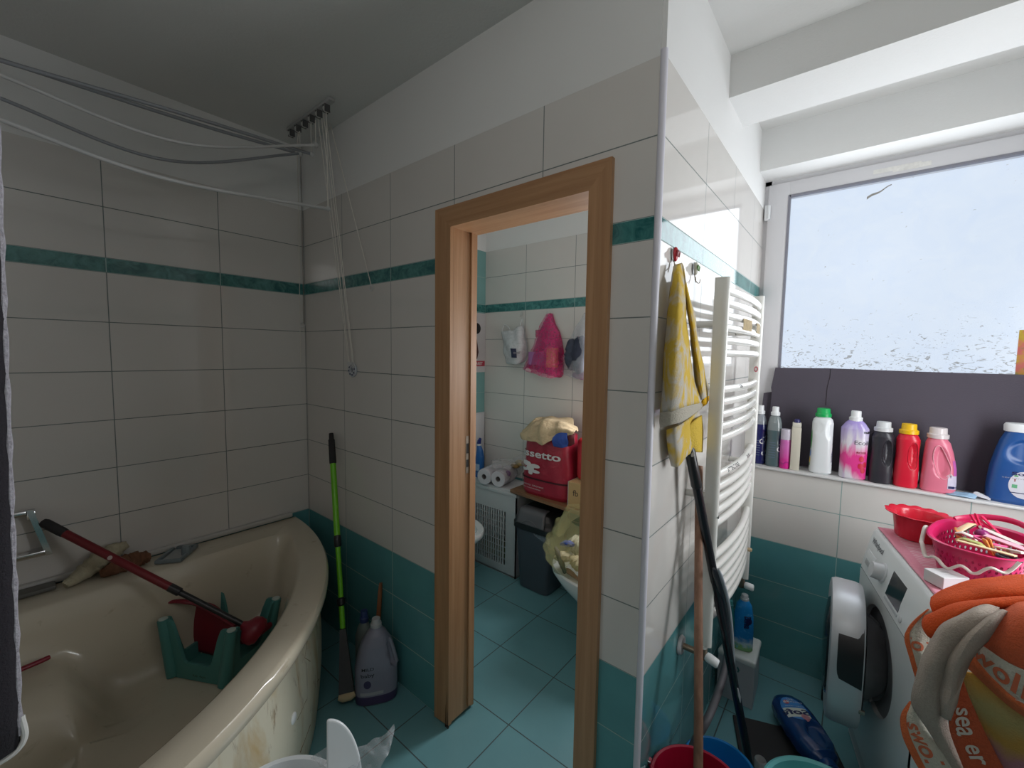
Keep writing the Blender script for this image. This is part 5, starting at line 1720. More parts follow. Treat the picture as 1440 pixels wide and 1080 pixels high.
BLKB = M('black_bottle', (0.024, 0.024, 0.032), 0.35, var=0.1)
b, su = handle_bottle('matt black detergent bottle with a grip recess and a white cap', 2.472, BLKB, M('silver_white_cap', (0.58, 0.60, 0.61), 0.35), 0.05)
su.patch(math.radians(-30), math.radians(-14), 0.03, 0.075, 0.001, True).build('label_edge', WHT, b)
su.text('small_print', 'i', 0.02, math.radians(-20), 0.18, WHT, b)
REDBOT = M('bright_red_bottle', (0.60, 0.012, 0.035), 0.3, var=0.08)
b, su = handle_bottle('bright red detergent bottle with a yellow cap and a grip recess', 2.552, REDBOT, M('yellow_cap', (0.74, 0.44, 0.003), 0.35), 0.05)
su.patch(math.radians(-32), math.radians(-16), 0.03, 0.075, 0.001, True).build('label_edge', WHT, b)
su.patch(math.radians(-24), math.radians(-10), 0.165, 0.195, 0.001, True).build('label_sun', M('orange_print', (0.65, 0.22, 0.03), 0.4, var=0.4, scale=60), b)
b = bottle('detergent_bottle', 'pink translucent detergent bottle with a wide grip recess and a clear cap', 2.648, 1.306, 0.06)
PKB = M('pink_translucent_bottle', (0.66, 0.17, 0.25), 0.3, var=0.07)
su = Surf([(0, 0.047, 0.03, 3.2), (0.007, 0.052, 0.035, 3.2), (0.05, 0.0515, 0.035, 3), (0.10, 0.049, 0.034, 2.8), (0.16, 0.043, 0.032, 2.6, -0.004, 0), (0.20, 0.036, 0.029, 2.4, -0.008, 0), (0.215, 0.028, 0.025, 2.2, -0.010, 0), (0.222, 0.025, 0.024, 2, -0.010, 0)], ((math.radians(-86), 0.125, 0.52, 0.064, 0.012),))
su.body(60, 72).build('body', PKB, b)
pts = [su.P(math.radians(-86+30*math.cos(t+0.3)), 0.125+0.066*math.sin(t), 0.0004) for t in [2*PI*i/30 for i in range(31)]]
MB().tube(pts, 0.0016, 6).build('grip_edge', M('pale_pink_edge', (0.70, 0.32, 0.38), 0.3), b)
cap(b, 0.218, 0.027, 0.042, M('milky_pink_cap', (0.60, 0.54, 0.54), 0.25), cx=-0.010, skirt=1.22)
su.patch(math.radians(-66), math.radians(-8), 0.022, 0.075, 0.001).build('label', M('lilac_white_label', (0.56, 0.52, 0.64), 0.4, var=0.12, scale=70), b)
su.patch(math.radians(-46), math.radians(0), 0.075, 0.135, 0.001).build('label_top', M('magenta_label', (0.52, 0.12, 0.40), 0.4, var=0.2, scale=30), b)
su.patch(math.radians(-64), math.radians(-44), 0.024, 0.034, 0.0014).build('label_patch', NAVY, b)
su.text('small_print', 'soft', 0.013, math.radians(-34), 0.030, NAVY, b, 0.02)
ds = MB()
MB().grid([[su.P(math.radians(-58+dx), 0.072+dz, 0.0016) for dx, dz in r] for r in (((0, -0.013), (0, -0.013)), ((-13, 0), (13, 0)), ((0, 0.013), (0, 0.013)))]).build('hazard_diamond', M('hazard_white', (0.62, 0.56, 0.56), 0.5), b, False)
su.text('hazard_mark', '!', 0.014, math.radians(-58), 0.072, BLACK_PL, b, 0.03, 0.002)

# big blue jug at the right end
b = bottle('detergent_jug', 'large royal blue detergent jug with a round label at the right end of the sill', 2.862, 1.318)
BJ = M('royal_blue_plastic', (0.012, 0.075, 0.265), 0.3, var=0.08)
su = Surf([(0, 0.072, 0.036, 3.4), (0.010, 0.080, 0.042, 3.4), (0.06, 0.081, 0.043, 3), (0.13, 0.076, 0.043, 2.8), (0.19, 0.066, 0.040, 2.6), (0.235, 0.056, 0.036, 2.4), (0.262, 0.046, 0.033, 2.3), (0.272, 0.042, 0.032, 2.2)], ((math.radians(-92), 0.198, 0.75, 0.046, 0.011),))
su.body(60, 84).build('body', BJ, b)
MB().lathe([(0.042, 0.268), (0.049, 0.270), (0.050, 0.292), (0.046, 0.300), (1e-5, 0.301)], 40, sy=0.72).build('cap', WHITE_PL, b)
su.patch(math.radians(-112), math.radians(-58), 0.026, 0.128, 0.0009, True, 26).build('label', M('pale_label', (0.60, 0.60, 0.66), 0.45, var=0.05), b)
su.text('lettering', 'Soft', 0.017, math.radians(-91), 0.117, NAVY, b, 0.03)
su.patch(math.radians(-104), math.radians(-97), 0.106, 0.112, 0.0014).build('label_green', M('label_green', (0.12, 0.38, 0.16), 0.5), b)
su.patch(math.radians(-106), math.radians(-97), 0.064, 0.077, 0.0014).build('label_green', M('label_green', (0.10, 0.36, 0.18), 0.5), b)
su.text('hazard_mark', '!', 0.014, math.radians(-102), 0.092, M('red_black_mark', (0.25, 0.05, 0.05), 0.5), b, 0.03, 0.0014)
su.patch(math.radians(-108), math.radians(-64), 0.045, 0.048, 0.0014).build('label_line', NAVY, b)
su.text('small_print', 'sensitive & baby', 0.009, math.radians(-86), 0.100, M('grey_small_print', (0.3, 0.3, 0.36), 0.5), b)
# sachets
ctrl = [[(-0.045, -0.02, 0.003), (0.0, -0.03, 0.006), (0.035, -0.022, 0.003)], [(-0.03, 0.0, 0.008), (0.005, 0.0, 0.014), (0.045, 0.0, 0.012)], [(-0.015, 0.02, 0.004), (0.02, 0.025, 0.012), (0.05, 0.018, 0.004)]]
sa, _g = sheet('sachet', ctrl, M('pale_blue_sachet', (0.30, 0.46, 0.62), 0.3, var=0.4, scale=40), None, 0.003, 6, 0.0015, 150, 2)
sa.location = (2.715, 1.288, SILL)
tag(sa, 'torn pale blue sachet on the sill beside the pink detergent bottle', 'sachet')
ctrl = [[(-0.02, -0.015, 0.004), (0.0, -0.018, 0.01), (0.025, -0.012, 0.003)], [(-0.02, 0.0, 0.012), (0.0, 0.0, 0.022), (0.028, 0.0, 0.010)], [(-0.015, 0.015, 0.004), (0.01, 0.016, 0.014), (0.025, 0.012, 0.004)]]
sa, _g = sheet('sachet', ctrl, M('white_sachet', (0.58, 0.58, 0.62), 0.3, var=0.2, scale=60), None, 0.003, 6, 0.002, 170, 8)
sa.location = (2.763, 1.292, SILL)
tag(sa, 'crumpled white sachet on the sill beside the big blue detergent jug', 'sachet')

# ================================================================== FLOOR BY THE SIDE WALL
# black pole and wooden stick
a, b_ = Vector((2.166, 0.548, 0.012)), Vector((1.990, 0.186, 1.236))
a = at(1055, 1080, 2, 0.05)
b_ = at(969, 628, 0, 1.990)
a = a+(a-b_)*(0.042/((b_-a).z))
d = (b_-a).normalized()
L = (b_-a).length
bp = thing('broom_handle', 'long black metal broom handle leaning on the side wall beside the radiator', 'broom handle')
MB().tube([a, b_-d*0.13], 0.0135, 16).build('tube', M('black_gloss_paint', (0.010, 0.010, 0.014), 0.25, var=0.2), bp)
MB().tube([b_-d*0.135, b_-d*0.13, b_-d*0.012, b_], [0.0138, 0.0162, 0.0155, 0.010], 16).build('end_grip', BLACK_PL, bp)
MB().lathe([(0.004, -0.001), (0.0075, 0.0), (0.004, 0.001)], 14, rot=Matrix.Rotation(PI/2, 3, 'X'), loc=b_-d*0.022+Vector((0.008, -0.013, 0))).build('hanging_hole', M('hole_glint', (0.45, 0.45, 0.48), 0.3), bp)
MB().tube([a+d*(L*0.27)+Vector((0.012, -0.010, 0)), a+d*(L*0.29)+Vector((0.0125, -0.0105, 0)), a+d*(L*0.315)+Vector((0.012, -0.010, 0))], [0.001, 0.004, 0.002], 8).build('paint_chip', M('paint_chip_white', (0.55, 0.55, 0.58), 0.5), bp)
gk = thing('brush', 'grey and black long brush behind the black broom handle', 'brush')
pts = [at(1010, 800, 0, 2.080), at(1021, 836, 0, 2.085), at(1027, 872, 0, 2.09), at(1030, 915, 0, 2.095), at(1031, 950, 0, 2.10)]
MB().tube(spline(pts, 5), [0.003]+[0.007]*8+[0.007]*10+[0.004]*2, 12, 0.8).build('back', M('silver_grey_plastic', (0.36, 0.38, 0.42), 0.35), gk)
MB().tube(spline([p+Vector((-0.011, -0.006, 0)) for p in pts], 5), [0.004]+[0.009]*8+[0.009]*10+[0.005]*2, 12, 0.8).build('front', M('charcoal_plastic', (0.03, 0.03, 0.04), 0.4), gk)

p1 = at(983, 655, 0, 1.985)
p0 = Vector((2.063, 0.18, 0.02))
p0 = at(981, 1080, 0, 2.085)
p0 = p0+(p0-p1)*((p0.z-0.024)/((p1-p0).z))
sk = MB().tube([p0, p0.lerp(p1, 0.35)+Vector((0.002, 0, 0)), p0.lerp(p1, 0.7), p1], [0.0125, 0.0128, 0.0122, 0.0118], 16)
tag(sk.build('wooden_stick', STICK_W), 'worn brown wooden stick standing in the red bucket against the radiator', 'stick')
# bucket and basins
rbk = thing('bucket', 'dark red plastic bucket with a wire handle on the floor by the side wall', 'bucket', (2.092, 0.100, 0.0))
REDK = M('dark_red_bucket', (0.33, 0.006, 0.03), 0.28, var=0.08)
MB().lathe([(1e-5, 0.0), (0.094, 0.0), (0.098, 0.004), (0.122, 0.275), (0.130, 0.284), (0.131, 0.294), (0.127, 0.297), (0.121, 0.295), (0.118, 0.284), (0.093, 0.012), (1e-5, 0.010)], 56).build('body', REDK, rbk)
MB().tube(spline([(-0.128, -0.01, 0.288), (-0.142, -0.03, 0.296), (-0.10, -0.10, 0.296), (0.0, -0.150, 0.291), (0.10, -0.10, 0.296), (0.142, -0.03, 0.296), (0.128, -0.01, 0.288)], 6), 0.0025, 8).build('handle', CHROME, rbk)
MB().tube([(-0.128, -0.004, 0.270), (-0.140, -0.006, 0.280), (-0.134, -0.008, 0.295)], 0.006, 10).build('handle_lug', REDK, rbk)
bbn = thing('basin', 'bright blue plastic basin on the floor behind the red bucket', 'basin', (2.092, 0.360, 0.0))
BLB = M('bright_blue_plastic', (0.01, 0.20, 0.52), 0.3, var=0.08)
MB().lathe([(1e-5, 0.0), (0.085, 0.0), (0.09, 0.004), (0.104, 0.135), (0.110, 0.142), (0.111, 0.150), (0.107, 0.153), (0.102, 0.150), (0.099, 0.140), (0.085, 0.008), (1e-5, 0.007)], 56).build('body', BLB, bbn)
tbn = tag(MB().lathe([(1e-5, 0.0), (0.135, 0.0), (0.14, 0.004), (0.156, 0.185), (0.166, 0.193), (0.167, 0.200), (0.161, 0.203), (0.152, 0.198), (0.134, 0.008), (1e-5, 0.007)], 64).build('basin', M('turquoise_plastic', (0.16, 0.52, 0.53), 0.35, var=0.05), loc=(2.378, 0.366, 0.0)), 'turquoise plastic basin on the floor in front of the blue bottle lying on the mat', 'basin')
# grey hose
hp_ = spline([at(1024, 915, 0, 2.06), at(1017, 950, 0, 2.062), at(1006, 985, 0, 2.062), at(993, 1015, 0, 2.055), at(978, 1040, 0, 2.030)], 6)
e_ = hp_[-1]
hp_ += [e_+Vector((-0.006, -0.03, -0.03)), e_+Vector((-0.01, -0.06, -0.07))]
hs = thing('drain_hose', 'dark grey drain hose curving down beside the white box', 'hose')
MB().tube(hp_, 0.0125, 14).build('hose', M('hose_grey', (0.09, 0.085, 0.095), 0.5, var=0.1), hs)
# white box with lid, soap refill on it
wx = thing('waste_box', 'small white plastic box with a lid on the floor under the radiator', 'box', (2.033, 0.968, 0.0))
P4 = [Vector((x-2.033, y-0.968, 0)) for x, y in ((2.112, 0.872), (1.962, 0.872), (1.985, 1.064), (2.104, 1.064))]
m = MB()
v, f = slab([p*0.94 for p in P4], 0.0, 0.186)
m.add(v, f).build('body', M('pale_grey_box', (0.43, 0.45, 0.49), 0.4), wx, False)
m = MB()
v, f = slab(P4, 0.184, 0.212)
o = m.add(v, f).build('lid', M('white_box_lid', (0.68, 0.71, 0.70), 0.35), wx, False)
bm_ = o.modifiers.new('bevel', 'BEVEL')
bm_.width, bm_.segments = 0.010, 3
MB().tube([(0.012, -0.092, 0.155), (0.012, -0.098, 0.165), (0.018, -0.100, 0.155), (0.014, -0.098, 0.145)], 0.003, 8).build('clasp', M('teal_clasp', (0.02, 0.12, 0.13), 0.4), wx)
rf = thing('soap_bottle', 'clear blue soap refill bottle standing on the small white box', 'bottle', (2.045, 0.945, 0.212), 0.2)
t_ = NT('blue_sea_print')
_pp = t_.obj()
_sx = t_.n('ShaderNodeSeparateXYZ')
t_.put(_sx.inputs[0], _pp)
_w = t_.math('ADD', _sx.outputs[2], t_.math('MULTIPLY', t_.noise(45, 3, _pp), 0.05))
c_ = t_.mix(t_.ramp(_w, 0.045, 0.06), (0.16, 0.36, 0.14), (0.42, 0.55, 0.62))
c_ = t_.mix(t_.ramp(_w, 0.06, 0.085), c_, (0.012, 0.20, 0.52))
c_ = t_.mix(t_.math('MULTIPLY', t_.ramp(t_.noise(70, 2, _pp), 0.6, 0.7), 0.5), c_, (0.10, 0.42, 0.70))
t_.set(Base_Color=c_, Roughness=0.2)
su = Surf([(0, 0.036, 0.022, 3), (0.006, 0.041, 0.026, 3), (0.08, 0.041, 0.027, 2.8), (0.15, 0.038, 0.026, 2.6), (0.20, 0.030, 0.022, 2.4), (0.225, 0.014, 0.014, 2)])
su.body(36, 40).build('body', t_.m, rf)
cap(rf, 0.222, 0.014, 0.024, M('clear_cap', (0.40, 0.42, 0.44), 0.2), skirt=1.2)
su.text('lettering', 'Balea', 0.026, math.radians(-70), 0.135, NAVY, rf, 0.03, ang=-PI/2)
MB().lathe([(0.014, 0.0), (0.014, 0.0008), (1e-5, 0.001)], 20).build('round_mark', NAVY, rf, xf=Matrix.Translation(su.P(math.radians(-62), 0.14, 0.001)) @ Vector((0.5, -0.85, 0.05)).to_track_quat('Z', 'Y').to_matrix().to_4x4())
tq = thing('soap_bottle', 'dark turquoise bottle between the wall and the blue soap refill', 'bottle', (1.992, 0.932, 0.212), 0.2)
Surf([(0, 0.022, 0.020, 2.6), (0.006, 0.026, 0.023, 2.6), (0.12, 0.026, 0.023, 2.4), (0.16, 0.018, 0.016, 2.2), (0.18, 0.010, 0.010, 2)]).body(24, 32).build('body', M('dark_turquoise', (0.02, 0.17, 0.18), 0.25), tq)
cap(tq, 0.178, 0.011, 0.024, M('turquoise_cap', (0.03, 0.2, 0.2), 0.3))
# mat and bottle lying on it
mt = thing('bathroom_scale', 'thin black rectangular mat on the teal floor beside the lying blue bottle', 'mat', (2.24, 0.735, 0.0))
V, Fc = prism([(2.050-2.24, 0.790-0.735), (2.373-2.24, 0.915-0.735), (2.445-2.24, 0.735-0.735), (2.125-2.24, 0.565-0.735)], 0.0, 0.010, 2)
o = MB().add(V, Fc).build('mat', BLACK_RB, mt, False)
bm_ = o.modifiers.new('bevel', 'BEVEL')
bm_.width, bm_.segments = 0.004, 2
mt.name = 'floor_mat'
p0, p1 = Vector((2.212, 0.952, 0.05)), Vector((2.375, 0.695, 0.058))
ax = (p1-p0).normalized()
lb = thing('detergent_bottle', 'dark blue detergent bottle lying on its side on the black mat', 'bottle', p0)
xd = ax.cross(Vector((0, 0, 1))).normalized()          # across the bottle, towards the camera side
zd = xd.cross(ax).normalized()
MX = Matrix((( -xd.x, -zd.x, ax.x), (-xd.y, -zd.y, ax.y), (-xd.z, -zd.z, ax.z))).to_4x4()
su = Surf([(0.0, 0.028, 0.020, 2.6), (0.006, 0.048, 0.033, 2.6), (0.03, 0.064, 0.040, 2.7), (0.09, 0.071, 0.043, 2.8), (0.16, 0.071, 0.043, 2.8), (0.22, 0.066, 0.042, 2.8), (0.27, 0.050, 0.038, 2.5), (0.29, 0.03, 0.028, 2.2), (0.296, 0.026, 0.026, 2)], ((math.radians(-68), 0.20, 0.66, 0.062, 0.018),))
DKB = M('dark_blue_bottle', (0.008, 0.045, 0.17), 0.25, var=0.1, coat=0.2)
su.body(60, 84).build('body', DKB, lb, xf=MX)


def lab(q, nm, mat):
    return q.build(nm, mat, lb, xf=MX)


TH = math.radians(-92)
lab(su.patch(math.radians(-132), math.radians(-60), 0.028, 0.145, 0.0007, True, 26), 'label', M('blue_label', (0.05, 0.22, 0.55), 0.3, var=0.5, scale=40))
m = su.patch(math.radians(-130), math.radians(-64), 0.088, 0.133, 0.0012)
lab(m, 'label_white', M('label_cream_white', (0.62, 0.66, 0.60), 0.4, var=0.05))
lab(su.patch(math.radians(-92), math.radians(-68), 0.118, 0.146, 0.0016, True), 'label_emblem', M('red_white_emblem', (0.55, 0.25, 0.30), 0.4, var=0.6, scale=60))
lab(su.patch(math.radians(-117), math.radians(-99), 0.046, 0.068, 0.0016, True), 'label_badge', M('red_badge', (0.50, 0.05, 0.08), 0.4))


def lab_text(nm, s_, size, th, z, mat, ang, bold=0.0):
    o = su.text(nm, s_, size, th, z, mat, lb, bold, 0.0022, ang)
    o.data.transform(MX)


lab_text('lettering', 'Soft', 0.036, math.radians(-98), 0.110, NAVY, PI, 0.03)
lab_text('badge_text', '95', 0.016, math.radians(-108), 0.057, WHT, PI, 0.03)
lab_text('small_print', 'sensitive', 0.012, math.radians(-88), 0.056, WHT, PI, 0.0)
lab_text('small_print', 'gel', 0.012, math.radians(-92), 0.042, WHT, PI, 0.0)
lab_text('small_print', 'color wash', 0.009, math.radians(-92), 0.079, WHT, PI, 0.0)
MB().lathe([(0.030, 0.290), (0.031, 0.312), (0.028, 0.316), (1e-5, 0.316)], 36).build('cap', M('blue_screw_cap', (0.01, 0.06, 0.22), 0.3), lb, xf=MX)
wc = thing('measuring_cap', 'small white plastic dosing cap on the floor beside the black broom handle', 'cap', (2.182, 0.575, 0.010))
MB().lathe([(1e-5, 0.0), (0.016, 0.0), (0.018, 0.003), (0.019, 0.05), (0.017, 0.054), (0.0165, 0.05), (0.015, 0.004), (1e-5, 0.004)], 28).build('cup', M('white_cup', (0.55, 0.55, 0.55), 0.4), wc)
bt = thing('black_box', 'black rectangular box on the floor against the teal window wall', 'box', (2.385, 1.195, 0.0))
MB().box((-0.055, -0.06, 0.0), (0.06, 0.07, 0.085), bev=0.004).build('body', M('matt_black', (0.008, 0.008, 0.009), 0.7), bt)
MB().box((-0.065, 0.02, 0.075), (0.06, 0.072, 0.135), bev=0.004).build('back', M('matt_black_back', (0.008, 0.008, 0.009), 0.7), bt)
# ================================================================== WASHING MACHINE
WMW = M('washer_white', (0.66, 0.70, 0.71), 0.28, var=0.02)
WM_A = math.radians(-78.5)
WML = Vector((2.482, 0.734, 0.0))
wm = thing('washing_machine', 'white front loading washing machine with its round door ajar', 'washing machine', WML, WM_A)
WMX = Matrix.Translation(WML) @ Matrix.Rotation(WM_A, 4, 'Z')
WMI = WMX.inverted()
HW = 0.29
# shell: sides, top and back in one closed profile, open at the front
m = MB()
prof = [(0.0, 0.012), (0.0, 0.69), (0.010, 0.75), (0.030, 0.838), (0.036, 0.846), (0.046, 0.85), (0.575, 0.85), (0.58, 0.845), (0.58, 0.012)]
for sx in (-1, 1):
    pass
V, Fc = [], []
K_ = len(prof)
for x in (-HW, -HW+0.006, HW-0.006, HW):
    ins = 0.005 if abs(x) == HW else 0.0
    cy_, cz_ = 0.29, 0.43
    for y, z in prof:
        V.append(Vector((x, y+(ins if y < 0.29 else -ins), z-(ins if z > 0.43 else -ins*0.0))))
for r in range(3):
    for k in range(K_):
        k2 = (k+1) % K_
        if k == 0:
            continue                      # the front face is its own panel
        Fc.append((r*K_+k, r*K_+k2, (r+1)*K_+k2, (r+1)*K_+k))
Fc.append(tuple(range(K_-1, -1, -1)))
Fc.append(tuple(3*K_+k for k in range(K_)))
m.add(V, Fc).build('cabinet', WMW, wm)
# front panel with the porthole
HC_ = (-0.035, 0.475)
HR = 0.172
m = MB()
V, Fc = [], []
NN = 64
for k in range(NN):
    a = 2*PI*k/NN
    V.append(Vector((HC_[0]+HR*math.cos(a), 0.0, HC_[1]+HR*math.sin(a))))
for k in range(NN):
    a = 2*PI*k/NN
    c, s_ = math.cos(a), math.sin(a)
    t = min((HW-HC_[0])/c if c > 1e-6 else 9, (-HW-HC_[0])/c if c < -1e-6 else 9, (0.69-HC_[1])/s_ if s_ > 1e-6 else 9, (0.06-HC_[1])/s_ if s_ < -1e-6 else 9)
    V.append(Vector((HC_[0]+t*c, 0.0, HC_[1]+t*s_)))
for k in range(NN):
    V.append(V[k]+Vector((HC_[0]-V[k].x, 0, HC_[1]-V[k].z))*0.06+Vector((0, 0.03, 0)))
for k in range(NN):
    k2 = (k+1) % NN
    Fc += [(k, k2, NN+k2, NN+k), (2*NN+k, 2*NN+k2, k2, k)]
m.add(V, Fc)
m.build('front_panel', WMW, wm, True)
MB().box((-HW+0.003, 0.001, 0.0), (HW-0.003, 0.03, 0.061), bev=0.003).build('plinth', M('washer_plinth', (0.50, 0.53, 0.55), 0.35), wm)
DRUM = M('steel_drum', (0.20, 0.20, 0.21), 0.35, 0.8, var=0.3, scale=30)
MB().lathe([(0.150, 0.0), (0.168, 0.02), (0.155, 0.05), (0.150, 0.07), (0.20, 0.08), (0.21, 0.32), (1e-5, 0.33)], 48, rot=Matrix.Rotation(-PI/2, 3, 'X'), loc=(HC_[0], 0.015, HC_[1])).build('drum', DRUM, wm)
MB().lathe([(0.168, 0.0), (0.172, 0.012), (0.166, 0.03), (0.150, 0.038), (0.147, 0.03), (0.152, 0.01), (0.168, 0.0)], 48, rot=Matrix.Rotation(-PI/2, 3, 'X'), loc=(HC_[0], 0.012, HC_[1])).build('gasket', M('grey_gasket_rubber', (0.30, 0.31, 0.33), 0.5), wm)
# controls on the sloping panel


def pz(z):
    return 0.010*(z-0.69)/0.06 if z < 0.75 else 0.010+0.020*(z-0.75)/0.088


def on(x, z, off=0.0):
    n_ = Vector((0, -0.95, 0.21)).normalized()
    return Vector((x, pz(z), z))+n_*off


PX, PZ_ = Vector((1, 0, 0)), (on(0, 0.83)-on(0, 0.74)).normalized()
PN = Vector((0, -1, 0.215)).normalized()
PR = Matrix((PX, PZ_, PN)).transposed()


def pbox(nm, x0, x1, z0, z1, t, mat, bev=0.0):
    m = MB().box((x0, 0, -0.002), (x1, (z1-z0), t), bev=bev)
    vs = [on(0, z0)+PX*v.x+PZ_*v.y+PN*v.z for v in m.v]
    return mk(nm, vs, m.f, mat, wm, bev > 0)


pbox('detergent_drawer', -0.265, -0.165, 0.712, 0.775, 0.004, WMW, 0.004)
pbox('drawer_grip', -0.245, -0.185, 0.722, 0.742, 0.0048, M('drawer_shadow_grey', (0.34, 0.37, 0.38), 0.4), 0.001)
kn = MB().lathe([(0.034, -0.002), (0.034, 0.003), (0.029, 0.005), (0.0275, 0.030), (0.025, 0.034), (1e-5, 0.034)], 36)
mk('program_knob', [on(-0.078, 0.762)+PR @ v for v in kn.v], kn.f, M('knob_grey_white', (0.56, 0.58, 0.60), 0.3), wm)
pbox('display', -0.010, 0.110, 0.722, 0.806, 0.0015, M('dark_display', (0.012, 0.016, 0.020), 0.12), 0.0)
pbox('display_buttons', -0.010, 0.110, 0.706, 0.714, 0.0015, M('grey_button_row', (0.40, 0.43, 0.45), 0.4), 0.0)
kn = MB().lathe([(0.010, -0.001), (0.010, 0.002), (0.008, 0.003), (1e-5, 0.003)], 20)
mk('start_button', [on(0.138, 0.715)+PR @ v for v in kn.v], kn.f, M('button_grey', (0.50, 0.52, 0.54), 0.4), wm)
vs, fs = text_mesh('Whirlpool', 0.030, 0.01)
me = bpy.data.meshes.new('lettering')
me.from_pydata([tuple(on(-0.195, 0.812)+PX*a+PZ_*b+PN*0.001) for a, b in vs], [], fs)
fin('lettering', me, M('logo_grey', (0.07, 0.08, 0.10), 0.4), wm, False)
MB().box((-HW+0.004, -0.0006, 0.6895), (HW-0.004, 0.001, 0.6915)).build('panel_seam', M('seam_grey', (0.22, 0.24, 0.25), 0.5), wm, False)
MB().box((HW-0.001, 0.045, 0.02), (HW+0.0006, 0.047, 0.80)).build('side_seam', M('seam_grey_dark', (0.15, 0.16, 0.18), 0.5), wm, False)
# door: thick silver ring with a black handle recess, dark glass bowl
SILV = M('silver_door_ring', (0.55, 0.57, 0.60), 0.42, 0.45, var=0.05)
DM = Matrix.Translation((-0.245, -0.010, 0.0)) @ Matrix.Rotation(math.radians(-8.5), 4, 'Z')


def se(a, rx, rz_, n_):
    c, s_ = math.cos(a), math.sin(a)
    k = (abs(c)**n_+abs(s_)**n_)**(-1/n_)
    return rx*c*k, rz_*s_*k


def door_ring(levels, n_=2.6, N=72, cx=0.185, cz=0.462, close=True):
    V, Fc = [], []
    for r, y in levels:
        for k in range(N):
            x, z = se(2*PI*k/N, 0.185*r, 0.232*r, n_)
            V.append(Vector((cx+x, y, cz+z)))
    for i in range(len(levels)-1):
        for k in range(N):
            k2 = (k+1) % N
            Fc.append((i*N+k, i*N+k2, (i+1)*N+k2, (i+1)*N+k))
    if close:
        Fc.append(tuple(range(N)))
        Fc.append(tuple((len(levels)-1)*N+k for k in range(N)))
    return MB().add(V, Fc)


dr = door_ring([(0.86, 0.0), (0.965, 0.0), (0.985, -0.006), (1.0, -0.02), (1.0, -0.075), (0.975, -0.088), (0.90, -0.092), (0.72, -0.084)]).build('door', SILV, wm, xf=DM)
door_ring([(0.70, -0.086), (0.66, -0.096), (0.4, -0.104), (0.02, -0.106)]).build('door_glass', M('door_dark_glass', (0.015, 0.017, 0.022), 0.08), dr, xf=DM)
door_ring([(0.84, -0.001), (0.86, 0.004), (0.83, 0.006), (0.79, 0.002)], close=False).build('door_seal', M('door_seal_black', (0.02, 0.02, 0.024), 0.4), dr, xf=DM)
g_ = MB().lathe([(0.148, -0.004), (0.142, 0.02), (0.122, 0.055), (0.085, 0.075), (1e-5, 0.082)], 40, rot=Matrix.Rotation(-PI/2, 3, 'X'), loc=(0.185, 0.0, 0.462))
g_.build('glass_bowl', M('smoky_glass_bowl', (0.085, 0.085, 0.09), 0.06, var=0.4, scale=12, coat=0.5), dr, xf=DM)
# handle recess on the near side of the ring
m = MB()
rows = []
for i in range(15):
    z = 0.447+0.195*i/14
    row = []
    for j in range(9):
        t = j/8
        a = math.asin(max(-1, min(1, (z-0.462)/0.232)))
        x, _z = se(a, 0.185, 0.232, 2.6)
        e_ = max(0.0, 1-abs(2*i/14-1)**5)**0.2
        row.append(Vector((0.185+x+0.0045, -0.004-0.066*e_*(1-t), z)))
    rows.append(row)
m.grid(rows)
m.build('handle_recess', M('handle_recess_black', (0.010, 0.010, 0.012), 0.4), dr, xf=DM)
MB().box((0.350, -0.006, 0.36), (0.362, 0.010, 0.372), bev=0.002).build('latch', STEEL, dr, xf=DM)


def W2(x, y, z=0.85):
    return WMX @ Vector((x, y, z))


# cloths on top of the machine
t_ = NT('pink_ribbed_mat')
_pp = t_.obj()
_sx = t_.n('ShaderNodeSeparateXYZ')
t_.put(_sx.inputs[0], _pp)
wv = t_.math('ADD', t_.math('MULTIPLY', _sx.outputs[0], 1.0), t_.math('MULTIPLY', t_.noise(14, 3, _pp), 0.006))
rib = t_.math('GREATER_THAN', t_.math('PINGPONG', wv, 0.0075), 0.0052)
mid_ = t_.math('MULTIPLY', t_.math('GREATER_THAN', _sx.outputs[1], 0.075), t_.math('LESS_THAN', _sx.outputs[1], 0.155))
c_ = t_.mix(t_.noise(90, 3, _pp), (0.60, 0.20, 0.28), (0.70, 0.30, 0.37))
c_ = t_.mix(t_.math('MULTIPLY', t_.math('MULTIPLY', rib, mid_), 0.7), c_, (0.72, 0.58, 0.62))
t_.set(Base_Color=c_, Roughness=0.7)
pm = thing('pink_mat', 'pink ribbed cloth mat along the front edge of the washing machine top', 'mat', WML, WM_A)
rows = []
for i in range(41):
    x = -0.287+0.577*i/40
    row = []
    for j in range(12):
        y = 0.042+0.120*j/11
        edge = 0.012 if 0.0 else 0.0
        row.append(Vector((x, y+(0.02*max(0, (x-0.22)/0.07)**2 if j == 0 else 0), 0.8535+0.0012*math.sin(x*240)*(1 if 3 < j < 9 else 0)+0.001*math.sin(x*40+y*60))))
    rows.append(row)
o = MB().grid(rows).build('cloth', t_.m, pm)
md = o.modifiers.new('thickness', 'SOLIDIFY')
md.thickness, md.offset = 0.003, 1
t_ = NT('white_printed_cloth')
_pp = t_.obj()
c_ = t_.mix(t_.ramp(t_.noise(22, 4, _pp, 0.6, 2.0), 0.56, 0.60), (0.60, 0.60, 0.62), (0.26, 0.28, 0.30))
t_.set(Base_Color=c_, Roughness=0.8)
wcl = thing('white_cloth', 'white cloth with a grey print spread under the pink basket', 'cloth', WML, WM_A)
rows = [[Vector((-0.284+0.55*i/20, 0.166+0.386*j/14, 0.853+0.002*math.sin(i*1.3+j*0.9)+0.0015*math.sin(j*2.1))) for j in range(15)] for i in range(21)]
o = MB().grid(rows).build('cloth', t_.m, wcl)
md = o.modifiers.new('thickness', 'SOLIDIFY')
md.thickness, md.offset = 0.002, 1
TOPZ = 0.858
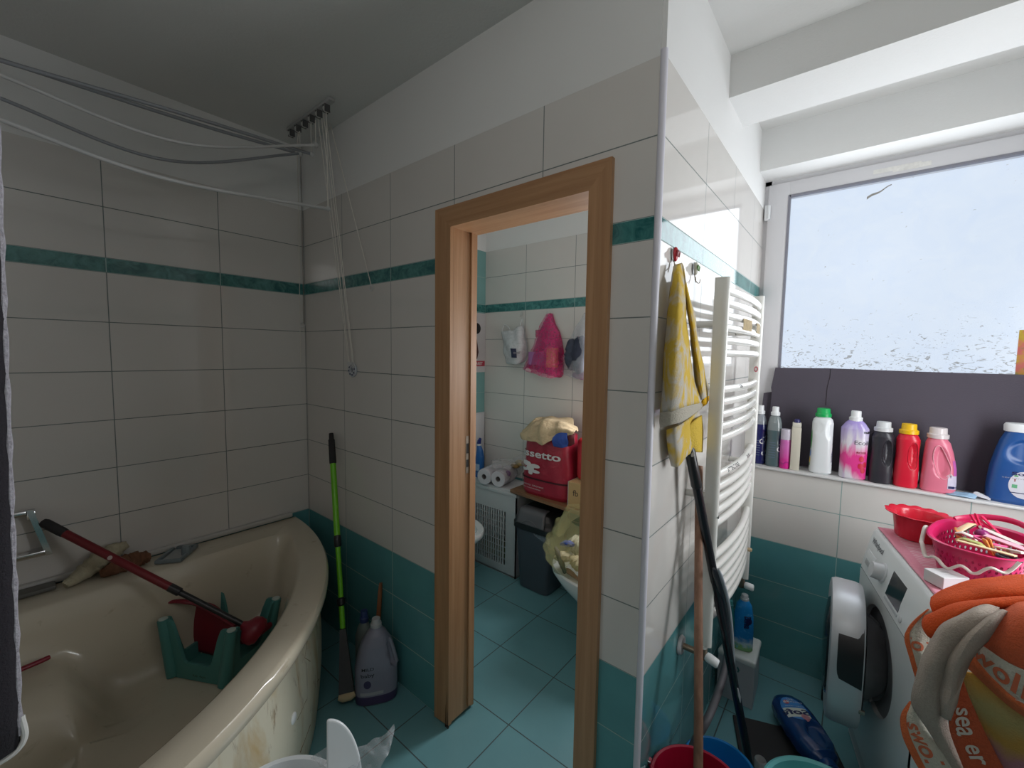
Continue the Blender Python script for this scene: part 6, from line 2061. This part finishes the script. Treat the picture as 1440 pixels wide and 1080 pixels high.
# red bowl with a scalloped rim
RB_ = M('translucent_red_bowl', (0.62, 0.02, 0.045), 0.22, var=0.08)
bw = thing('bowl', 'red plastic bowl with a scalloped rim behind the pink basket', 'bowl', (2.572, 0.985, TOPZ))
m = MB()
seg = 72
prof = [(1e-5, 0.0), (0.058, 0.0), (0.062, 0.004), (0.070, 0.070), (0.073, 0.078), (0.088, 0.084), (0.089, 0.087), (0.086, 0.088), (0.071, 0.083), (0.067, 0.074), (0.058, 0.008), (1e-5, 0.006)]
m.lathe(prof, seg)
for i, v in enumerate(m.v):
    r = math.hypot(v.x, v.y)
    if r > 0.085:
        a = math.atan2(v.y, v.x)
        v.z += 0.004*abs(math.sin(a*7))
        k = 1+0.07*abs(math.sin(a*7))
        v.x *= k
        v.y *= k
m.build('body', RB_, bw)
# pink basket
t_ = NT('crimson_perforated')
_pp = t_.obj()
_sx = t_.n('ShaderNodeSeparateXYZ')
t_.put(_sx.inputs[0], _pp)
an = t_.math('MULTIPLY', t_.math('ARCTAN2', t_.math('MULTIPLY', _sx.outputs[1], 0.62), _sx.outputs[0]), 7.6)
row_ = t_.math('FLOOR', t_.math('MULTIPLY', _sx.outputs[2], 62.0))
an2 = t_.math('ADD', an, t_.math('MULTIPLY', row_, 0.5))
fu = t_.math('SUBTRACT', t_.math('FRACT', an2), 0.5)
fz = t_.math('SUBTRACT', t_.math('FRACT', t_.math('MULTIPLY', _sx.outputs[2], 62.0)), 0.5)
dd = t_.math('ADD', t_.math('MULTIPLY', fu, fu), t_.math('MULTIPLY', t_.math('MULTIPLY', fz, fz), 0.5))
hole = t_.math('MULTIPLY', t_.math('LESS_THAN', dd, 0.055), t_.math('MULTIPLY', t_.math('GREATER_THAN', _sx.outputs[2], 0.0161), t_.math('LESS_THAN', _sx.outputs[2], 0.081)))
t_.set(Base_Color=t_.mix(hole, t_.mix(t_.noise(8, 2, _pp), (0.50, 0.008, 0.085), (0.60, 0.014, 0.12)), (0.10, 0.002, 0.02)), Roughness=0.3)
t_.set(Alpha=t_.math('SUBTRACT', 1.0, t_.math('MULTIPLY', hole, 0.75)))
BK = t_.m
PKR = M('pink_red_plastic', (0.62, 0.03, 0.12), 0.28, var=0.06)
bk = thing('basket', 'crimson pink perforated basket with a wavy white handle on the washing machine', 'basket', (2.690, 0.775, TOPZ), math.radians(-16))
m = MB()
V, Fc = [], []
lev = [(0.02, 0.03, 0.0), (0.080, 0.128, 0.0), (0.085, 0.134, 0.003), (0.098, 0.158, 0.085), (0.100, 0.160, 0.100), (0.110, 0.172, 0.102), (0.112, 0.174, 0.106), (0.108, 0.170, 0.108), (0.098, 0.158, 0.104), (0.095, 0.155, 0.085), (0.081, 0.129, 0.006), (0.02, 0.03, 0.004)]
N = 72
for rx, ry, z in lev:
    for k in range(N):
        x, y = se(2*PI*k/N, rx, ry, 2.7)
        V.append(Vector((x, y, z)))
for i in range(len(lev)-1):
    for k in range(N):
        Fc.append((i*N+k, i*N+(k+1) % N, (i+1)*N+(k+1) % N, (i+1)*N+k))
Fc += [tuple(range(N)), tuple((len(lev)-1)*N+k for k in range(N))]
m.add(V, Fc).build('body', BK, bk)
pts = []
for k in range(0, 25):
    a = math.radians(-178+130*k/24)
    x, y = se(a, 0.114, 0.176, 2.7)
    pts.append(Vector((x, y, 0.100)))
pts = [p+Vector((p.x*0.05, p.y*0.05, 0.009*math.sin(i*1.35)-0.048*math.sin(PI*i/24)**0.8)) for i, p in enumerate(pts)]
MB().tube(spline(pts, 3), 0.0055, 10, 0.7).build('white_handle', M('cream_white_handle', (0.66, 0.60, 0.55), 0.4), bk)
pts = []
for k in range(0, 25):
    a = math.radians(8+124*k/24)
    x, y = se(a, 0.106, 0.168, 2.7)
    pts.append(Vector((x, y, 0.106+0.030*math.sin(PI*k/24))))
MB().tube(spline(pts, 2), [0.006]*49, 10, 1.6).build('red_handle', PKR, bk)
# things in the basket, laid on one another
BKX = Matrix.Translation((2.690, 0.775, TOPZ)) @ Matrix.Rotation(math.radians(-16), 4, 'Z')


def peg(label, cat, name, mat, p, rz, tilt, L=0.07, w=0.011, kind='peg'):
    t = thing(name, label, cat, BKX @ Vector(p), 0, 'odds and ends in the pink basket')
    R_ = (Matrix.Rotation(rz, 4, 'Z') @ Matrix.Rotation(tilt, 4, 'Y'))
    if kind == 'peg':
        MB().box((-L/2, -w/2, 0.001), (L/2, w/2, 0.006), bev=0.0015, seg=1).build('arm', mat, t, xf=R_ @ Matrix.Rotation(0.07, 4, 'Y'))
        MB().box((-L/2, -w/2, -0.006), (L/2, w/2, -0.001), bev=0.0015, seg=1).build('arm', mat, t, xf=R_ @ Matrix.Rotation(-0.07, 4, 'Y'))
        MB().cyl((0.004, -w/2-0.001, 0), (0.004, w/2+0.001, 0), 0.0045).build('spring', STEEL, t, xf=R_)
    elif kind == 'clip':
        MB().tube([(-L/2, 0, 0), (-L/4, 0, 0.009), (L/4, 0, 0.009), (L/2, 0, 0)], [0.004, 0.009, 0.009, 0.003], 12, 0.5).build('bar', mat, t, xf=R_)
        MB().box((-L/2, -0.004, -0.004), (L/2, 0.004, -0.001)).build('clasp', STEEL, t, False, xf=R_)
    elif kind == 'comb':
        MB().box((-L/2, -w/2, -0.002), (L/2, w/2, 0.002), bev=0.001, seg=1).build('blade', mat, t, xf=R_)
        m = MB()
        m.box((-L/2, w/2-0.002, -0.0015), (L/2, w/2+0.006, 0.0015))
        m.build('teeth', mat, t, False, xf=R_)
    elif kind == 'band':
        V, Fc = [], []
        for i in range(24):
            a = 2*PI*i/24
            for k in range(8):
                b = 2*PI*k/8
                V.append(R_ @ Vector(((L/2+w/2*math.cos(b))*math.cos(a), (L/2+w/2*math.cos(b))*math.sin(a)*0.8, w/2*math.sin(b))))
        for i in range(24):
            for k in range(8):
                Fc.append((i*8+k, ((i+1) % 24)*8+k, ((i+1) % 24)*8+(k+1) % 8, i*8+(k+1) % 8))
        MB().add(V, Fc).build('ring', mat, t)
    elif kind == 'ball':
        MB().sphere((0, 0, 0), L/2, 1, 1, 0.9).build('ball', mat, t)
        MB().cyl((0, 0, L*0.4), (0, 0, L*0.55), L*0.08).build('stem', mat, t)
    return t


PINK = M('bright_pink_plastic', (0.70, 0.10, 0.26), 0.3)
PINKL = M('pale_pink_plastic', (0.72, 0.38, 0.46), 0.35)
ORNG = M('orange_plastic', (0.72, 0.27, 0.06), 0.4)
TANP = M('tan_plastic', (0.66, 0.44, 0.26), 0.45)
WHTP = M('off_white_plastic', (0.68, 0.62, 0.58), 0.4)
GRNP = M('pale_green_plastic', (0.45, 0.50, 0.16), 0.4)
PURP = M('plum_plastic', (0.22, 0.01, 0.12), 0.3)
CRMP = M('cream_plastic_strip', (0.70, 0.58, 0.34), 0.4)
REDP = M('vivid_red_plastic', (0.66, 0.015, 0.09), 0.3)
DKP = M('dark_hair_tie', (0.04, 0.03, 0.04), 0.8)
peg('bright red clothes peg standing up at the back of the pink basket', 'clothes peg', 'clothes_peg', REDP, (-0.020, 0.100, 0.115), 0.3, 1.15, 0.075)
peg('second red clothes peg leaning right at the back of the pink basket', 'clothes peg', 'clothes_peg', REDP, (0.010, 0.112, 0.110), -0.5, 0.7, 0.085)
peg('tan plastic hair clip across the left of the pink basket', 'hair clip', 'hair_clip', TANP, (-0.040, 0.050, 0.105), 0.9, -0.35, 0.085, kind='clip')
peg('orange clothes peg standing in the middle of the pink basket', 'clothes peg', 'clothes_peg', ORNG, (0.022, -0.045, 0.098), 0.4, 1.2, 0.05, 0.016)
peg('small orange peg at the left end of the pink basket', 'clothes peg', 'clothes_peg', ORNG, (-0.052, 0.020, 0.098), 1.6, -0.2, 0.05)
peg('plum coloured round bauble in the pink basket', 'hair bauble', 'hair_bauble', PURP, (-0.006, 0.060, 0.100), 0, 0, 0.034, kind='ball')
peg('pale pink comb lying across the right of the pink basket', 'comb', 'comb', PINKL, (0.050, 0.020, 0.102), -0.55, 0.08, 0.10, 0.022, kind='comb')
peg('white plastic comb at the back of the pink basket', 'comb', 'comb', WHTP, (0.030, 0.072, 0.103), -0.8, 0.10, 0.10, 0.016, kind='comb')
peg('white clothes peg at the right of the pink basket', 'clothes peg', 'clothes_peg', WHTP, (0.060, -0.045, 0.100), -1.0, -0.3, 0.075, 0.014)
peg('white hair clip beside the tan one in the pink basket', 'hair clip', 'hair_clip', WHTP, (-0.030, -0.005, 0.096), -0.2, 0.25, 0.05, kind='clip')
peg('pale green plastic clip in the front of the pink basket', 'hair clip', 'hair_clip', GRNP, (-0.012, -0.055, 0.094), -0.5, 0.0, 0.07, kind='clip')
peg('cream plastic strip along the front rim of the pink basket', 'strip', 'plastic_strip', CRMP, (0.018, -0.090, 0.103), -0.5, -0.05, 0.12, 0.010, kind='comb')
peg('pink hair band lying in the middle of the pink basket', 'hair band', 'hair_band', PINK, (0.018, 0.012, 0.098), 0.4, 0.15, 0.075, 0.007, kind='band')
peg('dark hair tie at the right end of the pink basket', 'hair tie', 'hair_tie', DKP, (0.065, -0.100, 0.096), 0.2, 0.1, 0.045, 0.009, kind='band')
# white carton and small items
c0 = at(1297, 802, 2, 0.905)
wbx = thing('carton', 'small white cardboard box on the washing machine in front of the basket', 'box', (2.600, 0.600, TOPZ), math.radians(40))
MB().box((-0.037, -0.028, 0.0), (0.037, 0.028, 0.034), bev=0.0012, seg=1).build('box', M('white_carton', (0.66, 0.665, 0.68), 0.5, var=0.02), wbx, False)
text_flat('small_print', 'FELIX', 0.009, (0.0, 0.004, 0.0344), (1, 0, 0), (0, 1, 0), M('pale_grey_print', (0.38, 0.38, 0.40), 0.6), wbx)
text_flat('small_print', 'serum 30 ml', 0.006, (0.0, -0.010, 0.0344), (1, 0, 0), (0, 1, 0), M('pale_grey_print', (0.45, 0.45, 0.47), 0.6), wbx)
tag(lump('crumpled_tissue', [W2(0.18, 0.195, 0.872), W2(0.20, 0.24, 0.876), W2(0.21, 0.28, 0.872)], 0.020, M('grey_white_tissue', (0.56, 0.56, 0.58), 0.8, bump=0.003, bscale=60), seed=31), 'crumpled grey white tissue between the white box and the orange towel', 'tissue')
tag(lump('blue_soap_packet', [W2(0.09, 0.27, 0.874), W2(0.105, 0.32, 0.882), W2(0.12, 0.37, 0.874)], 0.028, M('pale_blue_packet', (0.48, 0.60, 0.66), 0.4, var=0.25, scale=30), seed=33, wob=0.12), 'pale blue packet in front of the pink basket behind the orange towel', 'packet')
tag(lump('plastic_wrapper', [W2(0.02, 0.46, 0.872), W2(0.06, 0.49, 0.878), W2(0.10, 0.52, 0.872)], 0.030, M('pale_grey_wrapper', (0.55, 0.56, 0.62), 0.3, var=0.3, scale=45), seed=35), 'pale printed plastic wrapper to the right of the pink basket', 'wrapper')

# ================================================================== BEACH TOWEL OVER THE MACHINE CORNER
OR_T = terry('orange_terry', (0.68, 0.095, 0.022))
OR_L = terry('light_orange_terry', (0.66, 0.16, 0.06))
BG_T = terry('beige_grey_terry', (0.44, 0.375, 0.32))
WH_T = terry('cream_terry', (0.55, 0.54, 0.46))
t_ = NT('yellow_pink_terry')
_pp = t_.obj()
_sx = t_.n('ShaderNodeSeparateXYZ')
t_.put(_sx.inputs[0], _pp)
_w = t_.math('ADD', t_.math('ADD', _sx.outputs[2], 0.84), t_.math('MULTIPLY', t_.noise(12, 3, _pp), 0.08))
c_ = t_.mix(t_.ramp(_w, 0.63, 0.66), (0.46, 0.20, 0.26), (0.52, 0.30, 0.06))
c_ = t_.mix(t_.ramp(_w, 0.67, 0.71), c_, (0.40, 0.36, 0.15))
c_ = t_.mix(t_.ramp(_w, 0.73, 0.78), c_, (0.56, 0.32, 0.05))
_f2 = t_.noise(240, 3, _pp, 0.75)
t_.set(Base_Color=t_.mix(t_.math('MULTIPLY', _f2, 0.4), c_, (0.2, 0.14, 0.05)), Roughness=0.95)
t_.bump(_f2, 0.004, 0.9)
YL_T = t_.m
bt_ = thing('beach_towel', 'large orange and beige terry beach towel thrown over the corner of the washing machine', 'towel', (2.62, 0.40, 0.86))
TO = Vector((2.62, 0.40, 0.86))


def T(px, py, y):
    return at(px, py, 1, y)-TO


def ts(nm, rows, mat, n=8, thick=0.008, wob=0.0016, seed=1):
    return sheet(nm, [[T(*q) for q in r] for r in rows], mat, bt_, thick, n, wob, 55, seed)[1]


# upper fold
ts('upper_fold', [[(1313, 846, .465), (1337, 833, .49), (1372, 821, .51), (1440, 814, .53), (1530, 809, .53)],
                  [(1311, 842, .45), (1335, 829, .47), (1370, 817, .49), (1440, 811, .51), (1530, 806, .51)],
                  [(1309, 850, .42), (1335, 841, .425), (1372, 830, .43), (1440, 824, .43), (1530, 820, .43)],
                  [(1311, 860, .41), (1340, 853, .405), (1376, 842, .405), (1440, 836, .40), (1530, 832, .40)],
                  [(1314, 868, .425), (1350, 858, .42), (1390, 850, .42), (1440, 848, .42), (1530, 845, .42)]], OR_T, seed=2)
# second fold
ts('second_fold', [[(1312, 864, .43), (1345, 852, .43), (1390, 845, .43), (1440, 843, .43), (1530, 838, .43)],
                   [(1301, 869, .385), (1335, 855, .38), (1380, 845, .38), (1440, 841, .38), (1530, 836, .38)],
                   [(1298, 880, .365), (1330, 868, .355), (1375, 852, .355), (1440, 848, .36), (1530, 842, .36)],
                   [(1305, 893, .36), (1328, 880, .352), (1370, 858, .355), (1440, 853, .37), (1530, 848, .37)],
                   [(1316, 897, .38), (1340, 880, .38), (1380, 862, .38), (1440, 860, .39), (1530, 855, .39)]], OR_T, seed=3)
# right fold, bulging
ts('right_fold', [[(1408, 862, .37), (1425, 852, .37), (1445, 847, .38), (1530, 838, .38)],
                  [(1400, 874, .325), (1422, 864, .305), (1446, 858, .30), (1530, 850, .30)],
                  [(1392, 890, .305), (1416, 884, .275), (1446, 880, .265), (1530, 875, .26)],
                  [(1384, 904, .305), (1412, 906, .265), (1446, 912, .255), (1530, 930, .25)],
                  [(1381, 910, .32), (1412, 927, .275), (1446, 946, .265), (1530, 992, .26)]], terry('coral_orange_terry', (0.66, 0.13, 0.055)), seed=4)
# cream band and orange edge under it
gI = ts('letter_band', [[(1380, 905, .315), (1412, 923, .275), (1446, 943, .263), (1530, 990, .258)],
                        [(1374, 914, .312), (1403, 938, .272), (1440, 966, .259), (1530, 1020, .255)],
                        [(1368, 925, .315), (1398, 956, .278), (1434, 988, .262), (1530, 1048, .258)]], WH_T, 8, 0.006, 0.0008, 5)
ts('orange_edge', [[(1370, 922, .31), (1398, 955, .274), (1434, 986, .258), (1530, 1046, .255)],
                   [(1362, 927, .31), (1402, 966, .272), (1436, 993, .256), (1530, 1054, .253)],
                   [(1357, 935, .325), (1406, 980, .285), (1440, 1006, .268), (1530, 1066, .262)]], OR_L, 8, 0.006, 0.0008, 6)
# beige reverse side: two rolls
ts('beige_fold', [[(1404, 856, .345), (1388, 852, .345), (1370, 856, .345)],
                  [(1398, 868, .31), (1372, 862, .30), (1350, 866, .325)],
                  [(1372, 884, .285), (1345, 876, .285), (1324, 883, .315)],
                  [(1348, 912, .285), (1326, 902, .275), (1306, 912, .310)],
                  [(1334, 945, .300), (1312, 934, .275), (1293, 942, .312)],
                  [(1330, 985, .315), (1306, 974, .285), (1284, 984, .320)],
                  [(1334, 1020, .325), (1316, 1016, .30), (1292, 1006, .328)],
                  [(1344, 1052, .33), (1332, 1050, .315), (1316, 1042, .33)],
                  [(1362, 1090, .33), (1354, 1092, .32), (1342, 1092, .33)]], BG_T, 8, 0.008, 0.0014, 7)
ts('beige_roll', [[(1414, 858, .318), (1408, 859, .305), (1400, 864, .318)],
                  [(1404, 874, .300), (1394, 872, .275), (1378, 876, .302)],
                  [(1392, 893, .292), (1374, 890, .258), (1352, 898, .295)],
                  [(1376, 910, .292), (1358, 908, .255), (1338, 916, .293)],
                  [(1362, 930, .298), (1346, 928, .258), (1328, 936, .297)],
                  [(1352, 955, .302), (1338, 954, .263), (1324, 958, .302)],
                  [(1344, 985, .306), (1334, 985, .270), (1322, 984, .308)],
                  [(1336, 1012, .312), (1330, 1010, .288), (1322, 1004, .315)]], BG_T, 8, 0.008, 0.0012, 8)
# left hanging band
gE = ts('letter_band', [[(1300, 862, .40), (1306, 857, .405), (1313, 864, .41)],
                        [(1281, 884, .385), (1293, 886, .385), (1306, 892, .40)],
                        [(1279, 902, .375), (1291, 904, .37), (1304, 908, .39)],
                        [(1285, 925, .37), (1294, 925, .365), (1302, 926, .38)],
                        [(1291, 950, .37), (1296, 948, .37), (1300, 944, .38)]], WH_T, 8, 0.006, 0.0006, 9)
ts('orange_edge', [[(1304, 856, .402), (1307, 856, .402)], [(1279, 880, .386), (1283, 882, .386)], [(1272, 898, .376), (1279.5, 899, .374)], [(1279, 925, .371), (1286, 924, .369)], [(1287, 951, .371), (1293, 950, .369)]], OR_L, 8, 0.008, 0.0005, 10)
# lower left band
gF = ts('letter_band', [[(1283, 988, .342), (1291, 990, .335), (1300, 1004, .345)],
                        [(1273, 1008, .33), (1284, 1010, .325), (1300, 1020, .335)],
                        [(1277, 1030, .32), (1292, 1032, .318), (1312, 1040, .33)],
                        [(1287, 1052, .315), (1306, 1054, .313), (1326, 1058, .325)],
                        [(1301, 1082, .312), (1322, 1084, .312), (1346, 1088, .325)]], WH_T, 8, 0.006, 0.0006, 11)
ts('orange_edge', [[(1279, 986, .345), (1286, 986, .345)], [(1267, 1006, .331), (1275, 1007, .329)], [(1269, 1032, .321), (1279, 1031, .319)], [(1280, 1058, .316), (1290, 1056, .314)], [(1296, 1086, .313), (1305, 1084, .312)]], OR_L, 8, 0.008, 0.0005, 12)
# orange strip with the white word, and the picture area
gG = ts('orange_strip', [[(1350, 950, .325), (1353, 951, .325)],
                         [(1344, 972, .315), (1361, 975, .315)],
                         [(1337, 997, .305), (1370, 997, .312)],
                         [(1335, 1022, .305), (1382, 1024, .310)],
                         [(1342, 1050, .308), (1396, 1050, .310)],
                         [(1358, 1090, .31), (1417, 1090, .312)]], terry('salmon_terry', (0.52, 0.105, 0.045)), 8, 0.006, 0.0006, 13)
ts('picture_area', [[(1352, 944, .335), (1385, 950, .32), (1420, 960, .315), (1530, 990, .31)],
                    [(1358, 974, .33), (1395, 985, .312), (1440, 1000, .305), (1530, 1030, .30)],
                    [(1368, 1000, .328), (1405, 1015, .305), (1450, 1030, .30), (1530, 1050, .295)],
                    [(1385, 1035, .326), (1420, 1050, .308), (1460, 1060, .30), (1530, 1075, .295)],
                    [(1402, 1092, .325), (1440, 1095, .312), (1470, 1098, .305), (1530, 1100, .30)]], YL_T, 8, 0.008, 0.001, 14)
TXO = M('faded_orange_print', (0.50, 0.13, 0.06), 0.9)
TXW = M('pale_woven_letters', (0.58, 0.52, 0.46), 0.9)
TW_ = (0, -1, 0.2)
text_on_grid('lettering', 'woli', 0.052, gI, 0.55, 0.36, 0.0, TXO, bt_, TW_, 0.02, 0.006)
text_on_grid('lettering', 'sea', 0.052, gG, 0.52, 0.48, -PI/2, TXW, bt_, TW_, 0.015, 0.006)
text_on_grid('lettering', 'er', 0.050, gG, 0.84, 0.50, -PI/2, TXW, bt_, TW_, 0.015, 0.006)
text_on_grid('lettering', 'lo', 0.040, gE, 0.52, 0.50, -PI/2, TXO, bt_, TW_, 0.02, 0.005)
text_on_grid('lettering', 'swol', 0.040, gF, 0.62, 0.42, -PI/2, TXO, bt_, TW_, 0.02, 0.005)
MB().box(T(1428, 984, .246), T(1452, 992, .2475)).build('white_care_tag', WHT, bt_, False)
